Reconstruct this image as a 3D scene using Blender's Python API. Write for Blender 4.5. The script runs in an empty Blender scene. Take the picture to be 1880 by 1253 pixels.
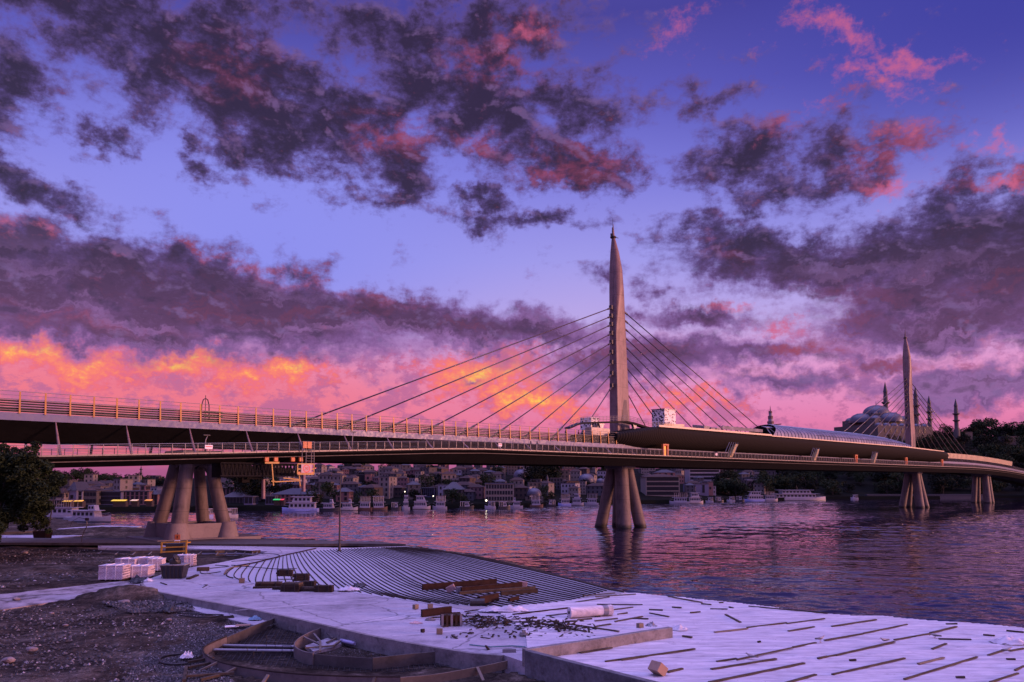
import bpy, bmesh, math, random
from math import sin, cos, tan, pi, radians as rad, atan2, asin, sqrt
from mathutils import Vector, Matrix, noise as mn
random.seed(7)
SC = bpy.context.scene
COL = SC.collection
V = Vector
# ---------------------------------------------------------------- camera
F = 1470.0; PITCH = rad(4); CAMZ = 10.3; HZ = 883.0
SH = (HZ - 626.5) - F*tan(PITCH)
cam = bpy.data.cameras.new('camera'); co = bpy.data.objects.new('camera', cam); COL.objects.link(co)
cam.sensor_width = 36; cam.lens = 36*F/1880; cam.shift_y = SH/1880
cam.clip_start = .5; cam.clip_end = 9000
co.location = (0, 0, CAMZ); co.rotation_euler = (pi/2+PITCH, 0, 0)
SC.camera = co

def ray(px, py):
    cx = (px-940)/F; cy = (626.5-py+SH)/F
    return V((cx, cos(PITCH)-cy*sin(PITCH), sin(PITCH)+cy*cos(PITCH)))
def g(px, py, z=2.0):
    d = ray(px, py); k = (z-CAMZ)/d.z
    return V((d.x*k, d.y*k, z))
def atY(px, py, Y):
    d = ray(px, py); k = Y/d.y
    return V((d.x*k, Y, CAMZ+d.z*k))
BU = V((.7092, .7050, 0)).normalized(); BN = V((BU.y, -BU.x, 0)); B0 = V((23.8, 179, 0))
def bp(px, py, o=0):
    """ray meets the vertical plane at offset o of the bridge axis -> (t, z)"""
    d = ray(px, py); p0 = B0+BN*o
    k = p0.dot(BN)/d.dot(BN)
    P = V((0, 0, CAMZ))+d*k
    return (P-p0).dot(BU), P.z
def bw(t, o, z):
    P = B0+BU*t+BN*o; return V((P.x, P.y, z))
def bwv(v): return bw(v[0], v[1], v[2])
def proj(P):
    d = V(P)-V((0, 0, CAMZ))
    f = V((0, cos(PITCH), sin(PITCH))); u = V((0, -sin(PITCH), cos(PITCH)))
    w = d.dot(f); return 940+F*d.x/w, 626.5+SH-F*d.dot(u)/w

# ---------------------------------------------------------------- objects
def lerp(a, b, t): return a+(b-a)*t
def root_of(o):
    while o.parent: o = o.parent
    return o
def frame(o):
    r = root_of(o); return Matrix.Translation(r.location) @ r.rotation_euler.to_matrix().to_4x4()
def tag(o, label=None, cat=None, group=None, kind=None):
    if label: o['label'] = label
    if cat: o['category'] = cat
    if group: o['group'] = group
    if kind: o['kind'] = kind
    return o
def thing(name, loc, rz=0, label=None, cat=None, group=None):
    o = bpy.data.objects.new(name, None); COL.objects.link(o); o.empty_display_size = .2
    o.location = loc; o.rotation_euler = (0, 0, rz)
    return tag(o, label, cat, group)
def copy_tree(o, parent=None):
    kids = KIDS.get(o.name, [])
    c = o.copy(); COL.objects.link(c); c.parent = parent
    KIDS[c.name] = []
    for ch in kids: KIDS[c.name].append(copy_tree(ch, c))
    return c
KIDS = {}
class MB:
    def __init__(s): s.v = []; s.f = []; s.sm = False; s.M = None; s.fm = None
    def add(s, vs, fs):
        n = len(s.v)
        if s.M is not None: vs = [s.M @ V(v) for v in vs]
        s.v += [tuple(v) for v in vs]; s.f += [tuple(i+n for i in f) for f in fs]
        return s
    def box(s, c, sz, rz=0, R=None):
        hx, hy, hz = sz[0]/2, sz[1]/2, sz[2]/2
        if R is None: R = Matrix.Rotation(rz, 3, 'Z')
        c = V(c)
        vs = [c+R@V((x, y, z)) for z in (-hz, hz) for y in (-hy, hy) for x in (-hx, hx)]
        return s.add(vs, [(0, 2, 3, 1), (4, 5, 7, 6), (0, 1, 5, 4), (2, 6, 7, 3), (0, 4, 6, 2), (1, 3, 7, 5)])
    def beam(s, a, b, w, h, up=V((0, 0, 1))):
        a = V(a); b = V(b); d = b-a; L = d.length
        if L < 1e-6: return s
        d /= L; x = d.cross(up)
        if x.length < 1e-4: x = V((1, 0, 0))
        x.normalize(); z = x.cross(d)
        R = Matrix((x, d, z)).transposed()
        return s.box((a+b)/2, (w, L, h), R=R)
    def loft(s, rings, cap=True, closed=True):
        n = len(rings[0]); vs = [v for r in rings for v in r]; fs = []
        for i in range(len(rings)-1):
            for j in range(n if closed else n-1):
                k = (j+1) % n
                fs.append((i*n+j, i*n+k, (i+1)*n+k, (i+1)*n+j))
        if cap and closed:
            fs.append(tuple(range(n-1, -1, -1))); fs.append(tuple(range((len(rings)-1)*n, len(rings)*n)))
        return s.add(vs, fs)
    def tube(s, pts, r, n=8, cap=True):
        pts = [V(p) for p in pts]; rings = []; rr = r if isinstance(r, (list, tuple)) else [r]*len(pts)
        d0 = (pts[1]-pts[0]).normalized(); x = d0.cross(V((0, 0, 1)))
        if x.length < .01: x = V((1, 0, 0))
        x.normalize()
        for i, p in enumerate(pts):
            a = pts[max(0, i-1)]; b = pts[min(len(pts)-1, i+1)]; d = (b-a).normalized()
            x = (x-d*x.dot(d)).normalized(); y = d.cross(x)
            rings.append([p+(x*cos(2*pi*k/n)+y*sin(2*pi*k/n))*rr[i] for k in range(n)])
        return s.loft(rings, cap)
    def prism(s, poly, z0, z1):
        n = len(poly)
        return s.add([(p[0], p[1], z0) for p in poly]+[(p[0], p[1], z1) for p in poly],
                     [tuple(range(n-1, -1, -1)), tuple(range(n, 2*n))]+[(i, (i+1) % n, n+(i+1) % n, n+i) for i in range(n)])
    def lathe(s, prof, c=(0, 0, 0), n=24, a0=0, a1=2*pi):
        c = V(c); full = abs(a1-a0-2*pi) < 1e-6; m = n if full else n+1
        rings = [[c+V((r*cos(a0+(a1-a0)*k/n), r*sin(a0+(a1-a0)*k/n), z)) for k in range(m)] for r, z in prof]
        return s.loft(rings, cap=full, closed=full)
    def ico(s, c, r, sub=1, jit=0, sq=(1, 1, 1)):
        bm = bmesh.new(); bmesh.ops.create_icosphere(bm, subdivisions=sub, radius=1)
        bm.verts.ensure_lookup_table(); c = V(c)
        vs = [c+V((v.co.x*sq[0], v.co.y*sq[1], v.co.z*sq[2]))*r*(1+random.uniform(-jit, jit)) for v in bm.verts]
        fs = [tuple(v.index for v in f.verts) for f in bm.faces]; bm.free()
        return s.add(vs, fs)
    def wall(s, path, z0, z1, th):
        """solid wall of thickness th along a polyline (z0, z1 floats or lists)"""
        P = [V((p[0], p[1], 0)) for p in path]; n = len(P); rings = []
        for i in range(n):
            a = P[max(0, i-1)]; b = P[min(n-1, i+1)]; d = (b-a).normalized(); nx = V((d.y, -d.x, 0))*th/2
            lo = z0[i] if isinstance(z0, list) else z0; hi = z1[i] if isinstance(z1, list) else z1
            rings.append([P[i]-nx+V((0, 0, lo)), P[i]+nx+V((0, 0, lo)), P[i]+nx+V((0, 0, hi)), P[i]-nx+V((0, 0, hi))])
        return s.loft(rings)
    def build(s, name, m, parent=None, smooth=False, bev=0, local=False):
        me = bpy.data.meshes.new(name); vs = [V(v) for v in s.v]
        o = bpy.data.objects.new(name, me); COL.objects.link(o)
        if parent is not None:
            o.parent = parent
            if not local:
                I = frame(parent).inverted(); vs = [I@v for v in vs]
            KIDS.setdefault(parent.name, []).append(o)
        elif not local:
            xs = [v.x for v in vs]; ys = [v.y for v in vs]; zs = [v.z for v in vs]
            c = V(((min(xs)+max(xs))/2, (min(ys)+max(ys))/2, min(zs))); o.location = c; vs = [v-c for v in vs]
        me.from_pydata([tuple(v) for v in vs], [], s.f); me.update()
        if smooth:
            for p in me.polygons: p.use_smooth = True
            if smooth != 'all':
                me.set_sharp_from_angle(angle=rad(smooth if smooth > 1 else 40))
        if m is not None: me.materials.append(m)
        if bev:
            b = o.modifiers.new('bevel', 'BEVEL'); b.width = bev; b.segments = 2; b.limit_method = 'ANGLE'
        return o

# ---------------------------------------------------------------- materials
def srgb(r, g_, b):
    f = lambda c: (c/255/12.92) if c/255 <= .04045 else ((c/255+.055)/1.055)**2.4
    return (f(r), f(g_), f(b), 1)
MATS = {}
class NT:
    def __init__(s, nt): s.t = nt; s.n = nt.nodes; s.l = nt.links
    def N(s, typ, **kw):
        n = s.n.new(typ)
        for k, v in kw.items():
            if k == 'ins':
                for a, b in v.items():
                    if hasattr(b, 'is_output') or isinstance(b, bpy.types.NodeSocket): s.l.new(b, n.inputs[a])
                    else: n.inputs[a].default_value = b
            else: setattr(n, k, v)
        return n
    def math(s, op, a, b=0, c=None, clamp=False):
        n = s.N('ShaderNodeMath', operation=op, use_clamp=clamp)
        for i, x in enumerate((a, b, c)):
            if x is None: continue
            if isinstance(x, bpy.types.NodeSocket): s.l.new(x, n.inputs[i])
            else: n.inputs[i].default_value = x
        return n.outputs[0]
    def vmath(s, op, a, b=None, sc=None):
        n = s.N('ShaderNodeVectorMath', operation=op)
        for i, x in enumerate((a, b)):
            if x is None: continue
            if isinstance(x, bpy.types.NodeSocket): s.l.new(x, n.inputs[i])
            else: n.inputs[i].default_value = x
        if sc is not None:
            if isinstance(sc, bpy.types.NodeSocket): s.l.new(sc, n.inputs['Scale'])
            else: n.inputs['Scale'].default_value = sc
        return n.outputs['Value'] if op in ('LENGTH', 'DOT_PRODUCT', 'DISTANCE') else n.outputs[0]
    def mr(s, x, a, b, c=0, d=1, smooth=True):
        n = s.N('ShaderNodeMapRange', interpolation_type='SMOOTHSTEP' if smooth else 'LINEAR', clamp=True)
        s.l.new(x, n.inputs[0])
        for i, y in zip((1, 2, 3, 4), (a, b, c, d)): n.inputs[i].default_value = y
        return n.outputs[0]
    def mix(s, f, a, b, mode='MIX'):
        n = s.N('ShaderNodeMix', data_type='RGBA', blend_type=mode)
        for i, x in zip((0, 6, 7), (f, a, b)):
            if isinstance(x, bpy.types.NodeSocket): s.l.new(x, n.inputs[i])
            else: n.inputs[i].default_value = x
        return n.outputs[2]
    def noise(s, vec, scale, detail=4, rough=.55, dist=0, out=0, dim='3D'):
        n = s.N('ShaderNodeTexNoise', noise_dimensions=dim, ins={'Scale': scale, 'Detail': detail, 'Roughness': rough, 'Distortion': dist})
        if vec is not None: s.l.new(vec, n.inputs['Vector'])
        return n.outputs[out]
    def ramp(s, x, stops, interp='LINEAR'):
        n = s.N('ShaderNodeValToRGB'); s.l.new(x, n.inputs[0]); r = n.color_ramp; r.interpolation = interp
        while len(r.elements) < len(stops): r.elements.new(.5)
        for e, (p, c) in zip(r.elements, stops): e.position = p; e.color = c
        return n.outputs[0]
def newmat(name):
    m = bpy.data.materials.new(name); m.use_nodes = True
    t = NT(m.node_tree); b = m.node_tree.nodes['Principled BSDF']
    MATS[name] = m; return m, t, b
def mat(name, col, rough=.7, metal=0, var=.25, vscale=2.0, bump=.0, bscale=20, stretch=None, col2=None, dirt=0, spec=.5):
    """painted, concrete, wooden... surface: colour broken up by noise at two scales, optional second tone and grain"""
    if name in MATS: return MATS[name]
    m, t, b = newmat(name)
    tc = t.N('ShaderNodeTexCoord').outputs['Object']; vec = tc
    oi = t.N('ShaderNodeObjectInfo').outputs['Random']
    vec = t.vmath('ADD', vec, t.vmath('SCALE', t.N('ShaderNodeCombineXYZ', ins={0: oi, 1: oi, 2: oi}).outputs[0], None, 37.0))
    if stretch: vec = t.vmath('MULTIPLY', vec, stretch)
    n1 = t.noise(vec, vscale, 6, .62); n2 = t.noise(vec, vscale*7, 4, .6)
    f = t.math('ADD', t.math('MULTIPLY', n1, .65), t.math('MULTIPLY', n2, .35))
    c = V(col[:3]); lo = c*(1-var*1.6); hi = c*(1+var*1.2)
    cc = t.ramp(f, [(.3, (lo.x, lo.y, lo.z, 1)), (.7, (min(hi.x, 1), min(hi.y, 1), min(hi.z, 1), 1))])
    if col2 is not None:
        n3 = t.noise(vec, vscale*.55, 7, .7); cc = t.mix(t.mr(n3, .48, .62), cc, col2)
    if dirt:
        n4 = t.noise(vec, vscale*2.3, 8, .75); cc = t.mix(t.math('MULTIPLY', t.mr(n4, .5, .72), dirt), cc, (.03, .025, .03, 1))
    t.l.new(cc, b.inputs['Base Color'])
    t.l.new(t.mr(n2, .3, .7, max(rough-.1, .02), min(rough+.12, 1)), b.inputs['Roughness'])
    b.inputs['Metallic'].default_value = metal; b.inputs['Specular IOR Level'].default_value = spec
    if bump:
        bn = t.N('ShaderNodeBump', ins={'Strength': bump, 'Distance': .03}); t.l.new(t.noise(vec, bscale, 5, .65), bn.inputs['Height'])
        t.l.new(bn.outputs[0], b.inputs['Normal'])
    return m
def glow(name, col, s):
    if name in MATS: return MATS[name]
    m, t, b = newmat(name); b.inputs['Base Color'].default_value = col
    b.inputs['Emission Color'].default_value = col; b.inputs['Emission Strength'].default_value = s
    return m
# ---------------------------------------------------------------- sky and light
SUN_AZ = rad(99); SUN_EL = rad(5)     # the afterglow: low, behind the camera and to the right (azimuth from +Y towards +X)
world = bpy.data.worlds.new('World'); SC.world = world; world.use_nodes = True
wt = NT(world.node_tree); bg = world.node_tree.nodes['Background']
def sky_nodes():
    t = wt
    d = t.N('ShaderNodeTexCoord').outputs['Generated']
    d = t.vmath('NORMALIZE', d)
    s = t.N('ShaderNodeSeparateXYZ'); t.l.new(d, s.inputs[0]); x, y, z = s.outputs
    # azimuth / elevation in units of 100 photo pixels at the horizon
    A = t.math('MULTIPLY', t.math('ARCTAN2', x, y), 14.7)
    E = t.math('MULTIPLY', t.math('ARCSINE', z), 14.7)
    P = t.N('ShaderNodeCombineXYZ', ins={0: A, 1: E, 2: 0.0}).outputs[0]
    def AE(px, py):
        r = ray(px, py).normalized(); return atan2(r.x, r.y)*14.7, asin(r.z)*14.7
    # ragged edges: warp the plane before measuring the cloud masses
    w1 = t.noise(P, .55, 2, .6, out=1, dim='2D')
    w2 = t.noise(P, 1.9, 4, .65, out=1, dim='2D')
    wv = t.vmath('ADD', t.vmath('SCALE', t.vmath('SUBTRACT', w1, (.5, .5, .5)), None, .8), t.vmath('SCALE', t.vmath('SUBTRACT', w2, (.5, .5, .5)), None, .75))
    PW = t.vmath('MULTIPLY', t.vmath('ADD', P, wv), (1, 1, 0))
    def blobs(lst, V0=PW, raw=False):
        acc = None
        for (px, py, rx, ry, rot, w) in lst:
            a, e = AE(px, py)
            gn = t.N('ShaderNodeTexGradient', gradient_type='SPHERICAL'); t.l.new(V0, gn.inputs[0])
            tm = gn.texture_mapping; tm.vector_type = 'TEXTURE'; tm.translation = (a, e, 0); tm.rotation = (0, 0, rad(-rot)); tm.scale = (rx/52, ry/52, 1)
            b = t.math('MULTIPLY', gn.outputs[1], w)
            acc = b if acc is None else t.math('MAXIMUM', acc, b)
        acc = t.mr(acc, 0, .95, 0, 1) if V0 is PW and not raw else acc
        return acc
    SQ = t.vmath('MULTIPLY', P, (1, 1.55, 1))
    fb = t.noise(SQ, 1.25, 7, .58, .12, dim='2D')
    fb2 = t.noise(t.vmath('ADD', SQ, (.08, .16, 0)), 1.25, 4, .60, .12, dim='2D')
    fine = t.noise(SQ, 4.6, 6, .68, .1, dim='2D')
    # clear sky
    k = lambda r, g_, b: srgb(r, g_, b)
    e0 = lambda py: AE(940, py)[1]/14.7      # elevation 0..1 in radians
    EN = t.math('DIVIDE', E, 14.7)
    base = t.ramp(EN, [(0.0, k(160, 84, 130)), (e0(850), k(176, 92, 142)), (e0(780), k(226, 122, 172)), (e0(690), k(226, 150, 204)), (e0(600), k(188, 166, 228)),
                       (e0(480), k(158, 152, 232)), (e0(330), k(126, 124, 220)), (e0(180), k(94, 90, 188)), (e0(30), k(70, 64, 152)), (.85, k(110, 100, 190)), (1.0, k(120, 110, 200))])
    # darker, bluer towards the right; brightest left of centre
    base = t.mix(t.math('MULTIPLY', t.mr(A, 1, 9), t.mr(EN, .25, .5)), base, k(60, 60, 158))
    base = t.mix(t.math('MULTIPLY', t.mr(t.math('ABSOLUTE', t.math('ADD', A, 4.5)), 6, 0), t.math('MULTIPLY', t.mr(EN, .12, .26), t.mr(EN, .5, .3))), base, k(140, 142, 236))
    # coral glow along the left horizon
    gl = t.math('MULTIPLY', t.mr(A, 5, -6), t.mr(EN, .20, .10))
    gl = t.math('MULTIPLY', gl, t.mr(EN, .010, .035))
    base = t.mix(t.math('MULTIPLY', gl, .85), base, k(238, 112, 126))
    base = t.mix(t.math('MULTIPLY', t.mr(t.math('ADD', t.math('MULTIPLY', fb, .6), t.math('MULTIPLY', fine, .4)), .45, .58, 0, .75), t.mr(EN, .22, .12)), base, k(176, 96, 150))
    # lit cumulus near the horizon
    lit = blobs([(30, 645, 120, 30, 3, 1.3), (150, 668, 130, 32, 3, 1.2), (250, 700, 90, 26, 0, .8), (330, 664, 120, 28, 0, 1.3), (620, 690, 80, 22, 0, .8), (440, 690, 90, 30, 0, 1.15), (525, 685, 70, 34, 0, 1.35), (880, 685, 110, 50, -8, 1.4), (970, 730, 110, 36, 5, 1.35), (760, 680, 60, 30, 0, .7),
                 (1240, 745, 100, 20, 5, .95), (1325, 742, 60, 16, 0, .9), (1180, 720, 60, 18, 0, .6), (1760, 740, 70, 18, 8, .6), (1450, 606, 50, 18, 5, .55), (1640, 715, 60, 25, 0, .5)], raw=True)
    lf = t.math('ADD', lit, t.math('MULTIPLY', t.math('SUBTRACT', fine, .5), 1.3))
    lit = t.math('MULTIPLY', lit, 1.0)
    lfs = t.mr(lf, .40, .95)
    litc = t.ramp(t.mr(lf, .4, 1.45, smooth=False), [(0, k(206, 92, 140)), (.35, k(238, 104, 120)), (.68, k(250, 134, 108)), (.86, k(252, 168, 96)), (1, k(253, 196, 90))])
    base = t.mix(lfs, base, litc)
    # dark cloud masses
    dark = [(120, 20, 210, 40, 0, .95), (300, 90, 200, 85, 18, 1.1), (440, 170, 190, 85, 22, 1.15), (590, 60, 90, 60, 0, .5), (640, 240, 150, 75, 25, 1.05), (420, 40, 140, 60, 0, .9),
            (800, 50, 260, 55, 0, 1.0), (860, 180, 190, 85, 15, 1.0), (1010, 190, 130, 60, 10, .85), (1050, 300, 140, 42, 8, .95), (740, 330, 110, 45, 15, .8), (560, 300, 80, 40, 25, .72), (610, 330, 70, 25, 30, .62),
            (10, 120, 60, 70, 0, 1.0), (890, 362, 80, 24, 5, .75), (1000, 402, 120, 22, 5, .72), (880, 400, 60, 20, 5, .65), (185, 243, 85, 24, 12, .7), (343, 258, 40, 17, 0, .62), (374, 312, 50, 24, 10, .7), (268, 235, 40, 20, 20, .5),
            (50, 345, 110, 34, 15, .8), (150, 395, 70, 20, 25, .6), (60, 200, 110, 18, 30, .4),
            (90, 520, 330, 78, 5, 1.15), (380, 548, 330, 66, 8, 1.15), (700, 578, 300, 42, 7, 1.05), (960, 610, 200, 36, 3, .85), (200, 605, 330, 32, 2, .9), (600, 622, 250, 20, 0, .6),
            (1215, 170, 70, 26, -10, .6), (1310, 185, 90, 24, -5, .6), (1130, 150, 70, 24, 0, .5), (1400, 290, 150, 60, 0, .85), (1520, 300, 150, 55, -10, .8), (1440, 350, 120, 28, 5, .6), (1250, 300, 60, 40, 20, .5), (1180, 325, 90, 22, 5, .5), (1380, 210, 60, 28, -5, .45),
            (1340, 440, 120, 42, 15, .9), (1480, 480, 200, 48, 8, 1.0), (1650, 470, 170, 70, 0, 1.0), (1800, 480, 190, 110, -5, 1.15), (1790, 380, 130, 40, -12, .8), (1750, 590, 200, 45, 3, 1.0), (1500, 540, 120, 22, 5, .6),
            (1110, 500, 50, 22, 0, .55), (1210, 530, 60, 26, 25, .55), (1290, 585, 110, 26, 5, .8), (1180, 580, 60, 22, 0, .6), (1400, 655, 160, 28, 3, .75), (1210, 660, 260, 38, 0, .85), (1430, 712, 200, 26, 3, .65), (1620, 664, 110, 22, 3, .7), (1800, 705, 190, 34, 0, .85),
            (600, 672, 40, 16, 0, .5), (690, 700, 90, 20, 0, .45), (870, 705, 30, 12, 0, .5), (1150, 690, 200, 30, 0, .7)]
    dk = blobs(dark)
    amp = t.mr(EN, .16, .32, .26, .92, smooth=False)
    dens = t.math('ADD', dk, t.math('MULTIPLY', amp, t.math('MULTIPLY', t.math('SUBTRACT', fb, .5), 2.1)))
    dens = t.math('ADD', dens, t.math('MULTIPLY', amp, t.math('MULTIPLY', t.math('SUBTRACT', fine, .5), .8)))
    alpha = t.mr(dens, .10, .74)
    core = t.mr(dens, .36, 1.05)
    # overhead and behind the camera: broken cloud of the same kind
    # cloud colour: thin edges mauve, cores plum; low clouds warmer and paler
    hi_c = t.mix(core, k(96, 74, 142), k(48, 33, 66))
    lo_c = t.mix(core, k(136, 90, 160), k(92, 54, 98))
    stk = t.noise(t.vmath('MULTIPLY', PW, (.30, 2.1, 1)), 1.0, 5, .6, dim='2D')
    lo_c = t.mix(t.mr(stk, .50, .68, 0, .75), lo_c, k(152, 104, 168))
    lo_c = t.mix(t.mr(stk, .46, .34, 0, .55), lo_c, k(124, 58, 92))
    cc = t.mix(t.mr(EN, .30, .15), hi_c, lo_c)
    # reddish light caught on the relief of the clouds
    rel = t.math('SUBTRACT', fb, fb2)
    red = blobs([(420, 130, 130, 90, 10, .55), (900, 110, 130, 55, 10, .6), (720, 260, 110, 50, 10, .7), (880, 260, 60, 30, 0, .6), (1050, 300, 120, 40, 8, .8), (1320, 400, 60, 30, 0, .4), (1640, 280, 120, 46, -10, .65), (1640, 340, 90, 20, 0, .9),
                 (1500, 190, 120, 40, 0, .7), (1850, 325, 70, 18, -5, 1), (480, 490, 330, 16, 9, .7), (640, 530, 220, 24, 6, .5), (150, 590, 260, 22, 2, .55), (1720, 660, 200, 20, 3, .7), (1800, 540, 160, 50, 0, .3), (1490, 655, 60, 16, 3, .9), (1300, 560, 60, 14, 0, .7),
                 (1120, 545, 60, 24, 0, .6), (1230, 660, 200, 20, 0, .25), (1370, 565, 50, 14, 0, .8), (1330, 455, 60, 24, 10, .5), (640, 140, 60, 30, 0, .35), (970, 60, 70, 30, 0, .7)])
    rk = t.math('ADD', t.math('MULTIPLY', red, .8), t.math('MULTIPLY', rel, 2.8))
    rk = t.math('MULTIPLY', t.mr(rk, .08, 1.0), t.mr(core, 1.4, .5))
    cc = t.mix(t.math('MULTIPLY', rk, t.mr(red, 0, .7)), cc, k(150, 64, 94))
    cc = t.mix(t.mr(rel, .04, .22, 0, .6), cc, k(122, 92, 150))
    cc = t.mix(t.mr(rel, -.03, -.2, 0, .5), cc, k(44, 28, 60))
    col = t.mix(t.math('MULTIPLY', alpha, t.mr(EN, .03, .065)), base, cc)
    # thin pink clouds high on the right
    pk = blobs([(1560, 62, 90, 22, 28, .8), (1660, 105, 90, 20, 16, .8), (1500, 40, 50, 22, 10, .6), (1570, 130, 70, 22, 18, .6), (1640, 155, 60, 24, 20, .6), (1250, 45, 60, 26, -20, .6), (1215, 85, 50, 22, 0, .5), (1390, 75, 50, 18, -15, .35),
                (1845, 255, 45, 15, 0, .75), (1640, 250, 90, 22, -8, .55), (1690, 288, 60, 16, -8, .45), (1640, 342, 50, 14, 0, .8), (1450, 606, 50, 16, 8, .8), (1500, 205, 60, 22, 0, .5), (1360, 562, 45, 12, 0, .7), (970, 60, 50, 18, 0, .6), (1860, 327, 40, 12, 0, .8),
                (30, 400, 60, 30, 10, .45), (90, 430, 90, 22, 10, .45)])
    pa = t.mr(t.math('ADD', pk, t.math('MULTIPLY', t.math('SUBTRACT', t.math('ADD', t.math('MULTIPLY', fb, .5), t.math('MULTIPLY', fine, .5)), .5), 2.2)), .20, 1.15, 0, .8)
    col = t.mix(pa, col, k(208, 98, 138))
    # unseen sky overhead and behind the viewer, extra brightness added to light the scene
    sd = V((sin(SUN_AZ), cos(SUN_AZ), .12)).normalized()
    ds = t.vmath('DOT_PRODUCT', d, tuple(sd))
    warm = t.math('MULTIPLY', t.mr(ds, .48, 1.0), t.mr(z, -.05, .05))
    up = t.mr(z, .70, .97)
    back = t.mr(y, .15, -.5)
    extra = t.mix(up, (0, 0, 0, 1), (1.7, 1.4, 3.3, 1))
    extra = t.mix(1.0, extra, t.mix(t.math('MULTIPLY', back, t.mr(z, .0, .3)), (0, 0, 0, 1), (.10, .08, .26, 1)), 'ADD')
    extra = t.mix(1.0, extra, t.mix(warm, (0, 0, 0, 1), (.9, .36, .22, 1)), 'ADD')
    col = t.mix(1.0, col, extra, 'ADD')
    nis = t.N('ShaderNodeTexSky', sky_type='NISHITA', sun_disc=False, sun_elevation=SUN_EL, sun_rotation=SUN_AZ, dust_density=2.0)
    col = t.mix(1.0, col, t.mix(1.0, nis.outputs[0], (.012, .010, .012, 1), 'MULTIPLY'), 'ADD')
    # below the horizon: dim
    col = t.mix(t.mr(z, -.005, -.05), col, (.06, .04, .08, 1))
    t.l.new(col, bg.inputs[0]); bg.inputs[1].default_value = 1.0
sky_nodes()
sun = bpy.data.lights.new('sun', 'SUN'); so = bpy.data.objects.new('sun', sun); COL.objects.link(so)
sun.energy = 4.2; sun.angle = rad(10); sun.color = (1.0, .41, .32)
_d = V((sin(SUN_AZ)*cos(SUN_EL), cos(SUN_AZ)*cos(SUN_EL), sin(SUN_EL)))
so.rotation_euler = (-_d).to_track_quat('-Z', 'Y').to_euler()
SC.view_settings.view_transform = 'Standard'; SC.view_settings.look = 'None'; SC.view_settings.exposure = 0; SC.view_settings.gamma = 1
SC.cycles.max_bounces = 6
world.cycles.sampling_method = 'MANUAL'; world.cycles.sample_map_resolution = 512
# ---------------------------------------------------------------- materials of the place
M = {}
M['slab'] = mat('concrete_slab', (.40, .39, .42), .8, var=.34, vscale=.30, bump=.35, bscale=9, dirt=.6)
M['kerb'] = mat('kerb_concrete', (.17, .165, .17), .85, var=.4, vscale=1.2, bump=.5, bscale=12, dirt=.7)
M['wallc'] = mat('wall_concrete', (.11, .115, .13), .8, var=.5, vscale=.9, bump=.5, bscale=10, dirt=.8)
def weathered(name, col, seam, rough=.6):
    m, t, b = newmat(name); tc = t.N('ShaderNodeTexCoord').outputs['Object']; sx = t.N('ShaderNodeSeparateXYZ'); t.l.new(tc, sx.inputs[0]); z = sx.outputs[2]
    st = t.noise(t.vmath('MULTIPLY', tc, (1.6, 1.6, .10)), 1.0, 6, .7); bl = t.noise(tc, .7, 6, .65)
    c_ = V(col); cc = t.ramp(t.math('ADD', t.math('MULTIPLY', st, .6), t.math('MULTIPLY', bl, .4)), [(.34, (*(c_*.45), 1)), (.5, (*c_, 1)), (.68, (*(c_*1.35), 1))])
    ln = t.mr(t.math('PINGPONG', z, seam/2), .0, .05)          # casting joints
    cc = t.mix(ln, (*(c_*.35), 1), cc)
    alg = t.math('MULTIPLY', t.mr(t.math('ADD', z, t.math('MULTIPLY', bl, 1.2)), 1.7, .9), 1.0)   # tide line
    cc = t.mix(alg, cc, (.014, .016, .011, 1))
    t.l.new(cc, b.inputs['Base Color']); b.inputs['Roughness'].default_value = rough; b.inputs['Specular IOR Level'].default_value = .3
    bn = t.N('ShaderNodeBump', ins={'Strength': .25, 'Distance': .04}); t.l.new(t.math('ADD', bl, t.math('MULTIPLY', ln, .5)), bn.inputs['Height']); t.l.new(bn.outputs[0], b.inputs['Normal'])
    return m
M['conc'] = weathered('pier_concrete', (.115, .095, .09), 3.1)
M['concd'] = mat('plinth_concrete', (.17, .145, .145), .75, var=.2, vscale=.6, bump=.2, bscale=8, dirt=.3)
def sheet_mat():
    m, t, b = newmat('white_sheeting'); tc = t.N('ShaderNodeTexCoord').outputs['Object']
    mp = t.N('ShaderNodeMapping', ins={'Rotation': (0, 0, rad(-24)), 'Scale': (.35, 2.6, 1)}); t.l.new(tc, mp.inputs[0]); v = mp.outputs[0]
    n1 = t.noise(v, 1.0, 8, .68); n2 = t.noise(tc, 1.3, 8, .72); n3 = t.noise(tc, 9, 3, .6); n4 = t.noise(v, 3.2, 5, .65)
    c = t.ramp(t.math('ADD', t.math('MULTIPLY', n1, .6), t.math('MULTIPLY', n4, .4)), [(.36, (.28, .265, .30, 1)), (.5, (.50, .48, .52, 1)), (.62, (.66, .64, .67, 1))])
    c = t.mix(t.mr(n2, .56, .70, 0, .5), c, (.22, .20, .24, 1))            # trodden dirt
    c = t.mix(t.math('MULTIPLY', t.mr(n3, .66, .72), t.mr(n2, .45, .6)), c, (.06, .05, .05, 1))   # specks
    t.l.new(c, b.inputs['Base Color']); b.inputs['Roughness'].default_value = .55; b.inputs['Specular IOR Level'].default_value = .3
    bn = t.N('ShaderNodeBump', ins={'Strength': .8, 'Distance': .05}); t.l.new(t.math('ADD', n1, n4), bn.inputs['Height']); t.l.new(bn.outputs[0], b.inputs['Normal'])
    return m
M['sheet'] = sheet_mat()
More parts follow.
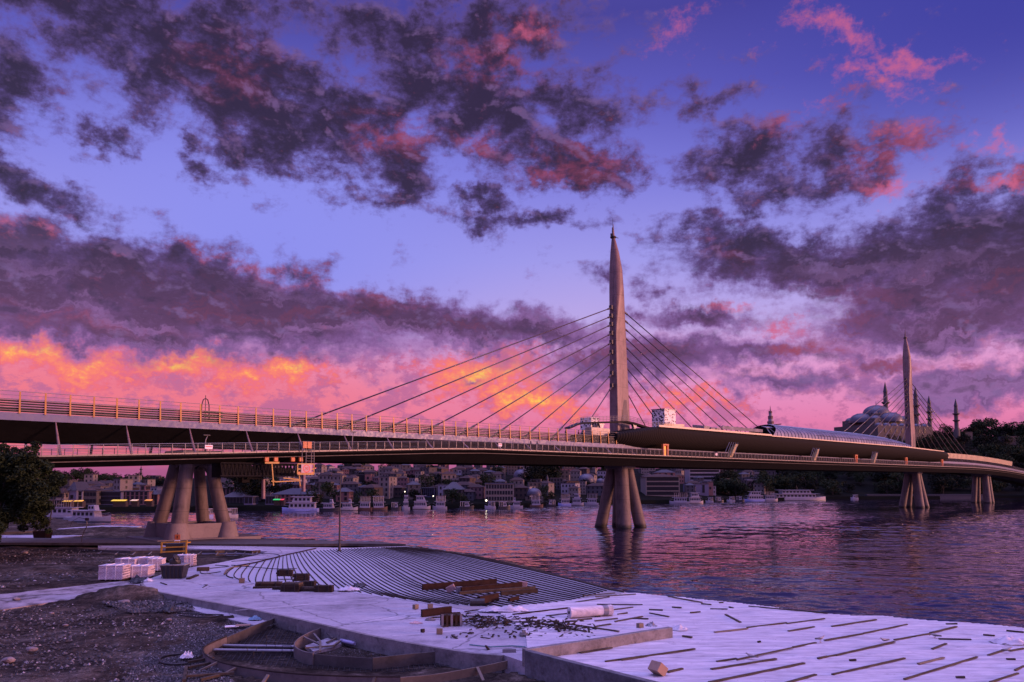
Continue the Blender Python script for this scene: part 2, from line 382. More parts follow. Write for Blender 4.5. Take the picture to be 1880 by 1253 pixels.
def slab_mat():
    m, t, b = newmat('stained_slab'); tc = t.N('ShaderNodeTexCoord').outputs['Object']
    n1 = t.noise(tc, .22, 7, .62); n2 = t.noise(tc, 1.1, 8, .74); n3 = t.noise(tc, 14, 3, .6); n4 = t.noise(t.vmath('MULTIPLY', tc, (.25, 1.6, 1)), 1.2, 6, .7)
    c = t.ramp(t.math('ADD', t.math('MULTIPLY', n1, .45), t.math('ADD', t.math('MULTIPLY', n2, .3), t.math('MULTIPLY', n4, .25))), [(.38, (.14, .135, .155, 1)), (.49, (.30, .29, .33, 1)), (.60, (.42, .41, .45, 1))])
    c = t.mix(t.mr(n2, .58, .68, 0, .6), c, (.12, .11, .13, 1))
    c = t.mix(t.mr(n3, .66, .74, 0, .6), c, (.07, .06, .06, 1))
    # shrinkage cracks / pour joints
    vo = t.N('ShaderNodeTexVoronoi', feature='DISTANCE_TO_EDGE', ins={'Scale': .16}); t.l.new(t.vmath('ADD', tc, t.vmath('SCALE', t.noise(tc, .8, 3, .6, out=1), None, .8)), vo.inputs['Vector'])
    c = t.mix(t.mr(vo.outputs['Distance'], .012, .004, 0, .7), c, (.08, .075, .085, 1))
    t.l.new(c, b.inputs['Base Color']); t.l.new(t.mr(n2, .4, .65, .85, .45), b.inputs['Roughness'])
    bn = t.N('ShaderNodeBump', ins={'Strength': .5, 'Distance': .03}); t.l.new(t.math('ADD', n2, n3), bn.inputs['Height']); t.l.new(bn.outputs[0], b.inputs['Normal'])
    return m
M['slab'] = slab_mat()
M['timber'] = mat('dark_timber', (.030, .022, .017), .8, spec=.2, var=.5, vscale=1.5, bump=.3, stretch=(1, 1, 1))
M['plank'] = mat('weathered_plank', (.065, .050, .036), .8, spec=.2, var=.5, vscale=1.2, bump=.3, dirt=.4)
M['plankl'] = mat('pale_plank', (.15, .115, .08), .7, var=.3, vscale=1.3, bump=.3, dirt=.3)
M['ply'] = mat('shuttering_plywood', (.115, .102, .10), .7, var=.35, vscale=1.2, bump=.2, dirt=.45)
M['plyd'] = mat('dark_plywood', (.055, .05, .048), .75, var=.5, vscale=1.0, bump=.2, dirt=.6)
M['brown'] = mat('brown_beam', (.026, .012, .009), .8, var=.4, vscale=2.0, bump=.2, dirt=.3, spec=.15)
M['steel'] = mat('grey_steel', (.20, .20, .22), .4, .6, var=.2)
M['dsteel'] = mat('dark_steel', (.03, .03, .035), .5, .3, var=.3)
M['black'] = mat('black_rubber', (.012, .012, .013), .5, var=.2)
M['yellow'] = mat('yellow_paint', (.36, .20, .02), .5, var=.2, dirt=.35)
M['orange'] = mat('orange_paint', (.42, .11, .02), .5, var=.15, dirt=.2)
M['white'] = mat('white_paint', (.72, .70, .72), .5, var=.1, dirt=.2)
M['red'] = mat('red_paint', (.5, .03, .03), .5, var=.15)
M['glassd'] = mat('dark_glass', (.010, .011, .015), .45, var=.1, spec=.25)
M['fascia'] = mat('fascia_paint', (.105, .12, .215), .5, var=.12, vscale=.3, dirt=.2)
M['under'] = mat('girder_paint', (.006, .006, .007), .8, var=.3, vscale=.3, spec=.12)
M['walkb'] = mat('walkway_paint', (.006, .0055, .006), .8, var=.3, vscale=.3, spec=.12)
M['rail'] = mat('galvanised_rail', (.20, .185, .17), .5, .2, var=.15)
M['louvre'] = mat('louvre_steel', (.035, .033, .038), .5, .2, var=.3)
M['post'] = mat('yellow_post', (.38, .19, .035), .5, .1, var=.2)
M['pyl'] = weathered('pylon_paint', (.18, .118, .112), 5.2, .45)
M['cable'] = mat('cable_sheath', (.05, .035, .045), .45, var=.1)
M['leaf'] = mat('leaf_green', (.018, .030, .012), .8, var=.5, vscale=.5, spec=.12)
M['leafd'] = mat('leaf_dark', (.006, .010, .006), .85, var=.5, vscale=.25, spec=.1)
M['bark'] = mat('bark', (.035, .028, .022), .9, var=.4, bump=.5)

# ---------------------------------------------------------------- water
def water_mat():
    m, t, b = newmat('water')
    tc = t.N('ShaderNodeTexCoord').outputs['Object']
    v = t.vmath('MULTIPLY', tc, (.62, 1.0, 1.0))
    a = t.noise(v, .16, 3, .5, .4); c = t.noise(t.vmath('MULTIPLY', tc, (.42, 1.0, 1.0)), .55, 4, .55, .6); f = t.noise(t.vmath('MULTIPLY', tc, (.6, 1.0, 1.0)), 2.2, 3, .6, .3)
    # broad cat's-paws: calmer and rougher patches of water
    patch = t.noise(t.vmath('MULTIPLY', tc, (.35, 1.0, 1.0)), .022, 3, .55)
    pk = t.mr(patch, .38, .62, .55, 1.25)
    h = t.math('ADD', t.math('MULTIPLY', a, 1.5), t.math('ADD', t.math('MULTIPLY', c, .95), t.math('MULTIPLY', f, .06)))
    bn = t.N('ShaderNodeBump', ins={'Distance': .12}); bn.name = 'wbump'; t.l.new(h, bn.inputs['Height']); t.l.new(pk, bn.inputs['Strength'])
    t.l.new(bn.outputs[0], b.inputs['Normal'])
    b.inputs['Base Color'].default_value = (.012, .008, .018, 1); b.inputs['Roughness'].default_value = .02; b.inputs['IOR'].default_value = 2.0
    return m
import numpy as np
def water_mesh():
    # one sheet of real waves around the viewer, fine near and coarser with distance, running out to a flat horizon
    NR, NA = 1150, 760
    rr = np.concatenate([np.geomspace(26, 640, NR), [700, 900, 1500, 3000, 5500]]); aa = np.concatenate([[-1.5, -1.2, -.95], np.linspace(-.78, .70, NA), [.9, 1.2, 1.5]])
    R_, A_ = np.meshgrid(rr, aa, indexing='ij'); X = R_*np.sin(A_); Y = R_*np.cos(A_); Z = np.zeros_like(X)
    rs = np.random.RandomState(4); 
    for k in range(64):
        L = 0.75*(14/.75)**(rs.rand()**1.5); th = rs.normal(0, .42)+.12; kx, ky = np.sin(th)*2*np.pi/L, np.cos(th)*2*np.pi/L
        am = WSL*L/(2*np.pi)*(.8+.6*rs.rand())*(1.0 if L < 5 else .55)
        ph = kx*X+ky*Y+rs.rand()*6.28+.9*np.sin(X*.05*(1+rs.rand())+Y*.031+k)
        Z += am*(np.sin(ph)+.18*np.sin(2*ph+.6))
    pt = .75+.35*np.sin(X*.021+1.3*np.sin(Y*.013+1))*np.sin(Y*.034+np.sin(X*.017)*1.7)
    fade = np.clip((660-R_)/260, 0, 1); Z *= pt*fade*np.interp(R_, [26, 60, 120, 260, 640], [1.6, 1.35, .95, .8, .7])
    n0, n1 = Z.shape; co_ = np.stack([X, Y, Z], -1).reshape(-1, 3).astype(np.float32)
    i, j = np.meshgrid(np.arange(n0-1), np.arange(n1-1), indexing='ij'); a = (i*n1+j).ravel()
    F4 = np.stack([a, a+1, a+n1+1, a+n1], -1)[:, ::-1].astype(np.int32)
    me = bpy.data.meshes.new('water'); me.vertices.add(len(co_)); me.vertices.foreach_set('co', co_.ravel())
    me.loops.add(F4.size); me.loops.foreach_set('vertex_index', F4.ravel()); me.polygons.add(len(F4))
    me.polygons.foreach_set('loop_start', np.arange(0, F4.size, 4, dtype=np.int32)); me.polygons.foreach_set('loop_total', np.full(len(F4), 4, np.int32))
    me.polygons.foreach_set('use_smooth', np.ones(len(F4), bool)); me.update(calc_edges=True)
    o = bpy.data.objects.new('water', me); COL.objects.link(o); me.materials.append(water_mat()); return o
WSL = .024
o = water_mesh(); tag(o, kind='structure', label='rippled estuary water mirroring the pink and violet sky', cat='water')

# ---------------------------------------------------------------- near bank
def poly_z(pts, z): return [tuple(g(px, py, z))[:2] for px, py in pts]
SHORE = [(-260, 930), (60, 946), (150, 962), (215, 968), (290, 976), (380, 984), (470, 990), (560, 993), (700, 998), (745, 1003), (850, 1017), (1000, 1050), (1150, 1090), (1250, 1099), (1500, 1128), (1880, 1163), (2500, 1225)]
bank = poly_z(SHORE, 1.75)+[(140, -60), (-330, -60)]
gm, t, b = newmat('dirt')
tc = t.N('ShaderNodeTexCoord').outputs['Object']
n1 = t.noise(tc, .35, 7, .65); n2 = t.noise(tc, 2.5, 6, .7); n3 = t.noise(tc, 12, 4, .7)
f = t.math('ADD', t.math('MULTIPLY', n1, .5), t.math('ADD', t.math('MULTIPLY', n2, .3), t.math('MULTIPLY', n3, .2)))
c = t.ramp(f, [(.38, (.004, .003, .002, 1)), (.46, (.024, .018, .014, 1)), (.53, (.062, .048, .038, 1)), (.62, (.17, .14, .115, 1))])
t.l.new(c, b.inputs['Base Color']); b.inputs['Roughness'].default_value = .95; b.inputs['Specular IOR Level'].default_value = .1
bn = t.N('ShaderNodeBump', ins={'Strength': .8, 'Distance': .12}); t.l.new(t.math('ADD', n2, n3), bn.inputs['Height']); t.l.new(bn.outputs[0], b.inputs['Normal'])
M['dirt'] = gm
m_ = MB().prism(bank, -4, 1.74); o = m_.build('ground', M['dirt']); tag(o, kind='structure')

def inpoly(x, y, P):
    c = False; n = len(P); j = n-1
    for i in range(n):
        if (P[i][1] > y) != (P[j][1] > y) and x < (P[j][0]-P[i][0])*(y-P[i][1])/(P[j][1]-P[i][1])+P[i][0]: c = not c
        j = i
    return c
ZS = 2.5      # top of the cast slab
KERB = [(262, 1071), (268, 1078), (290, 1086), (340, 1096), (400, 1107), (460, 1118), (515, 1129), (570, 1141), (640, 1157), (700, 1170), (760, 1181), (820, 1191), (870, 1199), (930, 1206), (965, 1212)]
FARSLAB = [(1150, 1088), (1000, 1052), (850, 1020), (745, 1007), (640, 1006), (560, 1005), (430, 1003), (330, 1002), (180, 1002)]
LEFTSLAB = [(180, 1006), (330, 1007), (430, 1010), (492, 1013), (470, 1020), (400, 1034), (350, 1042), (300, 1054), (266, 1066)]
WALLX = [(968, 1193.5), (1040, 1212), (1140, 1237), (1240, 1262), (1420, 1305)]
slab = poly_z(KERB[:-2]+[(925, 1203)], ZS)+poly_z(WALLX, 3.05)+poly_z([(1500, 1345), (2300, 1330), (2500, 1222), (1880, 1161), (1500, 1126), (1250, 1097)], ZS)+poly_z(FARSLAB, ZS)+poly_z(LEFTSLAB, ZS)
o = MB().prism(slab, 1.2, ZS).build('pavement', M['slab']); tag(o, kind='structure')
# kerb face along the near edge, a few mm proud of the slab
kp = [g(px, py, ZS) for px, py in KERB[:-2]+[(925, 1203)]]
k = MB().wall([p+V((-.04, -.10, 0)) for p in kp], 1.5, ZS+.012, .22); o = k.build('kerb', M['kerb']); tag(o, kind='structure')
# the lower strip of blinding concrete in front of the kerb
lo = poly_z([(262, 1082), (300, 1093), (400, 1118), (500, 1142), (470, 1150), (380, 1128), (290, 1105), (250, 1094)], 2.03)
o = MB().prism(lo, 1.5, 2.06).build('concrete_footing', M['slab']); tag(o, kind='structure')
# dusty track across the dirt
tr, t, b = newmat('dusty_track'); tc = t.N('ShaderNodeTexCoord').outputs['Object']
n = t.noise(tc, .8, 7, .7); t.l.new(t.ramp(n, [(.40, (.06, .05, .05, 1)), (.52, (.25, .22, .23, 1)), (.7, (.36, .33, .35, 1))]), b.inputs['Base Color']); b.inputs['Roughness'].default_value = .95
# dirt heightfield: left part of the site, dips under the slab and the pit
PITp = [tuple(g(px, py, 2.3))[:2] for px, py in [(515, 1128), (440, 1160), (373, 1192), (400, 1216), (500, 1238), (640, 1250), (850, 1240), (965, 1215), (870, 1199), (700, 1170)]]
TRACK = poly_z([(-80, 1098), (0, 1093), (120, 1080), (210, 1070), (262, 1066), (262, 1090), (200, 1098), (110, 1105), (0, 1122), (-80, 1132)], 2.0)
FARTRACK = poly_z([(-60, 985), (60, 984), (110, 972), (190, 966), (260, 968), (160, 984), (60, 994), (-60, 996)], 2.0)
d = MB(); nx, ny = 190, 210; vs = []; fs = []; idx = {}
slabp = slab
for j in range(ny+1):
    y = 24+(j/ny)**1.5*176
    for i in range(nx+1):
        px = -60+i*(1060/nx); x = (px-940)/F*y*1.0
        z = 1.98+.16*(mn.noise(V((x*.25, y*.25, 3)))+.6*mn.noise(V((x*.9, y*.9, 1)))+.35*mn.noise(V((x*2.6, y*2.6, 7))))
        pm = g(235, 1100, 2); z += 1.0*math.exp(-(((x-pm.x)/3.6)**2+((y-pm.y)/1.6)**2))
        pm = g(110, 1045, 2); z += .35*math.exp(-(((x-pm.x)/9)**2+((y-pm.y)/3)**2))
        pm = g(190, 978, 2); z += .9*math.exp(-(((x-pm.x)/9)**2+((y-pm.y)/6)**2))
        if inpoly(x, y, TRACK): z = 2.0+.03*mn.noise(V((x, y, 0)))
        if inpoly(x, y, PITp) or inpoly(x, y, slabp): z = 1.55
        if not inpoly(x, y, bank): z = -1.5
        vs.append((x, y, z))
for j in range(ny):
    for i in range(nx):
        a = j*(nx+1)+i; q = (a, a+1, a+nx+2, a+nx+1)
        if max(vs[k][2] for k in q) > 0: fs.append(q)
d.add(vs, fs); o = d.build('dirt', M['dirt'], smooth='all'); tag(o, kind='structure')
dirt_z = lambda x, y: 2.02
def flat(name, poly, z, m, kind='structure', th=.0):
    n = len(poly); mb = MB(); mb.prism(poly, z-.3, z); o = mb.build(name, m); tag(o, kind=kind); return o
flat('path', TRACK, 2.06, tr)
flat('path', FARTRACK, 2.12, M['slab'])
flat('quay_edge', poly_z([(-60, 990), (120, 992), (460, 993), (560, 995), (700, 999), (745, 1003), (640, 1002), (560, 1003), (400, 1003), (180, 1001), (-60, 1000)], 2.3), 2.55, M['plyd'])
# gravel: real stones, uncountable
def gravel(name, poly, z, n, r0, r1, m, seed):
    rnd = random.Random(seed); xs = [p[0] for p in poly]; ys = [p[1] for p in poly]; mb = MB(); k = 0
    while k < n:
        x = rnd.uniform(min(xs), max(xs)); y = rnd.uniform(min(ys), max(ys))
        if not inpoly(x, y, poly): continue
        if rnd.random() > (min(ys)/y)**1.5*1.3: continue
        k += 1; r = rnd.uniform(r0, r1); a = rnd.uniform(0, 6.28); h = r*rnd.uniform(.5, 1)
        c_ = [(x+r*cos(a+q*pi/2)*rnd.uniform(.6, 1.2), y+r*sin(a+q*pi/2)*rnd.uniform(.6, 1.2), z) for q in range(4)]
        top = (x+rnd.uniform(-.3, .3)*r, y+rnd.uniform(-.3, .3)*r, z+h)
        mb.add(c_+[top], [(0, 1, 4), (1, 2, 4), (2, 3, 4), (3, 0, 4)])
    o = mb.build(name, m); tag(o, kind='stuff', label='loose grey gravel and stones spread over the site', cat='gravel'); return o
gm2, t, b = newmat('gravel_stone'); oi = t.N('ShaderNodeNewGeometry').outputs['Random Per Island']
t.l.new(t.ramp(oi, [(0, (.012, .012, .013, 1)), (.6, (.05, .05, .053, 1)), (.93, (.11, .105, .11, 1)), (1, (.34, .32, .33, 1))]), b.inputs['Base Color']); b.inputs['Roughness'].default_value = .9
GR1 = poly_z([(300, 1100), (400, 1122), (512, 1146), (440, 1163), (372, 1190), (400, 1222), (440, 1262), (220, 1262), (260, 1200), (320, 1150)], 2.0)
gravel('gravel', GR1, 2.0, 15000, .025, .07, gm2, 1)
GR2 = poly_z([(-60, 1008), (180, 1012), (300, 1020), (170, 1060), (-60, 1095)], 2.0)
gravel('rubble', GR2, 2.05, 1500, .03, .16, gm2, 2)
GR3 = poly_z([(-60, 1125), (200, 1100), (300, 1105), (330, 1150), (250, 1262), (-60, 1262)], 2.0)
gravel('rubble', GR3, 2.0, 3000, .02, .12, gm2, 3)
GR4 = poly_z([(180, 1098), (330, 1102), (360, 1125), (240, 1130), (190, 1112)], 2.0)
gravel('rubble', GR4, 2.15, 1500, .04, .14, gm2, 4)
# pit floor
flat('pit_floor', PITp, 1.66, mat('wet_blinding', (.13, .13, .15), .6, var=.5, vscale=.7, bump=.5, bscale=9, dirt=.6))
o = None

# ---------------------------------------------------------------- far shore and hills
SH_T = [(-400, 245), (0, 250), (300, 268), (500, 277), (900, 300), (1100, 345), (1250, 365), (1410, 412), (1510, 445), (1650, 452), (1880, 478), (2500, 520)]
SKY_T = [(-400, 870), (0, 878), (100, 884), (150, 882), (240, 891), (290, 890), (400, 872), (560, 868), (640, 866), (800, 866), (950, 864), (1100, 862), (1250, 860), (1400, 858), (1500, 840), (1560, 808), (1640, 796), (1750, 800), (1800, 800), (1880, 804), (2500, 800)]
def tab(T, x):
    if x <= T[0][0]: return T[0][1]
    for (a, p), (b_, q) in zip(T, T[1:]):
        if x <= b_: s = (x-a)/(b_-a); s = s*s*(3-2*s); return p+(q-p)*s
    return T[-1][1]
def far_z(px, Y):
    Ys = tab(SH_T, px); Yr = Ys+270
    zr = CAMZ+(HZ-tab(SKY_T, px))/F*Yr
    s = min(max((Y-Ys-22)/240, 0), 1); s = s**.85
    return 1.6+(zr-1.6)*s
def farP(px, Y): return V(((px-940)/F*Y, Y, far_z(px, Y)))
mb = MB(); vs = []; fs = []; cols = 130; rows = 44
for i in range(cols):
    px = -400+i*2900/(cols-1); Ys = tab(SH_T, px)
    for j in range(rows):
        Y = Ys+(-.5 if j == 0 else (j-1)/(rows-2)*700)
        z = far_z(px, Y)+(mn.noise(V((px*.02, Y*.03, 0)))*1.2 if j > 4 else 0)
        if j == 0: z = -3
        vs.append(((px-940)/F*Y, Y, z))
for i in range(cols-1):
    for j in range(rows-1):
        a = i*rows+j; fs.append((a, a+rows, a+rows+1, a+1))
mb.add(vs, fs); o = mb.build('hillside', mat('hill_ground', (.005, .006, .004), .95, spec=.05, var=.4, vscale=.04), smooth='all'); tag(o, kind='structure')
# ---------------------------------------------------------------- the bridge: local x = along (t), local -y = offset (o)
BR = thing('bridge', B0, atan2(BU.y, BU.x), 'long cable-stayed metro bridge with two pale needle pylons crossing the water', 'bridge')
def drop(t): return 0 if t < 215 else (t-215)**2*.00026
def W(t, o_, z): return bw(t, o_, z-drop(t))
def ztab(t, T):
    if t <= T[0][0]: return T[0][1]
    for (a, p), (b_, q) in zip(T, T[1:]):
        if t <= b_: return p+(q-p)*(t-a)/(b_-a)
    return T[-1][1]
def sweep(sec, ts, mb=None):
    """sec(t) -> list of (o,z)"""
    mb = mb or MB(); mb.loft([[W(t, o_, z) for o_, z in sec(t)] for t in ts]); return mb
TS = [-200+i*10 for i in range(70)]
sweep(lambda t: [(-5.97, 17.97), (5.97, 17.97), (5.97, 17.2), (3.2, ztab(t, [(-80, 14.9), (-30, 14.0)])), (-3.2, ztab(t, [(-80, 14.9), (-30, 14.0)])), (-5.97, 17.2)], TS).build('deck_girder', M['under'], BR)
for s in (1, -1):
    sweep(lambda t: [(s*5.98, 17.16), (s*6.10, 17.16), (s*6.10, 18.03), (s*5.98, 18.03)], TS).build('fascia', M['fascia'], BR)
# louvred parapet on both sides
for s in (1, -1):
    mb = MB()
    for z in (18.22, 18.50, 18.78, 19.06, 19.34):
        sweep(lambda t, z=z: [(s*5.85, z-.06), (s*6.02, z+.02), (s*6.02, z+.12), (s*5.85, z+.04)], [-200, -100, -50, -6] if s > 0 else [-200, -6], mb)
    mb.build('louvre_panel', M['louvre'], BR)
    mb = MB()
    for z, r in ((20.46, .035), (20.02, .025), (19.56, .05)):
        mb.tube([W(t, s*6.12, z) for t in (-200, -100, -6)], r, 6)
    mb.build('handrail', M['rail'], BR)
proto = None
t = -198.0; n = 0
pw = MB().loft([[W(t, o_, z) for t, o_, z in ((-.09+0, 6.11, za), (.09, 6.11, za), (.09, 6.11+wd, za), (-.09, 6.11+wd, za))] for za, wd in ((17.95, .20), (18.6, .17), (19.6, .09), (20.46, .05))])
proto = pw.build('parapet_post', M['post'], BR); base_local = V((0, 0, 0))
t0 = -118.8-2.62*22
cnt = 0
for i in range(70):
    tt = t0+i*2.62
    if tt > -6 or tt < -170: continue
    if cnt == 0: c_ = proto
    else: c_ = proto.copy(); COL.objects.link(c_); c_.parent = BR
    c_.location = (tt, 0, 0); cnt += 1
# lamp fixings on the posts are tiny: dark clips on the top rail
# ---- walkways hung from the girder
def wdz(t): return 15.75 if t > -54 else 15.75-.0425*(-54-t)
def wbot(t): return ztab(t, [(-116, wdz(-116)-1.3), (-80, wdz(-80)-1.5), (-45, 13.35), (400, 13.6)]) if t > -116 else wdz(t)-1.3
for s in (1, -1):
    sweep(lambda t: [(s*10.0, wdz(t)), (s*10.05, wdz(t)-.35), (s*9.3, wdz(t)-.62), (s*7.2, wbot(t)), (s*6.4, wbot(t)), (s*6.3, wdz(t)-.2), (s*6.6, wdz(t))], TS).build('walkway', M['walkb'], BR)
    sweep(lambda t: [(s*10.02, wdz(t)-.12), (s*10.12, wdz(t)-.12), (s*10.12, wdz(t)+.06), (s*10.02, wdz(t)+.06)], TS).build('walkway_edge', M['rail'] if s > 0 else M['walkb'], BR)
    sweep(lambda t: [(s*9.36, wdz(t)-.80), (s*9.46, wdz(t)-.78), (s*9.46, wdz(t)-.70), (s*9.34, wdz(t)-.68)], TS[8:]).build('walkway_trim', M['ply'], BR)
    mb = MB()
    for dz, r in ((1.22, .04), (1.0, .018), (.8, .018), (.6, .018), (.4, .018), (.2, .018)):
        mb.tube([W(t, s*10.02+(.16*s if dz < 1.1 else .05*s), wdz(t)+dz) for t in TS], r, 4)
    mb.build('walkway_handrail', M['rail'], BR)
mb = MB()
def wpost(mb, t, s):
    z = wdz(t); mb.loft([[W(t+dx, s*(10.06+oo+dy), z+zz) for dx, dy in ((-.035, 0), (.035, 0), (.035, .09), (-.035, .09))] for zz, oo in ((-.1, 0), (.5, .08), (1.0, .06), (1.24, 0))])
t = -175.0; cnt = 0
while t < 330:
    if cnt < 100 and t > -168: m1 = MB(); wpost(m1, t, 1); m1.build('railing_post', M['rail'], BR); cnt += 1
    elif t > -168: wpost(mb, t, 1)
    wpost(mb, t, -1) if t < 0 else None
    t += 1.6
o = mb.build('railing_posts', M['rail'], BR); tag(o, kind='stuff')
# struts from the deck to the walkway
for s in (1, -1):
    for i in range(-7, 30):
        t = -115.0+i*7.9
        if -6 < t < 200 and s > 0 and t > 0: continue
        if t > 40: continue
        z1 = wdz(t)+.05
        MB().tube([W(t, s*6.0, 17.2), W(t+.1, s*6.7, lerp(17.2, z1, .5)), W(t+.2, s*7.6, z1)], [.06, .15, .17], 10).build('strut', M['pyl'], BR, smooth=50)
# ---- piers
def pier(tc, z0, z1, a, b_, at, bt, rB, rO, oc=0, feet=False, tp=.8):
    P = MB().box(bw(tc, oc, z1+.3), (at*2+2.6, bt*2+2.6, 1.6), rz=atan2(BU.y, BU.x)).build('pier', M['conc'], BR, bev=.15)
    for sa, sb in ((-1, 1), (1, 1), (-1, -1), (1, -1)):
        r = rB if (sa, sb) == (-1, 1) else rO
        mb = MB(); rings = []
        ang = atan2(sb*b_, sa*a)
        for k in range(9):
            f = k/8; z = lerp(z0, z1+.2, f); aa = lerp(a, at, f**.9); bb = lerp(b_, bt, f**.9); rr = lerp(r, r*tp, f)
            c_ = (tc+sa*aa, oc+sb*bb)
            rings.append([bw(c_[0]+rr*cos(q)*cos(ang)-rr*.92*sin(q)*sin(ang), c_[1]+rr*cos(q)*sin(ang)+rr*.92*sin(q)*cos(ang), z) for q in [2*pi*j/20 for j in range(20)]])
        mb.loft(rings); mb.build('leg', M['conc'], P, smooth=50)
        if feet:
            mb = MB(); rings = []
            for z, rr in ((z0-.6, r+.62), (z0+.1, r+.55), (z0+2.0, r+.06), (z0+2.1, r+.0)):
                c_ = (tc+sa*a, oc+sb*b_)
                rings.append([bw(c_[0]+rr*.95*cos(q), c_[1]+rr*.8*sin(q), z) for q in [2*pi*j/20 for j in range(20)]])
            mb.loft(rings); mb.build('foot', M['concd'], P, smooth=50)
    # arched webs between the leg heads
    for (p, q) in (((-1, 1), (1, 1)), ((-1, -1), (1, -1)), ((-1, 1), (-1, -1)), ((1, 1), (1, -1))):
        mb = MB(); rings = []
        for k in range(9):
            f = k/8; ta = tc+lerp(p[0], q[0], f)*at; ob = oc+lerp(p[1], q[1], f)*bt
            zl = z1-1.9+1.0*sin(pi*f); n_ = V((q[1]-p[1], -(q[0]-p[0]), 0)); n_ = n_.normalized()*.45
            rings.append([bw(ta-n_.x, ob-n_.y, zl), bw(ta+n_.x, ob+n_.y, zl), bw(ta+n_.x, ob+n_.y, z1+.1), bw(ta-n_.x, ob-n_.y, z1+.1)])
        mb.loft(rings); mb.build('arch_web', M['conc'], P)
    if feet:
        for (p, q) in (((-1, 1), (1, 1)), ((-1, -1), (1, -1)), ((-1, 1), (-1, -1)), ((1, 1), (1, -1))):
            A = bw(tc+p[0]*a*.95, oc+p[1]*b_*.95, z0+.8); B_ = bw(tc+q[0]*a*.95, oc+q[1]*b_*.95, z0+.8)
            MB().beam(A, B_, .9, 2.3).build('plinth_wall', M['concd'], P)
    return P
pier(-96.0, 2.6, 13.3, 3.5, 3.7, 1.5, 1.8, 1.2, 1.0, feet=True, tp=.8)
pier(.5, -1.5, 13.4, 3.3, 3.5, 1.15, 1.2, 1.9, 1.4, tp=.85)
pier(184, -1.5, 13.5, 3.5, 3.5, 1.3, 1.3, 1.8, 1.35, tp=.85)
pier(273, -1.5, 13.2, 3.2, 3.0, 2.2, 2.0, 1.8, 1.3)
o = MB().prism([tuple(bw(-96+a, b_, 0))[:2] for a, b_ in ((-6.5, 5), (7.5, 5.5), (8.2, 1), (7.5, -6), (-6.5, -6))], 1.9, 2.62).build('pier_base', M['concd']); tag(o, 'low flat concrete base pad under the four-legged bridge pier on the bank', 'base')
# ---- pylons
LE = [(1120.3, 880), (1120.3, 762), (1120.2, 715), (1120.1, 665), (1120, 615), (1120.1, 568), (1120.2, 534), (1120.4, 497), (1121.6, 464), (1123.4, 437), (1123.5, 418)]
RE = [(1157.5, 880), (1155, 762), (1153, 715), (1150.5, 665), (1148.5, 615), (1145.8, 568), (1143.8, 534), (1141, 497), (1135.4, 464), (1128.7, 437), (1124.6, 418)]
def pylon(t0_):
    P = None; rings = []
    for k, ((lx, y), (rx, _)) in enumerate(zip(LE, RE)):
        cx_ = (lx+rx)/2; tc, z = bp(cx_, y, 0)
        Wd = (bp(rx, y, 0)[0]-bp(lx, y, 0)[0])*.709
        if k == 0: z = 15.0
        sq = min(max((57-z)/14, 0), 1); sq = sq*sq*(3-2*sq)          # 0 round tip, 1 four-sided shaft
        a = Wd/1.414*.66; b_ = Wd/1.414*.34; r = Wd/2
        ring = []
        for j in range(32):
            q = 2*pi*(j+.5)/32; cq, sq_ = cos(q), sin(q)
            e = .16; sx = math.copysign(abs(cq)**e, cq)*a; sy = math.copysign(abs(sq_)**e, sq_)*b_
            ring.append(bw(t0_+tc+lerp(r*cq, sx, sq), lerp(r*sq_, sy, sq), z))
        rings.append(ring)
    # refine between rings
    out = []
    for r0, r1 in zip(rings, rings[1:]):
        for k in range(4): out.append([r0[j].lerp(r1[j], k/4) for j in range(32)])
    out.append(rings[-1])
    P = MB().loft(out).build('pylon', M['pyl'], BR, smooth=55)
    # raised wedge on the near face, apex up
    for s in (1, -1):
        za = bp(1145, 705, 1)[1]
        mb = MB(); A = bw(t0_+1.35, s*1.05, za); B1 = bw(t0_-1.6, s*1.42, 17.5); B2 = bw(t0_+2.75, s*1.42, 17.5); Bc = V((0, 0, 0))
        C1 = bw(t0_-1.4, s*.6, 17.5); C2 = bw(t0_+2.5, s*.6, 17.5); A2 = bw(t0_+1.35, s*.6, za)
        mb.add([A, B1, B2, A2, C1, C2], [(0, 1, 2), (3, 5, 4), (0, 3, 4, 1), (0, 2, 5, 3), (1, 4, 5, 2)]); mb.build('wedge_panel', M['conc'], P)
    # tip: platform ring, masts
    zt = bp(1124, 437, 0)[1]; tt = t0_-1.2
    MB().lathe([(.62, zt+.0), (.7, zt+.15), (.7, zt+.35), (.4, zt+.35)], bw(tt, 0, 0), 16).build('tip_ring', M['dsteel'], P)
    mb = MB().tube([bw(tt-.5, .3, zt), bw(tt-.5, .3, zt+4.4)], [.07, .03], 6)
    mb.tube([bw(tt-.9, .2, zt+.3), bw(tt+1.6, .2, zt+.3)], .07, 6); mb.box(bw(tt-1.1, .3, zt+.5), (.35, .3, .5)); mb.build('antenna', M['dsteel'], P)
    MB().tube([bw(tt+.15, 0, zt), bw(tt, 0, zt+3.2)], [.3, .05], 8).build('spire', M['pyl'], P)
    return P
ZL = [49.1, 47.2, 45.3, 43.3, 41.25, 39.0, 36.7, 34.25, 31.5]
TD = [82.4, 73.9, 65.5, 57.0, 48.2, 39.8, 31.4, 23.2, 15.0]
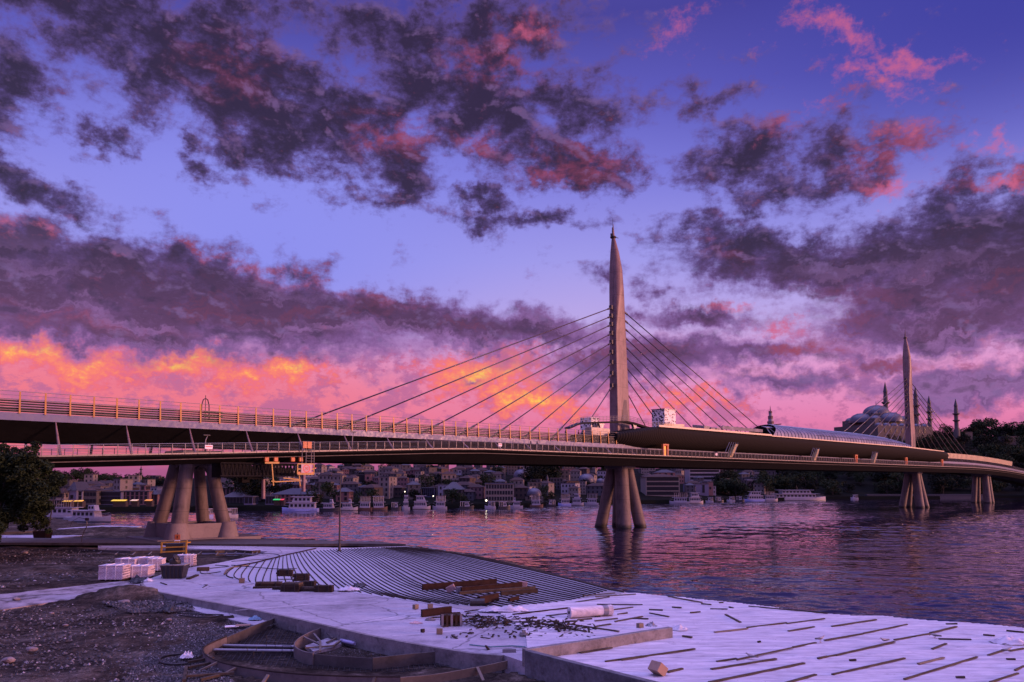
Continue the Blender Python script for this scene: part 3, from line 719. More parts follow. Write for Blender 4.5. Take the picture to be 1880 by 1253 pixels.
for t0_ in (0, 182.0):
    P = pylon(t0_)
    for i, (za, td) in enumerate(zip(ZL, TD)):
        for s in (-1, 1):
            te = t0_-1.9 if s < 0 else t0_+2.4-.1*i*0
            # thin sheathed stay with a collar at each end
            A = bw(te, 0, za+(0 if s < 0 else -.2)); Bq = W(t0_+s*td, 0, 18.1)
            c_ = MB().tube([A, Bq], .115, 8).build('stay_cable', M['cable'], BR, smooth='all')
            D = (Bq-A).normalized()
            MB().tube([A+D*.1, A+D*1.6], .2, 8).build('collar', M['cable'], c_)
            L = (Bq-A).length; MB().tube([A+D*(L-5.5), A+D*L], .2, 8).build('anchor_pipe', M['cable'], c_)
            if s < 0: MB().box(bw(t0_-2.25+.25*(49-za)/18*0, 0, za), (.5, .75, .9), rz=atan2(BU.y, BU.x)).build('anchor_recess', M['dsteel'], P)
# ---- station hull and canopy
rib, t, b = newmat('ribbed_cladding'); tc = t.N('ShaderNodeTexCoord').outputs['Object']
sx = t.N('ShaderNodeSeparateXYZ'); t.l.new(tc, sx.inputs[0])
wv = t.math('PINGPONG', sx.outputs[0], .3); bn = t.N('ShaderNodeBump', ins={'Strength': .5, 'Distance': .12}); t.l.new(t.mr(wv, .05, .22), bn.inputs['Height']); t.l.new(bn.outputs[0], b.inputs['Normal'])
t.l.new(t.ramp(t.mr(wv, .02, .10), [(0, (.010, .009, .008, 1)), (1, (.020, .018, .016, 1))]), b.inputs['Base Color']); b.inputs['Roughness'].default_value = .8; b.inputs['Specular IOR Level'].default_value = .05
def hull_sec(t):
    k = ztab(t, [(-9, .0), (-6, .45), (-2, .8), (3, 1.0), (185, 1.0), (196, .75), (203, .2)])
    tp = ztab(t, [(-9, 20.3), (-6, 20.7), (3, 22.05), (150, 21.9), (185, 21.7), (203, 21.0)])
    om = 6.6+3.0*k
    z = lambda f: lerp(tp, 17.3+(1-k)*.3, f)
    half = [(om-.35, z(0)), (om, z(.1)), (om+.02, z(.3)), (om-.35, z(.55)), (om-1.3, z(.8)), (om-3.0, z(.96)), (om-5, z(1.0))]
    return half+[(-o_, z_) for o_, z_ in reversed(half)]
sweep(hull_sec, [-9, -7.5, -6, -4, -2, 0, 3]+[10*i for i in range(1, 19)]+[185, 190, 196, 200, 203]).build('station_hull', rib, BR, smooth=60)
lit = mat('parapet_cladding', (.66, .55, .34), .45, var=.2, dirt=.25)
sweep(lambda t: [(9.25, 22.0-.0006*t), (9.62, 22.0), (9.62, 22.42), (9.25, 22.42)], [2, 10, 20, 30, 40, 53]).build('parapet_strip', lit, BR)
sweep(lambda t: [(9.25, 21.9), (9.62, 21.9), (9.62, 22.15), (9.25, 22.15)], [53, 100, 150]).build('parapet_strip', lit, BR)
sweep(lambda t: [(9.0, 21.85-(t-150)*.012), (9.55, 21.85-(t-150)*.012), (9.55, 22.2-(t-150)*.014), (9.0, 22.2-(t-150)*.014)], [150, 170, 190]).build('parapet_strip', lit, BR)
gl, t, b = newmat('canopy_glass'); b.inputs['Base Color'].default_value = (.10, .10, .15, 1); b.inputs['Roughness'].default_value = .28; b.inputs['Metallic'].default_value = .15
tc = t.N('ShaderNodeTexCoord').outputs['Object']; t.l.new(t.ramp(t.noise(tc, .4, 4), [(.4, (.13, .13, .17, 1)), (.7, (.26, .25, .31, 1))]), b.inputs['Base Color'])
def can_pt(t, ph, dr=0):
    k = ztab(t, [(50, 1), (120, 1), (140, .88), (152, .60), (158, .15)])
    return W(t, (9.4+dr)*cos(ph), 22.1+(3.9*k+dr)*max(sin(ph), 0)**.8)
PH = [pi*i/28 for i in range(29)]
rings = []
for i in range(37):
    f = i/36; rings.append([can_pt(lerp(54+24*(ph/pi), 156, f), ph) for ph in PH])
CN = MB(); CN.loft(rings, closed=False); CN = CN.build('station_canopy', gl, BR, smooth='all')
for i in range(50):
    t = 54.5+i*2.05
    if t > 156: break
    rp = [can_pt(t, ph, .07) for ph in PH if t >= 54+24*(ph/pi)]
    if len(rp) > 2: MB().tube(rp, .075, 4).build('canopy_rib', M['steel'], CN)
mb = MB()
for ph in PH[2:-2:3]: mb.tube([can_pt(t, ph, .05) for t in range(80, 156, 6)], .05, 4)
mb.build('purlins', M['dsteel'], CN)
# roof blade reaching forward of the canopy and its raking props
mb = MB(); mb.loft([[W(t, 6.5, z-.5), W(t, 5.0, z), W(t, 5.0, z-.12), W(t, 6.5, z-.62)] for t, z in ((56, 25.0), (60, 25.1), (66, 25.0))]); mb.build('roof_blade', M['steel'], BR)
for t, dt in ((55, 2), (59, -1)):
    MB().tube([W(t, 8.6, 22.2), W(t+dt, 5.8, 24.7)], .12, 8).build('canopy_prop', M['rail'], BR)
# open platform: low glazed screens, frames and small plant between the box and the canopy
for i in range(9):
    t = 31+i*2.3; MB().tube([W(t, 7.6, 22.1), W(t-.4, 8.0, 23.5), W(t+1.2, 6.0, 24.0)], .11, 6).build('screen_frame', M['steel'], BR)
mb = MB(); mb.loft([[W(t, 7.9, 22.9), W(t, 8.0, 22.9), W(t, 8.1, 23.7), W(t, 7.9, 23.7)] for t in (31, 51)]); mb.build('glazed_screen', gl, BR)
for t, h, l in ((22.5, 1.3, 2.0), (25.5, 1.0, 1.5), (28, 1.1, 1.2)):
    MB().loft([[W(t, 8.0, 22.0), W(t+l, 8.0, 22.0), W(t+l, 5, 22.0), W(t, 5, 22.0)], [W(t-.2, 8.3, 22+h), W(t+l+.4, 8.3, 22+h), W(t+l+.4, 5, 22+h+.4), W(t-.2, 5, 22+h+.4)]]).build('platform_kiosk', mat('kiosk_panel', (.30, .27, .28), .5, var=.3, dirt=.4), BR, bev=.05)
# perforated white lift tower
pf, t, b = newmat('perforated_panel'); tc = t.N('ShaderNodeTexCoord').outputs['Object']
vo = t.N('ShaderNodeTexVoronoi', feature='F1', ins={'Scale': 1.9, 'Randomness': .75}); t.l.new(tc, vo.inputs['Vector'])
t.l.new(t.ramp(vo.outputs['Distance'], [(0, (.01, .01, .02, 1)), (.40, (.01, .01, .02, 1)), (.44, (.72, .68, .62, 1))]), b.inputs['Base Color']); b.inputs['Roughness'].default_value = .5
RZ = atan2(BU.y, BU.x)
o = MB().box(bw(15.6, 1.5, 24.9), (4.6, 3.6, 4.2), rz=RZ).build('lift_tower', pf, BR, bev=.05)
MB().box(bw(15.6, 1.5, 27.06), (4.9, 3.9, .14), rz=RZ).build('roof', M['steel'], o)
o = MB().box(bw(-11.0, 0.8, 22.4), (2.6, 3, 2.6), rz=RZ).build('lift_tower', pf, BR)
MB().box(bw(-11.5, 3.4, 20.6), (6.2, 1.8, 1.6), rz=RZ).build('plant_cabin', mat('cabin_panel', (.5, .42, .30), .5, var=.3, dirt=.5), BR, bev=.1)
# ring gallery around the pylon
GP = [(1046, 785), (1052, 783), (1060, 779), (1070, 776), (1100, 775), (1150, 773.5), (1163, 776), (1176, 780), (1190, 784.5), (1204, 785), (1237, 784)]
path = [bp(x, y, 4) for x, y in GP]
mb = MB(); mb.loft([[bw(t, 2.6, z-.3), bw(t, 4.0, z-.3), bw(t, 4.2, z+.05), bw(t, 2.6, z+.05)] for t, z in path]); gal = mb.build('gallery', M['dsteel'], BR)
mb = MB()
for dz in (1.15, .8, .45): mb.tube([bw(t, 4.15, z+dz) for t, z in path], .04, 5)
for i in range(len(path)-1):
    (t0_, z0_), (t1_, z1_) = path[i], path[i+1]; n_ = max(1, int((t1_-t0_)/1.1))
    for k in range(n_):
        t = lerp(t0_, t1_, k/n_); z = lerp(z0_, z1_, k/n_); mb.tube([bw(t, 4.15, z), bw(t, 4.15, z+1.15)], .035, 4)
mb.build('gallery_railing', M['rail'], gal)
for px_, yb in ((1103, 800), (1164, 812)):
    t, z = bp(px_, 776, 3.3); MB().loft([[bw(t-w_, 3.3-.3, zz), bw(t+w_, 3.3-.3, zz), bw(t+w_, 3.3+.3, zz), bw(t-w_, 3.3+.3, zz)] for zz, w_ in ((18, .4), (z-1, .45), (z-.2, .9))]).build('gallery_column', M['steel'], gal)
o = MB(); t, z = bp(1163, 776, 3.3); o.loft([[bw(tt, 2.5, zz), bw(tt, 4.0, zz), bw(tt, 4.0, zz+1.2), bw(tt, 2.5, zz+1.2)] for tt, zz in ((12, 22.3), (20.5, 22.5))]); o.build('gallery_apron', lit, gal)
# sloping stair flights dropping from the hull to the walkway
for px_ in (1345, 1497, 1605):
    t, z = bp(px_, 820 if px_ < 1400 else 832, 9.4)
    st = MB(); st.loft([[W(t-2.8, 9.3, 16.0), W(t-1.6, 9.3, 16.0), W(t-1.6, 10.2, 16.0), W(t-2.8, 10.2, 16.0)], [W(t+1.4, 8.3, 19.3), W(t+2.6, 8.3, 19.3), W(t+2.6, 9.5, 19.3), W(t+1.4, 9.5, 19.3)]])
    st = st.build('stair_flight', mat('stair_cladding', (.30, .22, .07), .5, var=.2), BR)
    mb = MB()
    for k in range(5):
        f = k/4; mb.tube([W(lerp(t-4.6, t, f), 10.0, 17.0), W(lerp(t-2.8, t+1.2, f)+.5, 9.9, 19.6)], .05, 4)
    mb.build('stair_railing', M['steel'], st)
# orange-lit doorways on the walkway
for px_, py_, w_ in ((1220.5, 838, .8), (1571, 852, .7), (1663, 856, .7), (1729, 858, .7)):
    t, z = bp(px_, py_, 9.6); zb = wdz(t)
    fr = MB(); fr.box(W(t-w_, 9.7, zb+1.15), (.45, .5, 2.3), rz=RZ).box(W(t+w_, 9.7, zb+1.15), (.45, .5, 2.3), rz=RZ).box(W(t, 9.7, zb+2.4), (2*w_+.5, .55, .3), rz=RZ)
    fr = fr.build('portal', M['orange'], BR)
    MB().box(W(t, 9.55, zb+1.1), (.7, .1, 2.0), rz=RZ).build('lit_panel', glow('amber_panel', (1.0, .35, .05, 1), 1.2), fr)
# shore approach on the right: pale noise barrier
sweep(lambda t: [(5.9, 19.3), (6.1, 19.3), (6.3, 21.3), (6.1, 21.3)], [200, 220, 240, 260, 280, 300]).build('noise_barrier', lit, BR)
mb = MB()
for i in range(60):
    t = 200+i*1.7; mb.tube([W(t, 6.3, 18.0), W(t, 6.35, 21.4)], .07, 4)
o = mb.build('barrier_posts', M['louvre'], BR); tag(o, kind='stuff')
mb = MB()
for z in (18.4, 18.8, 19.2): mb.tube([W(t, 6.1, z) for t in (200, 230, 260, 300, 350, 420)], .05, 4)
mb.build('approach_rail', M['rail'], BR)
# ---------------------------------------------------------------- trees
def crown_mesh(blobs, n, size, rnd, sub=.75):
    """leaf clumps: many small bent leaf cards scattered through the outer volume of overlapping blobs"""
    mb = MB(); tot = sum(b[3]**2 for b in blobs)
    for (x, y, z, r) in blobs:
        for _ in range(int(n*r*r/tot)):
            d = V((rnd.gauss(0, 1), rnd.gauss(0, 1), rnd.gauss(0, 1))).normalized(); q = r*(rnd.uniform(.35, 1)**.5)*rnd.uniform(.85, 1.12)
            p = V((x, y, z))+V((d.x*q, d.y*q, d.z*q*.85)); s = size*rnd.uniform(.5, 1.3)
            u = V((rnd.gauss(0, 1), rnd.gauss(0, 1), rnd.gauss(0, .6))).normalized(); w_ = u.cross(V((rnd.gauss(0, 1), rnd.gauss(0, 1), rnd.gauss(0, 1)))).normalized()
            mb.add([p-u*s, p+w_*s*.45, p+u*s, p-w_*s*.45], [(0, 1, 2, 3)])
    return mb
def make_tree(name, h, spread, seed, n, size, m, label=None, group=None, local=True, trunk=.06, low=.25):
    rnd = random.Random(seed); T = thing(name, (0, 0, 0)); tag(T, label, 'tree', group)
    tr_ = MB(); tr_.tube([(0, 0, -.6), (0, 0, h*.25), (rnd.uniform(-.1, .1)*h, 0, h*.55), (rnd.uniform(-.1, .1)*h, rnd.uniform(-.1, .1)*h, h*.8)], [h*trunk*.6, h*trunk*.45, h*trunk*.3, h*.01], 8)
    blobs = []
    for i in range(rnd.randint(8, 12)):
        a = rnd.uniform(0, 6.28); q = rnd.uniform(0, 1)**.6*spread; z = rnd.uniform(low, .88)*h
        q *= 1-.55*abs(z/h-.45)*1.6 if z > h*.45 else .9
        r = rnd.uniform(.17, .30)*h*min(1, spread/h*1.9)
        blobs.append((q*cos(a), q*sin(a), z, r))
        tr_.tube([(0, 0, h*rnd.uniform(.2, .45)), (q*cos(a)*.5, q*sin(a)*.5, z*.75), (q*cos(a), q*sin(a), z)], [h*.02, h*.012, h*.004], 5)
    tr_.build('trunk', M['bark'], T, local=True)
    crown_mesh(blobs, n, size, rnd).build('crown', m, T, local=True)
    return T
def place_copy(proto, used, loc, rz=0, sc=1, label=None, group=None, cat=None):
    o = proto
    if used.get(proto.name):
        o = copy_tree(proto)
    else: used[proto.name] = 1
    o.location = loc; o.rotation_euler = (0, 0, rz); o.scale = (sc, sc, sc) if not isinstance(sc, tuple) else sc
    tag(o, label, cat, group); return o
USED = {}
TP = [make_tree('tree', 9, 4.2+.5*i, 11+i, 1500, .42, M['leafd'] if i % 2 else M['leaf']) for i in range(5)]
rnd = random.Random(5)
# ---------------------------------------------------------------- small hillside houses
WM = {'rose': mat('rose_render', (0.165, 0.088, 0.088), .8, var=.2), 'cream': mat('cream_render', (0.175, 0.151, 0.131), .8, var=.2), 'grey': mat('grey_render', (0.064, 0.064, 0.073), .8, var=.3), 'white': mat('white_render', (0.242, 0.232, 0.254), .7, var=.15),
      'brown': mat('brown_render', (0.049, 0.034, 0.030), .8, var=.3), 'ochre': mat('ochre_render', (0.204, 0.116, 0.044), .8, var=.2), 'stone': mat('old_stone', (0.077, 0.068, 0.064), .85, var=.4, dirt=.4), 'blue': mat('bluish_render', (0.106, 0.106, 0.175), .7, var=.15)}
RM = {'tile': mat('roof_tile', (0.038, 0.018, 0.013), .85, var=.3), 'slate': mat('roof_slate', (0.029, 0.029, 0.038), .6, var=.3), 'flat': mat('roof_felt', (0.058, 0.054, 0.063), .8, var=.3), 'lead': mat('lead_sheet', (0.063, 0.063, 0.086), .45, var=.12, dirt=.2)}
def building(name, loc, rz, w_, d_, h, wall, roof, floors, cols, sides=2, rtype='hip', rh=1.6, label=None, cat='building', group=None, ww=.9, wh=1.3, g0=.6, sill=False, local=False):
    """w_ across the front (local x), d_ deep (+y is away from the viewer), windows as parts on the front and the right side"""
    T = thing(name, (0, 0, 0)); MB().box((0, 0, h/2-2), (w_, d_, h+4)).build('wall', wall, T, local=True)
    if rtype == 'hip':
        e = .35; mb = MB(); k = min(w_, d_)*.42; a = (w_/2+e, d_/2+e)
        rx, ry = max(w_/2-k, .05), max(d_/2-k, .05)
        mb.add([(-a[0], -a[1], h), (a[0], -a[1], h), (a[0], a[1], h), (-a[0], a[1], h), (-rx, -ry, h+rh), (rx, -ry, h+rh), (rx, ry, h+rh), (-rx, ry, h+rh)],
               [(0, 1, 5, 4), (1, 2, 6, 5), (2, 3, 7, 6), (3, 0, 4, 7), (4, 5, 6, 7), (3, 2, 1, 0)]); mb.build('roof', roof, T, local=True)
    else:
        MB().box((0, 0, h+.16), (w_+.3, d_+.3, .35)).build('roof', roof, T, local=True)
    fh = (h-g0*.5)/floors; wm = None
    mw = MB().box((0, 0, 0), (ww, .12, wh)); first = None
    def win(x, y, z, r):
        nonlocal first
        if first is None:
            first = mw.build('window', M['glassd'], T, local=True); o = first
        else:
            o = first.copy(); COL.objects.link(o); o.parent = T; KIDS[T.name].append(o)
        o.location = (x, y, z); o.rotation_euler = (0, 0, r)
    for f in range(floors):
        z = g0*.5+fh*(f+.55)
        for c in range(cols): win((c+.5)/cols*w_*.94-w_*.47, -d_/2, z, 0)
        for c in range(sides): win(w_/2, (c+.5)/sides*d_*.9-d_*.45, z, pi/2)
    T.location = loc; T.rotation_euler = (0, 0, rz); tag(T, label, cat, group)
    return T
HK = [('rose', 'tile', 'hip', 'rose rendered hillside house with a hipped tile roof'), ('cream', 'tile', 'hip', 'cream hillside house with a hipped tile roof'), ('grey', 'slate', 'hip', 'grey hillside house with a slate roof'),
      ('white', 'flat', 'flat', 'white flat-roofed hillside house'), ('brown', 'tile', 'hip', 'dark brown hillside house under a tile roof'), ('stone', 'flat', 'flat', 'old stone hillside house with a flat roof'),
      ('cream', 'flat', 'flat', 'tall narrow cream hillside house with a flat roof'), ('grey', 'tile', 'hip', 'wide low grey hillside house with a tile roof')]
HP = []
for i, (a, b_, rt, lb) in enumerate(HK):
    w_, d_, h, fl, co_ = [(7, 7, 6, 2, 3), (8, 6, 7, 2, 3), (6.5, 7, 7.5, 3, 2), (9, 7, 6.5, 2, 4), (7, 8, 5.5, 2, 3), (8, 7, 8, 3, 3), (5, 6, 10, 4, 2), (11, 7, 5, 2, 4)][i]
    HP.append((building('house', (0, 0, -50), 0, w_, d_, h, WM[a], RM[b_], fl, co_, 1, rt), lb))
hid = V((0, 0, 0)); n = 0; taken = []
def free(p, r):
    for q, s in taken:
        if (q-p).length < r+s: return False
    return True
# ---------------------------------------------------------------- larger buildings read from the photograph: px centre, distance behind shore, px width, px top, floors
def big(name, px, dist, wpx, ytop, depth, wall, roof, floors, cols, label, ybase=None, rz=0, rtype='flat', rh=1.5, sides=3, ww=1.0, wh=1.3, cat='building', **kw):
    Y = tab(SH_T, px)+dist; p = farP(px, Y); z0 = p.z if ybase is None else CAMZ+(HZ-ybase)/F*Y
    h = CAMZ+(HZ-ytop)/F*Y-z0; w_ = wpx/F*Y
    taken.append((V((p.x, p.y, 0)), w_*.55))
    return building(name, (p.x, p.y+depth/2, z0), rz, w_, depth, h, WM[wall], RM[roof], floors, cols, sides, rtype, rh, label, cat, ww=ww, wh=wh, **kw)
big('apartment_block', 203, 22, 44, 904, 12, 'blue', 'slate', 3, 8, 'long bluish waterfront block with three rows of small windows left of the near pier')
big('apartment_block', 250, 21, 52, 903, 12, 'rose', 'flat', 3, 6, 'salmon coloured waterfront block joined to the bluish one', sides=2)
big('stair_tower', 264, 25, 10, 892, 4, 'rose', 'flat', 1, 1, 'small salmon roof tower on the salmon waterfront block', ybase=903, cat='tower')
big('apartment_block', 285, 22, 14, 908, 10, 'rose', 'slate', 3, 2, 'narrow salmon house with a slate roof beside the left leg of the near pier', rtype='hip')
big('warehouse', 167, 22, 26, 902, 12, 'stone', 'slate', 2, 4, 'dark stone warehouse between two pale waterfront buildings')
big('house', 150, 23, 9, 903, 8, 'white', 'flat', 3, 1, 'thin bright white house squeezed beside the dark stone warehouse', cat='house')
big('warehouse', 135, 23, 16, 901, 10, 'blue', 'slate', 1, 1, 'blank violet gabled warehouse on the left waterfront', rtype='hip', rh=3)
big('house', 113, 22, 15, 905, 9, 'cream', 'tile', 2, 3, 'small cream waterfront house farthest left beside the tree', rtype='hip', cat='house')
big('warehouse', 433, 24, 44, 913, 14, 'stone', 'slate', 2, 7, 'long grey stone warehouse right of the near pier', rtype='hip', rh=2.5)
big('warehouse', 458, 14, 16, 913, 6, 'blue', 'flat', 1, 2, 'low pale blue shed with two tall doors', ww=1.3, wh=2.2)
big('arcade_building', 537, 20, 76, 908, 14, 'rose', 'slate', 3, 9, 'long pink waterfront building with scattered small windows under a grey roof', rtype='hip', rh=2.2, ww=.8, wh=.8)
big('house', 498, 16, 18, 912, 8, 'blue', 'flat', 2, 3, 'small pale blue annex at the left end of the long pink waterfront building', cat='house')
big('apartment_block', 420, 45, 22, 896, 8, 'rose', 'tile', 3, 3, 'small pink house above the grey stone warehouse', rtype='hip')
big('apartment_block', 590, 60, 60, 891, 12, 'rose', 'slate', 2, 12, 'low pink terrace with a row of tiny windows behind the lamp post', rtype='hip', ww=.7, wh=.9)
big('office_block', 655, 130, 40, 872, 12, 'white', 'flat', 3, 5, 'pale office block with three window bands high on the hill', ww=2.2, wh=1.3)
big('office_block', 676, 126, 11, 871, 10, 'rose', 'flat', 1, 1, 'blank salmon slab at the right end of the pale hilltop office block')
big('apartment_block', 742, 150, 14, 880, 10, 'rose', 'flat', 2, 2, 'narrow pink block high on the hill above the moored boats')
big('apartment_block', 630, 26, 24, 903, 8, 'rose', 'slate', 2, 2, 'pair of pink gable ends below a blue grey roof right of the lamp post', rtype='hip')
big('office_block', 722, 60, 44, 897, 10, 'grey', 'flat', 2, 5, 'grey office building with two long window strips in the middle of the slope', ww=3, wh=1.1)
big('school', 763, 42, 22, 899, 10, 'grey', 'slate', 2, 6, 'grey three-bay building left of the violet classical front', ww=.6, wh=1.4)
big('school', 786, 42, 24, 897, 10, 'blue', 'slate', 2, 6, 'violet classical building front above the tall moored boat', ww=.7, wh=1.6)
big('warehouse', 832, 26, 36, 899, 14, 'stone', 'slate', 2, 4, 'big dark stone waterfront building with a slate roof left of the pale hotel', rtype='hip', rh=3)
H_ = big('hotel', 917, 20, 53, 889, 14, 'cream', 'lead', 3, 10, 'pale pink classical waterfront hotel with paired windows and a broad flat cornice', ww=.75, wh=1.5, sides=3)
big('house', 868, 42, 18, 894, 8, 'rose', 'tile', 3, 3, 'small pink house left of the pale hotel', rtype='hip', cat='house')
big('house', 878, 60, 12, 886, 8, 'ochre', 'tile', 2, 2, 'small ochre house just above the pink one', rtype='hip', cat='house')
big('house', 1052, 52, 22, 884, 8, 'ochre', 'flat', 2, 4, 'ochre yellow house left of the larger lead dome', cat='house')
big('apartment_block', 1022, 70, 24, 879, 8, 'grey', 'flat', 3, 4, 'grey apartment house behind the slender stone minaret')
big('apartment_block', 1040, 160, 34, 861, 10, 'rose', 'flat', 2, 4, 'pink flat-roofed block just under the bridge deck')
big('office_block', 1216, 30, 62, 876, 16, 'cream', 'tile', 4, 20, 'broad curved-front office block with close vertical windows right of the middle pier', rtype='hip', rh=1.5, ww=.8, wh=1.7, sides=5)
big('penthouse', 1222, 38, 34, 868, 8, 'rose', 'slate', 1, 3, 'brick red rooftop storey on the broad office block', ybase=877, rtype='hip')
big('hotel', 1293, 90, 56, 862, 12, 'white', 'flat', 4, 9, 'long pale hotel with four rows of wide windows behind the waterfront', ww=2.0, wh=1.3)
big('hotel', 1331, 88, 20, 862, 12, 'rose', 'flat', 4, 4, 'pink wing at the right end of the long pale hotel', ww=.9, wh=1.2)
big('hall', 1282, 34, 36, 889, 14, 'blue', 'flat', 1, 2, 'blank violet hall with two slit windows beside the broad office block', ww=1.2, wh=4)
big('hall', 1303, 31, 10, 886, 12, 'rose', 'flat', 1, 1, 'narrow salmon end wall of the violet hall')
big('barracks', 1378, 130, 72, 871, 10, 'stone', 'tile', 1, 16, 'long low building with a row of small windows above the dark trees', rtype='hip', ww=1, wh=1.2)
big('house', 1486, 120, 16, 866, 8, 'white', 'flat', 2, 3, 'white house with a blue tint among dark trees on the right bank', cat='house')
big('house', 1458, 110, 12, 872, 8, 'grey', 'flat', 3, 2, 'grey narrow house under the bridge on the right bank', cat='house')
big('house', 1440, 125, 10, 866, 8, 'blue', 'flat', 3, 2, 'small blue tower house left of the grey narrow one', cat='house')
big('pavilion', 1583, 100, 30, 866, 8, 'white', 'flat', 1, 8, 'low white pavilion with many windows in the dark wood', ww=1.2, wh=1.4)
big('quay_wall', 1700, 3, 220, 909, 3, 'grey', 'flat', 1, 1, 'long grey waterside wall behind the second pylon pier', cat='wall', ww=.1, wh=.1)
# domes
def dome(name, px, dist, rpx, ytop, label, drum=.35, m=None, half=None):
    Y = tab(SH_T, px)+dist; r = rpx/F*Y; p = farP(px, Y); zt = CAMZ+(HZ-ytop)/F*Y; zb = zt-r*.85
    taken.append((V((p.x, p.y, 0)), r*1.2))
    T = thing(name, (p.x, p.y, p.z), 0, label, 'mosque')
    MB().box((p.x, p.y, (p.z+zb)/2-2), (r*2.5, r*2.5, zb-p.z+2)).build('wall', WM['stone'], T)
    MB().lathe([(r*1.05, zb-.5), (r*1.05, zb+r*drum*.3), (r*1.0, zb+r*drum*.32)]+[(r*cos(a), zb+r*.3*drum+r*.85*sin(a)*.95) for a in [pi/2*k/8 for k in range(8)]]+[(.05, zt)], (p.x, p.y, 0), 24).build('dome', RM['lead'], T, smooth=50)
    MB().tube([(p.x, p.y, zt-.2), (p.x, p.y, zt+1.3)], [.12, .04], 6).build('finial', M['dsteel'], T)
    for k in range(3):
        MB().box((p.x-r*.8+k*r*.8, p.y-r*1.26, p.z+(zb-p.z)*.6), (.7, .1, 1.4)).build('window', M['glassd'], T)
    return T
dome('mosque', 980.5, 22, 13, 897, 'low domed bathhouse with a violet lead dome by the water right of the hotel')
dome('mosque', 957, 110, 14, 863, 'domed mosque high on the slope left of the dark cypress clump')
dome('mosque', 1076, 60, 15, 871, 'largest violet lead dome just left of the middle pier')
dome('mosque', 1102, 62, 8, 879, 'small violet lead dome touching the left leg of the middle pier')
def minaret(px, Y, ytop, ybase, label, r=1.1, balc=(.55, .72), name='minaret', m=None):
    m = m or WM['stone']; X = (px-940)/F*Y; zt = CAMZ+(HZ-ytop)/F*Y*1.0; zb = CAMZ+(HZ-ybase)/F*Y; h = zt-zb
    T = thing(name, (X, Y, zb), 0, label, 'minaret')
    MB().lathe([(r*1.5, zb-4), (r*1.5, zb+h*.12), (r, zb+h*.2), (r*.92, zb+h*.72), (r*.8, zb+h*.74)]+[(r*.8, zb+h*.8)], (X, Y, 0), 14).build('shaft', m, T, smooth=40)
    for q in balc:
        MB().lathe([(r*.9, zb+h*(q-.03)), (r*1.7, zb+h*q), (r*1.7, zb+h*(q+.02)), (r*.9, zb+h*(q+.022))], (X, Y, 0), 14).build('balcony', m, T)
    MB().lathe([(r*.95, zb+h*.80), (r*.5, zb+h*.90), (.05, zt)], (X, Y, 0), 14).build('cone', RM['slate'], T, smooth=50)
    return T
minaret(1004.5, 400, 872, 914, 'slender pale stone minaret by the bathhouse dome on the far bank', r=.9, balc=(.5,))
minaret(260, 560, 855, 892, 'thin dark broadcasting mast with a balcony on the far left skyline', r=.6, balc=(.62, .8), m=M['dsteel'], name='mast')
minaret(1629, 640, 700, 800, 'leftmost tall minaret of the hilltop mosque beside the great dome', r=1.8, balc=(.42, .60))
minaret(1684.5, 640, 709, 800, 'tall minaret just right of the second pylon', r=1.8, balc=(.42, .60))
minaret(1709, 655, 726, 800, 'shorter minaret third from the left of the hilltop mosque', r=1.6, balc=(.40, .58))
minaret(1758, 655, 732, 800, 'lone minaret standing apart above the trees on the right', r=1.6, balc=(.40, .58))
# the great hilltop mosque
def great_mosque():
    Y = 640; s = Y/F; X = (1611-940)*s; Zp = lambda y: CAMZ+(HZ-y)*s
    T = thing('mosque', (X, Y, Zp(800)), rad(18), 'great hilltop mosque with a grey lead dome over stepped half domes', 'mosque')
    st, ld = WM['stone'], RM['lead']
    def P(x, y, z): return frame(T) @ V((x, y, z-Zp(800)))
    R_ = Matrix.Rotation(rad(18), 3, 'Z')
    def bx(x, y, w_, d_, z0, z1, nm='wall', m=st): MB().box(P(x, y, (z0+z1)/2), (w_, d_, z1-z0), R=R_).build(nm, m, T)
    def dm(x, y, r, zb, h=None, nm='dome'):
        h = h or r*.8; c = P(x, y, 0); MB().lathe([(r*1.04, zb-1.2), (r*1.04, zb)]+[(r*cos(a), zb+h*sin(a)) for a in [pi/2*k/7 for k in range(7)]]+[(.04, zb+h)], (c.x, c.y, 0), 20).build(nm, ld, T, smooth=50)
    zt = Zp(744)
    bx(0, 0, 46, 44, Zp(815), Zp(783)); bx(0, 0, 36, 36, Zp(784), Zp(772)); bx(0, 0, 24, 24, Zp(773), Zp(762))
    dm(0, 0, 10.2, Zp(760), zt-Zp(760)); MB().tube([P(0, 0, zt-.3), P(0, 0, zt+3.5)], [.3, .05], 6).build('finial', M['dsteel'], T)
    for a in range(4):
        q = a*pi/2+pi/4*0; dm(15*sin(q), -15*cos(q), 9, Zp(775), 6.5, 'half_dome')
        q += pi/4; dm(19*sin(q), -19*cos(q), 4.6, Zp(775), 4, 'corner_dome'); bx(12.5*sin(q)*1.1, -12.5*cos(q)*1.1, 3.4, 3.4, Zp(775), Zp(763), 'buttress'); dm(12.5*sin(q)*1.1, -12.5*cos(q)*1.1, 1.8, Zp(763), 2, 'turret_dome')
    for k in range(7): dm(-22+k*7.3, -26, 3.0, Zp(787), 2.4, 'porch_dome')
    bx(0, -26, 52, 7, Zp(815), Zp(787))
    for k in range(8): MB().box(P(-19+k*5.4, -29.6, Zp(795)), (1.8, .3, 3.2), R=R_).build('window', M['glassd'], T)
    for k in range(6): MB().box(P(-13+k*5.2, -18.1, Zp(779)), (1.6, .3, 2.4), R=R_).build('window', M['glassd'], T)
    for k in range(7):
        a = -pi+k*pi/6; MB().box(P(10.3*cos(a), 10.3*sin(a), Zp(761.5)), (.9, .9, 1.6), R=R_).build('window', M['glassd'], T)
great_mosque()
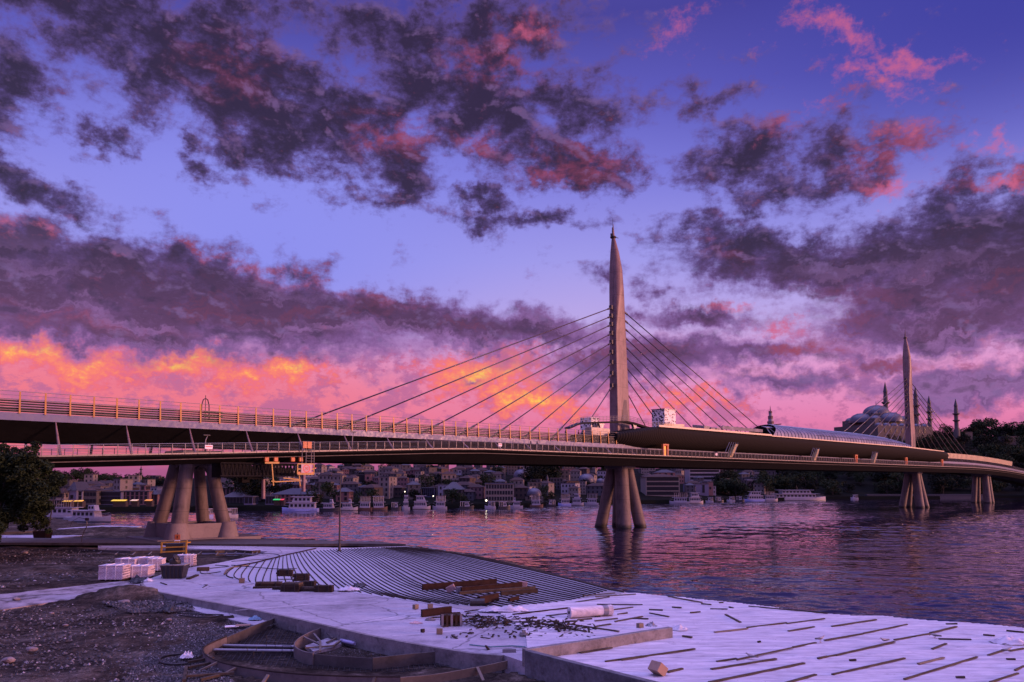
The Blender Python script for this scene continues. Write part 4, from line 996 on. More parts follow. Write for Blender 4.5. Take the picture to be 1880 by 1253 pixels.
# fire tower on the skyline
def tower():
    Y = 760; s = Y/F; X = (1416-940)*s; Zp = lambda y: CAMZ+(HZ-y)*s
    T = thing('tower', (X, Y, Zp(850)), 0, 'red and white banded lookout tower with a mast on the skyline', 'tower')
    MB().lathe([(3.4, Zp(850)), (2.6, Zp(781)), (2.6, Zp(778))], (X, Y, 0), 14).build('shaft', WM['white'], T)
    for k, (a, b_, r) in enumerate(((778, 774, 3.2), (774, 769, 2.2), (769, 764, 2.4), (764, 759, 1.6), (759, 755, 1.7))):
        MB().lathe([(r, Zp(a)), (r, Zp(b_)), (.1, Zp(b_)+.05)], (X, Y, 0), 12).build('tier', WM['rose'] if k % 2 == 0 else WM['white'], T)
    MB().tube([(X, Y, Zp(755)), (X, Y, Zp(745))], [.5, .12], 6).build('mast', M['dsteel'], T)
    MB().beam((X-2, Y, Zp(781)), (X+10, Y, Zp(779)), .8, .8).build('boom', M['dsteel'], T)
tower()
# hilltop domed pavilion on the far left
Y = 560; s = Y/F
T = thing('pavilion', ((178-940)*s, Y, CAMZ+(HZ-888)*s), 0, 'dark domed pavilion crowning the wooded hill on the far left skyline', 'building')
MB().box(((178-940)*s, Y, CAMZ+(HZ-888)*s), (12, 8, 5)).build('wall', WM['grey'], T)
MB().lathe([(4.2, CAMZ+(HZ-882)*s), (4.2, CAMZ+(HZ-879)*s), (3.2, CAMZ+(HZ-876)*s), (.1, CAMZ+(HZ-873.5)*s)], ((176-940)*s, Y, 0), 14).build('dome', RM['slate'], T)
for px_, w_, yt in ((282, 10, 874), (290, 7, 876)):
    big('apartment_block', px_, 250, w_, yt, 8, 'grey' if px_ < 285 else 'rose', 'flat', 3, 2, 'grey tower block on the skyline left of the near pier' if px_ < 285 else 'salmon tower block on the skyline touching the near pier')
for px_, h_, Yd in ((867, 8, 262), (905, 11, 262), (968, 9, 262), (980, 6, 255)):
    Y = tab(SH_T, px_)+Yd; p = farP(px_, Y)
    T = thing('mast', (p.x, p.y, p.z), 0, {867: 'thin aerial mast on the ridge above the stone warehouse', 905: 'stout chimney stack on the ridge above the pale hotel', 968: 'aerial mast on the ridge just left of the cypress clump', 980: 'short aerial mast nearest the cypress clump'}[px_], 'mast')
    MB().tube([(p.x, p.y, p.z-1), (p.x, p.y, p.z+h_)], [.7 if px_ == 905 else .3, .6 if px_ == 905 else .1], 8).build('pole', M['dsteel'], T)
# crowded small houses up the slope
n = 0; tries = 0
while n < 285 and tries < 12000:
    tries += 1
    px_ = rnd.choice([rnd.uniform(405, 1110), rnd.uniform(405, 1110), rnd.uniform(405, 1110), rnd.uniform(1175, 1420), rnd.uniform(100, 300)])
    d_ = rnd.uniform(28, 262); Y = tab(SH_T, px_)+d_; p = farP(px_, Y)
    if px_ < 300 and d_ > 110: continue
    if not free(V((p.x, p.y, 0)), 2.3): continue
    k = rnd.randrange(len(HP)); pr, lb = HP[k]; taken.append((V((p.x, p.y, 0)), 2.9))
    place_copy(pr, USED, (p.x, p.y, p.z), rnd.uniform(-.7, .25), rnd.uniform(.55, .9), lb, 'houses crowded on the far hillside: '+lb.split(' hillside')[0], 'house'); n += 1
# trees on the far side
n = 0; tries = 0
def treat(px_, d_, sc, lb, gp, proto=None):
    Y = tab(SH_T, px_)+d_; p = farP(px_, Y); pr = proto or rnd.choice(TP)
    place_copy(pr, USED, (p.x, p.y, p.z-.5), rnd.uniform(0, 6.28), (sc*rnd.uniform(.85, 1.15), sc*rnd.uniform(.85, 1.15), sc*rnd.uniform(.85, 1.1)), lb, gp, 'tree')
    taken.append((V((p.x, p.y, 0)), 2.0*sc))
while n < 75 and tries < 4000:
    tries += 1; px_ = rnd.uniform(400, 1120); d_ = rnd.uniform(14, 262); Y = tab(SH_T, px_)+d_; p = farP(px_, Y)
    if not free(V((p.x, p.y, 0)), 1.5): continue
    treat(px_, d_, rnd.uniform(.5, .95), 'dark leafy tree between the houses of the far hillside', 'trees among the hillside houses'); n += 1
for px_, d_, sc in [(648, 255, 1.5), (655, 258, 1.7), (642, 250, 1.2), (662, 250, 1.1), (985, 90, 1.6), (992, 100, 1.9), (1000, 110, 1.7), (978, 80, 1.3), (450, 30, 1.4), (458, 40, 1.5), (466, 34, 1.3), (440, 110, 1.2)]:
    treat(px_, d_, sc, 'tall dark tree standing out of the far hillside rooftops', 'tall tree clumps on the far hillside')
for i in range(34):
    px_ = 90+i*6.4+rnd.uniform(-3, 3); treat(px_, rnd.uniform(180, 265), rnd.uniform(.6, 1.0), 'round tree in the low wood on the far left ridge', 'ridge wood on the far left')
for i in range(60):
    px_ = rnd.uniform(1318, 1560); treat(px_, rnd.uniform(18, 110), rnd.uniform(.75, 1.25), 'black-green tree in the wood on the far right bank', 'waterside wood on the far right bank')
for i in range(190):
    px_ = rnd.uniform(1560, 1960); d_ = rnd.choice([rnd.uniform(12, 120), rnd.uniform(120, 265)]); treat(px_, d_, rnd.uniform(.9, 1.5), 'black-green tree on the slope below the hilltop minarets', 'dark wood on the right hill')
for px_, sc in [(1800, 2.2), (1812, 2.1), (1826, 2.0), (1838, 1.7), (1785, 1.5), (1870, 2.0), (1882, 2.2), (1860, 1.6), (1735, 1.4), (1745, 1.3), (1720, 1.2)]:
    treat(px_, 225+rnd.uniform(-15, 15), sc, 'broad dark tree on the right skyline', 'skyline trees on the right hill')
# houses in the right wood
for px_, d_, lb in ((1770, 215, 'long pale hall half hidden by trees on the right hill'), (1858, 190, 'pale roofed house half hidden by trees at the right edge of the hill')):
    big('house', px_, d_, 34 if px_ < 1800 else 28, 794 if px_ < 1800 else 802, 8, 'stone', 'flat', 1, 5, lb, cat='house')
# ---------------------------------------------------------------- quay furniture on the far bank: lit kiosks and awnings
for px_, w_, c_, lb, em in [(128, 15, (1, .62, .05, 1), 'left one of two lit yellow awnings on the quay left of the near pier', 1.2), (148, 15, (1, .62, .05, 1), 'right one of two lit yellow awnings on the quay left of the near pier', 1.2), (222, 26, (1, .75, .04, 1), 'long bright yellow awning above the white tour boat', 1.4),
                        (250, 12, (1, .75, .35, 1), 'pale orange lit kiosk between the yellow awnings', .8), (276, 12, (1, .45, .05, 1), 'deep orange lit kiosk nearest the near pier', .9), (510, 12, (.05, .9, .12, 1), 'green lit kiosk on the quay', .6), (520, 6, (1, .08, .08, 1), 'small red lit stall beside the green kiosk', .7)]:
    Y = tab(SH_T, px_)+5; s = Y/F; X = (px_-940)*s; z = 1.6; yt = 932 if px_ > 400 else 929
    zt = CAMZ+(HZ-yt)*s
    T = thing('kiosk', (X, Y, z), 0, lb, 'kiosk')
    MB().box((X, Y+1, z+.9), (w_*s*.9, 2, 2.0)).build('wall', WM['brown'], T)
    MB().loft([[(X-w_*s/2, Y-.9, z+1.9), (X+w_*s/2, Y-.9, z+1.9), (X+w_*s/2, Y+.6, z+2.2), (X-w_*s/2, Y+.6, z+2.2)], [(X-w_*s/2, Y-.9, z+2.02), (X+w_*s/2, Y-.9, z+2.02), (X+w_*s/2, Y+.6, z+2.35), (X-w_*s/2, Y+.6, z+2.35)]]).build('awning', glow('awning_%d' % px_, c_, em*.28), T)
for i, (px_, y_) in enumerate([(893, 919), (796, 911), (744, 903), (744, 913), (631, 883), (580, 860)]+[(426+6*k, 932) for k in range(6)]+[(486, 932), (490, 932)]):
    Yd = 8 if y_ > 900 else (110 if y_ > 870 else 240); Y = tab(SH_T, px_)+Yd; s = Y/F; X = (px_-940)*s; z = CAMZ+(HZ-y_)*s
    zb = max(1.5, min(far_z(px_, Y), z-1.5))
    lb = {893: 'bright white lamp on the quay left of the pale hotel', 796: 'white lamp above the tall moored boat', 744: 'lamp of the lit tower on the quay in the middle', 631: 'yellow street lamp on the slope right of the lamp post', 580: 'red warning lamp on the ridge beside the gantry sign', 486: 'white quay lamp left of the green kiosk', 490: 'white quay lamp left of the green kiosk'}.get(px_, 'white lamp in the even row on the quay right of the near pier')
    if y_ == 913: lb = 'lower lamp of the lit tower on the quay in the middle'
    T = thing('street_lamp', (X, Y, zb), 0, lb, 'lamp', 'row of lamps on the far quay' if 426 <= px_ <= 456 else ('lamps left of the green kiosk' if px_ in (486, 490) else None))
    MB().tube([(X, Y, zb-.5), (X, Y, z)], .08, 6).build('post', M['dsteel'], T)
    MB().ico((X, Y-.15, z), .38 if px_ == 893 else .22, 1).build('lantern', glow('lamp_red' if px_ == 580 else 'lamp_white', (1, .15, .12, 1) if px_ == 580 else (1, .86, .6, 1), 4), T)
# ---------------------------------------------------------------- boats (local x along the hull, bow at +x)
BW = mat('boat_white', (.32, .30, .33), .5, var=.1, dirt=.15); BB = mat('boat_blue', (.30, .34, .60), .4, var=.1); BD = mat('boat_hull_dark', (.03, .03, .035), .5, var=.3); BK = mat('boat_deckwood', (.12, .06, .04), .6, var=.3)
def boat(px, yw, wpx, style, flip, label, cat='boat', hull=None, rzd=0, name='ferry', z0=0, Y=None, h=None, group=None):
    Y = Y or (CAMZ*F/(yw-HZ) if yw > 945 else tab(SH_T, px)-5-rnd.random()*2); s = Y/F; X = (px-940)*s; L = wpx*s; Bm = L*.24 if L > 12 else L*.30
    T = thing(name, (X, Y, 0), rad(rzd)+(pi if flip else 0), label, cat, group)
    fr = frame(T)
    def q(v): return fr@V(v)
    D = h or max(.9, L*.045)
    mb = MB(); rings = []
    for k in range(13):
        f = k/12; x = -L/2+L*f; w_ = Bm/2*(1 if f < .6 else max(.03, 1-((f-.6)/.4)**2.0)); w_ *= .86+.14*min(1, f*6)
        sh_ = D*(1+.55*max(0, (f-.5)/.5)**2+.12*max(0, .2-f)*5)
        rings.append([q((x-(.1*L*(f > .95)), -w_*.6, -.5)), q((x, -w_, .15*D)), q((x, -w_*1.02, sh_)), q((x, w_*1.02, sh_)), q((x, w_, .15*D)), q((x-(.1*L*(f > .95)), w_*.6, -.5))])
    mb.loft(rings); hl = mb.build('hull', hull or BW, T, smooth=40)
    mb = MB(); mb.loft([[q((-L/2+L*k/12, -(Bm/2*(1 if k/12 < .6 else max(.03, 1-((k/12-.6)/.4)**2))*(.86+.14*min(1, k/12*6)))*1.03, z)) for z in (-.1, D*.22)] for k in range(13)], closed=False)
    mb.build('boot_stripe', BD, hl)
    def cabin(x0, x1, z0_, z1, w_, m, nwin, nm='cabin', rake=.0, wf=.6):
        c = MB().loft([[q((x0, -w_/2, z0_)), q((x1, -w_/2, z0_)), q((x1, w_/2, z0_)), q((x0, w_/2, z0_))], [q((x0, -w_/2*.95, z1)), q((x1-rake, -w_/2*.95, z1)), q((x1-rake, w_/2*.95, z1)), q((x0, w_/2*.95, z1))]]).build(nm, m, T)
        sp = (x1-x0-rake)/nwin
        for sd in (-1, 1):
            for k in range(nwin):
                MB().box(q((x0+sp*(k+.5), sd*w_/2*.985, (z0_+z1)/2+.08)), (sp*wf, .10, (z1-z0_)*.45), rz=T.rotation_euler.z).build('window', M['glassd'], c)
        return c
    def roof(x0, x1, z, w_, m=BW, th=.12):
        return MB().box(q(((x0+x1)/2, 0, z)), (x1-x0, w_, th), rz=T.rotation_euler.z).build('deck_roof', m, T)
    def posts(x0, x1, z0_, z1, w_, n_):
        for k in range(n_+1):
            for sd in (-1, 1):
                x = lerp(x0, x1, k/n_); MB().tube([q((x, sd*w_/2, z0_)), q((x, sd*w_/2, z1))], .06, 4).build('stanchion', BW, T)
    w_ = Bm*.86
    if style == 'ferry2':
        cabin(-L*.42, L*.30, D, D+2.0, w_, BW, max(6, int(L/2.6)), rake=.4); roof(-L*.45, L*.36, D+2.06, Bm)
        cabin(-L*.30, L*.22, D+2.12, D+4.0, w_*.85, BW, max(4, int(L/3.4)), 'upper_cabin', .8); roof(-L*.36, L*.26, D+4.05, Bm*.9)
        MB().tube([q((0, 0, D+4)), q((-.3, 0, D+6.4))], .09, 6).build('mast', M['dsteel'], T)
    elif style == 'open2':
        cabin(-L*.36, L*.28, D, D+1.9, w_, BW, max(5, int(L/2.2)), rake=.3); roof(-L*.42, L*.36, D+1.95, Bm)
        posts(-L*.38, L*.24, D+2, D+3.9, Bm*.85, 6); roof(-L*.44, L*.28, D+3.95, Bm*.98, BW if wpx % 2 else BK)
    elif style == 'tour':
        cabin(-L*.30, L*.22, D, D+1.7, w_, BW, 5, rake=.5); roof(-L*.42, L*.26, D+1.76, Bm*1.02)
        cabin(L*.02, L*.18, D+1.8, D+3.1, w_*.6, BW, 2, 'wheelhouse', .3)
    elif style == 'small':
        cabin(-L*.1, L*.22, D, D+1.5, w_*.8, BW, 3, rake=.4); posts(-L*.42, -L*.12, D, D+1.7, w_*.9, 2); roof(-L*.45, L*.22, D+1.75, w_)
    elif style == 'tall':
        cabin(-L*.3, L*.3, D, D+2.2, w_, BW, 4); cabin(-L*.26, L*.22, D+2.3, D+4.3, w_*.9, BW, 3, 'upper_cabin')
    rl = MB().tube([q((L*.28, -Bm*.4, D*1.15+.7)), q((L*.47, 0, D*1.55+.7)), q((L*.28, Bm*.4, D*1.15+.7))], .03, 4); rl.build('bow_rail', M['rail'], T)
    return T
B = [(553, 938, 66, 'ferry2', 1, 'long blue ferry with a dark window band, leftmost of the moored row', BB), (607, 936, 36, 'tour', 0, 'dark-hulled tour boat just left of the lamp post on the far quay', BD), (641, 935, 34, 'tour', 0, 'white tour boat with a raked bow just right of the lamp post', None),
     (670, 935, 28, 'open2', 1, 'red-striped excursion boat with many windows', BK), (698, 934, 29, 'open2', 0, 'dark wooden excursion boat with open upper deck', BK), (728, 933, 18, 'small', 0, 'small open launch in the gap of the moored row', BD), (746, 932, 15, 'tall', 1, 'short tall boat with stacked cabins below the lit tower', None),
     (775, 931, 32, 'ferry2', 0, 'white two-deck ferry left of the pale one by the stone warehouse', None), (808, 931, 26, 'open2', 1, 'pinkish two-deck boat moored beside the stone warehouse', None), (857, 932, 26, 'small', 0, 'low covered boat with a pale awning left of the hotel', BD), (900, 931, 20, 'small', 1, 'small launch in front of the hotel lamp', None), (926, 930, 22, 'small', 0, 'open launch below the hotel front', BD),
     (947, 930, 26, 'tour', 1, 'grey tour boat in front of the hotel right corner', None), (985, 929, 24, 'open2', 0, 'wooden excursion boat under the bathhouse dome', BK), (1011, 928, 18, 'small', 1, 'low launch right of the bathhouse', BD), (1036, 928, 24, 'open2', 1, 'violet open-deck boat left of the middle pier', BB), (1060, 927, 22, 'ferry2', 0, 'pale two-deck boat second left of the middle pier', None), (1085, 927, 26, 'open2', 1, 'pale open-deck boat touching the middle pier leg', None),
     (1246, 925, 36, 'open2', 1, 'pink lit two-deck boat with awnings right of the middle pier', None), (1276, 924, 28, 'ferry2', 0, 'pink and white two-deck ferry beside the lit one', None), (1301, 923, 14, 'small', 1, 'small cabin launch right of the pink and white ferry', None), (1319, 922, 16, 'small', 0, 'dark launch in front of the violet hall', BD), (1340, 921, 15, 'small', 1, 'small white launch left of the violet passenger boat', None), (1357, 921, 16, 'small', 0, 'dark small boat touching the violet passenger boat', BD),
     (1382, 921, 38, 'ferry2', 1, 'violet two-deck passenger boat moored before the big ferry', BB), (1413, 920, 26, 'open2', 0, 'pale open-deck boat overlapping the big ferry stern', None), (1462, 918.5, 104, 'ferry2', 0, 'largest white ferry with a long pointed bow', None), (1566, 917, 14, 'small', 1, 'tiny white launch right of the largest ferry', None)]
for (px, yw, wp, st, fl, lb, hu) in B: boat(px, yw, wp, st, fl, lb, hull=hu, rzd=rnd.uniform(-8, 8))
boat(168, 958, 94, 'tour', 0, 'white tour boat with square saloon windows moored left of the near pier', rzd=-14, name='tour_boat', h=1.1)
boat(120, 951, 92, 'open2', 0, 'white open-deck boat lying behind the tour boat on the left', rzd=-8, name='tour_boat', h=1.0)
boat(424, 951, 30, 'small', 1, 'small white boat half hidden by the right leg of the near pier', rzd=40, name='launch')
boat(384, 952, 24, 'small', 1, 'small blue and white boat seen between the legs of the near pier', hull=BB, rzd=70, name='launch')
# ---------------------------------------------------------------- building site in the foreground
ZT = ZS+.02
def gs(px, py, z=ZS): return g(px, py, z)
# ribbed timber terrace sloping to the water
KL = [  # key battens, each as photo points from the upper edge down and round to the lower right
    [(428, 1044), (422, 1048), (417, 1053), (416, 1057), (420, 1060), (428, 1062)],
    [(500, 1027), (494, 1038), (488, 1050), (484, 1060), (482, 1068), (482, 1074)],
    [(556, 1014), (566, 1028), (580, 1044), (596, 1058), (612, 1072), (625, 1083)],
    [(606, 1010), (630, 1026), (650, 1042), (672, 1062), (720, 1090), (790, 1108)],
    [(650, 1008), (690, 1026), (730, 1050), (775, 1074), (850, 1098), (930, 1116)],
    [(700, 1006), (765, 1024), (830, 1046), (900, 1068), (980, 1089), (1050, 1103)],
    [(745, 1005), (822, 1016), (900, 1032), (975, 1048), (1060, 1068), (1120, 1084)],
    [(800, 1010), (870, 1021), (940, 1036), (1010, 1053), (1080, 1071), (1150, 1089)]]
NB = [5, 9, 8, 8, 9, 10, 6]
terr = thing('terrace', gs(760, 1060), 0, 'curved waterside terrace ribbed with dozens of parallel dark timber battens', 'terrace')
edge = [KL[0][-1]]+[(416, 1056), (420, 1046), (428, 1043), (470, 1036), (520, 1023), (580, 1010), (650, 1006), (745, 1003), (850, 1016.5), (1000, 1050), (1150, 1089)]+[(1050, 1104), (930, 1117), (860, 1120), (790, 1109), (700, 1096), (625, 1085), (560, 1080), (482, 1075)]
dk, t, b = newmat('terrace_boarding'); tc = t.N('ShaderNodeTexCoord').outputs['Object']; sx = t.N('ShaderNodeSeparateXYZ'); t.l.new(tc, sx.inputs[0])
nn = t.noise(tc, .35, 6, .7); wear = t.math('ADD', t.math('MULTIPLY', sx.outputs[0], .085), t.math('ADD', t.math('MULTIPLY', sx.outputs[1], .02), t.math('MULTIPLY', nn, 1.2)))
t.l.new(t.mix(t.mr(wear, .25, .75), (.40, .39, .42, 1), (.24, .23, .25, 1)), b.inputs['Base Color']); b.inputs['Roughness'].default_value = .75
n_ = len(edge); pz = [tuple(gs(px, py, ZT))[:2] for px, py in edge]
MB().prism(pz, ZS-.2, ZT).build('boarding', dk, terr)
KG = [[gs(px, py, ZT) for px, py in c_] for c_ in KL]
nb = 0
for a, bb, n in zip(KG, KG[1:], NB):
    for k in range(n):
        f = k/n; pts = [p.lerp(q, f) for p, q in zip(a, bb)]
        fine = []
        for i in range(len(pts)-1):
            p0, p1, p2, p3 = pts[max(0, i-1)], pts[i], pts[i+1], pts[min(len(pts)-1, i+2)]
            for s_ in range(5):
                u_ = s_/5; fine.append(.5*((2*p1)+(p2-p0)*u_+(2*p0-5*p1+4*p2-p3)*u_*u_+(3*p1-p0-3*p2+p3)*u_**3))
        fine.append(pts[-1])
        w_ = .075
        MB().wall(fine, ZT-.05, ZT+.055+.02*rnd.random(), w_).build('batten', M['timber'], terr); nb += 1
# upper curb board of the terrace
MB().wall([gs(px, py) for px, py in [(430, 1041), (470, 1034), (520, 1021), (580, 1008)]], ZS-.02, ZS+.10, .12).build('edge_board', M['brown'], terr)
MB().wall([gs(px, py) for px, py in [(412, 1056), (416, 1049), (428, 1043), (455, 1040)]], ZS-.02, ZS+.13, .12).build('edge_board', M['plankl'], terr)

# white sheeting over the right-hand slab, rucked, with torn edge towards the water
SHT = [(900, 1118), (1000, 1109), (1100, 1096), (1160, 1090), (1250, 1097.5), (1400, 1113), (1500, 1127), (1560, 1131), (1620, 1132), (1700, 1140), (1800, 1146), (1880, 1154), (2400, 1216), (2200, 1320), (1500, 1345)]
shp = [tuple(gs(px, py))[:2] for px, py in SHT]+[tuple(g(px, py, 3.05))[:2] for px, py in WALLX[::-1]]+[tuple(gs(px, py))[:2] for px, py in [(960, 1160), (930, 1140)]]
xs = [p[0] for p in shp]; ys = [p[1] for p in shp]; mb = MB(); NX = 210; NY = 150; vs = []; ok = {}
for j in range(NY+1):
    for i in range(NX+1):
        x = lerp(min(xs), max(xs), i/NX); y = lerp(min(ys), max(ys), j/NY)
        u_ = x*.95+y*.3; z = ZT+.03+.020*mn.noise(V((x*.5, y*2.2, 4)))+.012*abs(mn.noise(V((u_*.7, (y-x*.25)*5, 9))))
        z += .10*max(0, mn.noise(V((x*.35, y*.8, 21)))-.35); sq_ = (x*-.30+y*.954)/2.6; z += .03*max(0, 1-abs((sq_ % 1)-.5)*14)
        ok[(i, j)] = inpoly(x, y, shp); vs.append((x, y, z))
for j in range(NY):
    for i in range(NX):
        if ok[(i, j)] and ok[(i+1, j)] and ok[(i, j+1)] and ok[(i+1, j+1)]:
            a = j*(NX+1)+i; mb.f.append((a, a+1, a+NX+2, a+NX+1))
mb.v = vs; o = mb.build('plastic_sheeting', M['sheet'], smooth='all'); tag(o, 'wide white plastic sheeting spread under the loose planks along the water', 'sheeting')
ZP = ZT+.07
# pale dusty streaks left by the screed on the slab
for k, (a, b_) in enumerate([((432, 1121), (690, 1099)), ((640, 1146), (800, 1121)), ((330, 1094), (470, 1080)), ((720, 1168), (960, 1148))]):
    P0, P1 = gs(*a, ZS+.004), gs(*b_, ZS+.004); nn_ = (P1-P0).normalized().cross(V((0, 0, 1)))*.10; mb = MB()
    mb.add([P0-nn_*.4, P0+nn_*.4, P0.lerp(P1, .5)+nn_*1.3, P1+nn_*.5, P1-nn_*.5, P0.lerp(P1, .5)-nn_], [(0, 1, 2, 5), (5, 2, 3, 4)]); o = mb.build('slab_joint', M['sheet']); tag(o, kind='structure')
# ---- loose planks
PL = []
def reg(ox, oy, k, L, m='plank'):
    for q in L: PL.append((ox+q[0]/k, oy+q[1]/k, ox+q[2]/k, oy+q[3]/k, q[4] if len(q) > 4 else m))
reg(1140, 1060, 4.947, [(465, 272, 550, 280), (255, 293, 380, 302), (260, 325, 435, 360), (105, 373, 250, 382), (630, 322, 720, 315), (810, 287, 970, 293), (985, 270, 1020, 282, 'timber'), (730, 242, 820, 250), (890, 232, 930, 232), (430, 175, 735, 232), (950, 338, 1085, 410),
    (1145, 455, 1505, 415), (1160, 262, 1880, 330, 'timber'), (1505, 420, 1850, 380), (850, 500, 1150, 468, 'plankl'), (1520, 490, 1755, 450), (0, 750, 670, 655), (870, 765, 1050, 738), (1050, 750, 1565, 645), (1565, 635, 1770, 595), (820, 835, 1410, 745), (800, 955, 1665, 780), (1500, 960, 1770, 885), (425, 862, 560, 832), (1240, 588, 1270, 588, 'timber'), (560, 535, 645, 550), (1790, 740, 1880, 722)])
reg(1460, 1060, 4.476, [(300, 405, 665, 350), (240, 520, 555, 467), (560, 462, 920, 390), (185, 667, 330, 640), (330, 640, 815, 535), (815, 515, 1110, 465), (1110, 460, 1325, 408), (1180, 507, 1445, 513, 'timber'), (1125, 592, 1240, 547), (1010, 712, 1220, 662, 'plankl'), (305, 800, 900, 668),
    (895, 838, 1495, 660), (1545, 473, 1640, 484), (1585, 640, 1740, 592), (1760, 606, 1880, 586), (1735, 675, 1808, 675, 'timber'), (1805, 765, 1880, 735), (1600, 864, 1832, 790), (1320, 822, 1395, 826), (445, 684, 500, 684, 'timber'), (1240, 384, 1330, 384, 'timber'), (1735, 440, 1880, 455, 'timber'), (1710, 552, 1775, 546)])
reg(700, 1030, 3.917, [(945, 385, 1365, 338, 'brown'), (1185, 395, 1340, 378), (1010, 415, 1120, 408), (985, 440, 1110, 432), (1135, 445, 1475, 510), (1350, 452, 1710, 510), (1535, 432, 1700, 413), (1230, 437, 1280, 437), (1320, 435, 1410, 433, 'timber'), (1410, 425, 1515, 415), (1535, 472, 1650, 455), (1680, 437, 1880, 400),
    (1665, 350, 1810, 333), (1700, 385, 1770, 375), (1550, 383, 1645, 380), (1535, 402, 1575, 400, 'timber'), (1340, 400, 1390, 395), (1550, 312, 1880, 318, 'brown'), (1430, 660, 1660, 628), (1610, 722, 1880, 688), (590, 395, 790, 405, 'timber'), (600, 366, 780, 345, 'brown'), (535, 402, 590, 445), (355, 408, 435, 408, 'timber'), (1395, 296, 1640, 262, 'timber'), (1540, 258, 1830, 240, 'plank'), (1450, 250, 1680, 232)])
ORD = {'timber': 'dark', 'plank': 'weathered grey-brown', 'plankl': 'pale', 'brown': 'reddish brown'}
def near_name(px, py):
    best = None
    for nm, x, y in [('the white roll', 1085, 1120), ('the broken crate', 828, 1142), ('the end of the low concrete wall', 1232, 1160), ('the concrete wall corner', 975, 1195), ('the tilted cardboard box', 1208, 1228), ('the standing gull', 1506, 1176), ('the resting gull', 1380, 1208), ('the pecking gull', 1717, 1168), ('the middle water edge', 1350, 1100), ('the right water edge', 1700, 1142), ('the lower right corner', 1840, 1240), ('the bottom edge', 1450, 1245), ('the ribbed terrace tip', 1100, 1095), ('the brick-red beams', 900, 1085), ('the open sheeting between the gulls', 1610, 1200)]:
        d_ = (px-x)**2+((py-y)*3)**2
        if best is None or d_ < best[0]: best = (d_, nm, x, y)
    return best
cnt = {}; rows_ = []
for (x0, y0, x1, y1, m) in PL:
    cx_, cy_ = (x0+x1)/2, (y0+y1)/2; _, nm, ax, ay = near_name(cx_, cy_); L = (gs(x1, y1, ZP)-gs(x0, y0, ZP)).length
    cnt.setdefault((nm), []).append((cx_, cy_, L))
    rows_.append((x0, y0, x1, y1, m, nm, cx_, cy_, L))
seen = set()
for (x0, y0, x1, y1, m, nm, cx_, cy_, L) in rows_:
    grp = sorted(cnt[nm], key=lambda r: r[2]); k = [i for i, r in enumerate(grp) if r[0] == cx_ and r[1] == cy_][0]; n_ = len(grp)
    byx = sorted(cnt[nm], key=lambda r: r[0]); kx = [i for i, r in enumerate(byx) if r[0] == cx_ and r[1] == cy_][0]
    size = 'stub' if L < 1.0 else ('short plank' if L < 2.2 else ('plank' if L < 4.5 else 'long plank'))
    nm = nm.replace('the open sheeting between the gulls', 'the small gull').replace('the end of the low concrete wall', 'the low wall end')
    rank = '' if n_ == 1 else (['leftmost', 'second from left', 'third from left', 'fourth from left', 'fifth from left', 'sixth from left', 'seventh from left', 'eighth from left', 'ninth from left', 'tenth from left'][min(kx, 9)] if kx < n_-1 else 'rightmost')
    lb = f"{ORD[m]} {size}, {rank+' of those ' if rank else ''}near {nm}"
    if lb in seen: lb = lb+' again'
    seen.add(lb)
    A, B_ = gs(x0, y0, ZP), gs(x1, y1, ZP)
    th = .05 if L > 1 else .07; wd = .11 if L > 2 else .10
    wd *= rnd.uniform(.85, 1.35)
    if y0 < 1100: A.z = B_.z = ZP
    pl = MB().beam(A+V((0, 0, rnd.uniform(-.01, .01))), B_+V((0, 0, rnd.uniform(0, .03))), wd, th).build('plank', M[m], bev=.008)
    tag(pl, lb, 'plank', 'planks strewn over the white sheeting')
# ---- heavy red-brown beams on the terrace
def prop(name, lb, cat, mb, m, grp=None, **kw):
    o = mb.build(name, m, **kw); return tag(o, lb, cat, grp)
def R5(x, y): return 700+x/3.917, 1030+y/3.917
def beam5(x0, y0, x1, y1, z, w_, h, m, lb, name='beam', grp='heavy beams lying on the terrace'):
    A = gs(*R5(x0, y0), z); B_ = gs(*R5(x1, y1), z); mb = MB().beam(A, B_, w_, h)
    d_ = (B_-A).normalized()
    mb.beam(A+V((0, 0, h/2+.01)), B_+V((0, 0, h/2+.01)), w_*1.25, .05); mb.beam(A-V((0, 0, h/2+.01)), B_-V((0, 0, h/2+.01)), w_*1.25, .05)
    return prop(name, lb, 'beam', mb, M[m], grp)
beam5(295, 190, 828, 150, ZT+.32, .14, .36, 'brown', 'rear red-brown formwork beam, the one nearest the water on the terrace')
beam5(575, 212, 1010, 172, ZT+.32, .14, .34, 'brown', 'middle red-brown formwork beam ending at a pink wrapped bundle')
beam5(560, 232, 1105, 192, ZT+.22, .16, .12, 'plank', 'flat weathered beam just in front of the middle red-brown beam', grp=None)
beam5(860, 235, 1122, 214, ZT+.2, .16, .2, 'timber', 'short black beam below the right end of the red-brown beams', grp=None)
beam5(700, 285, 838, 255, ZT+.3, .2, .38, 'brown', 'stubby red-brown beam beside the black drum', grp=None)
beam5(290, 378, 502, 352, ZS+.22, .16, .34, 'brown', 'strapped brown beam standing on edge at the lower rim of the terrace', grp=None)
beam5(918, 282, 985, 265, ZT+.2, .15, .15, 'brown', 'small brown offcut beside the stubby beam', grp=None)
A = gs(*R5(690, 298), ZT+.22); mb = MB().tube([A+V((-.45, 0, 0)), A+V((.45, .1, 0))], .22, 14); prop('drum', 'black cable drum lying on the terrace in front of the beams', 'drum', mb, M['black'])
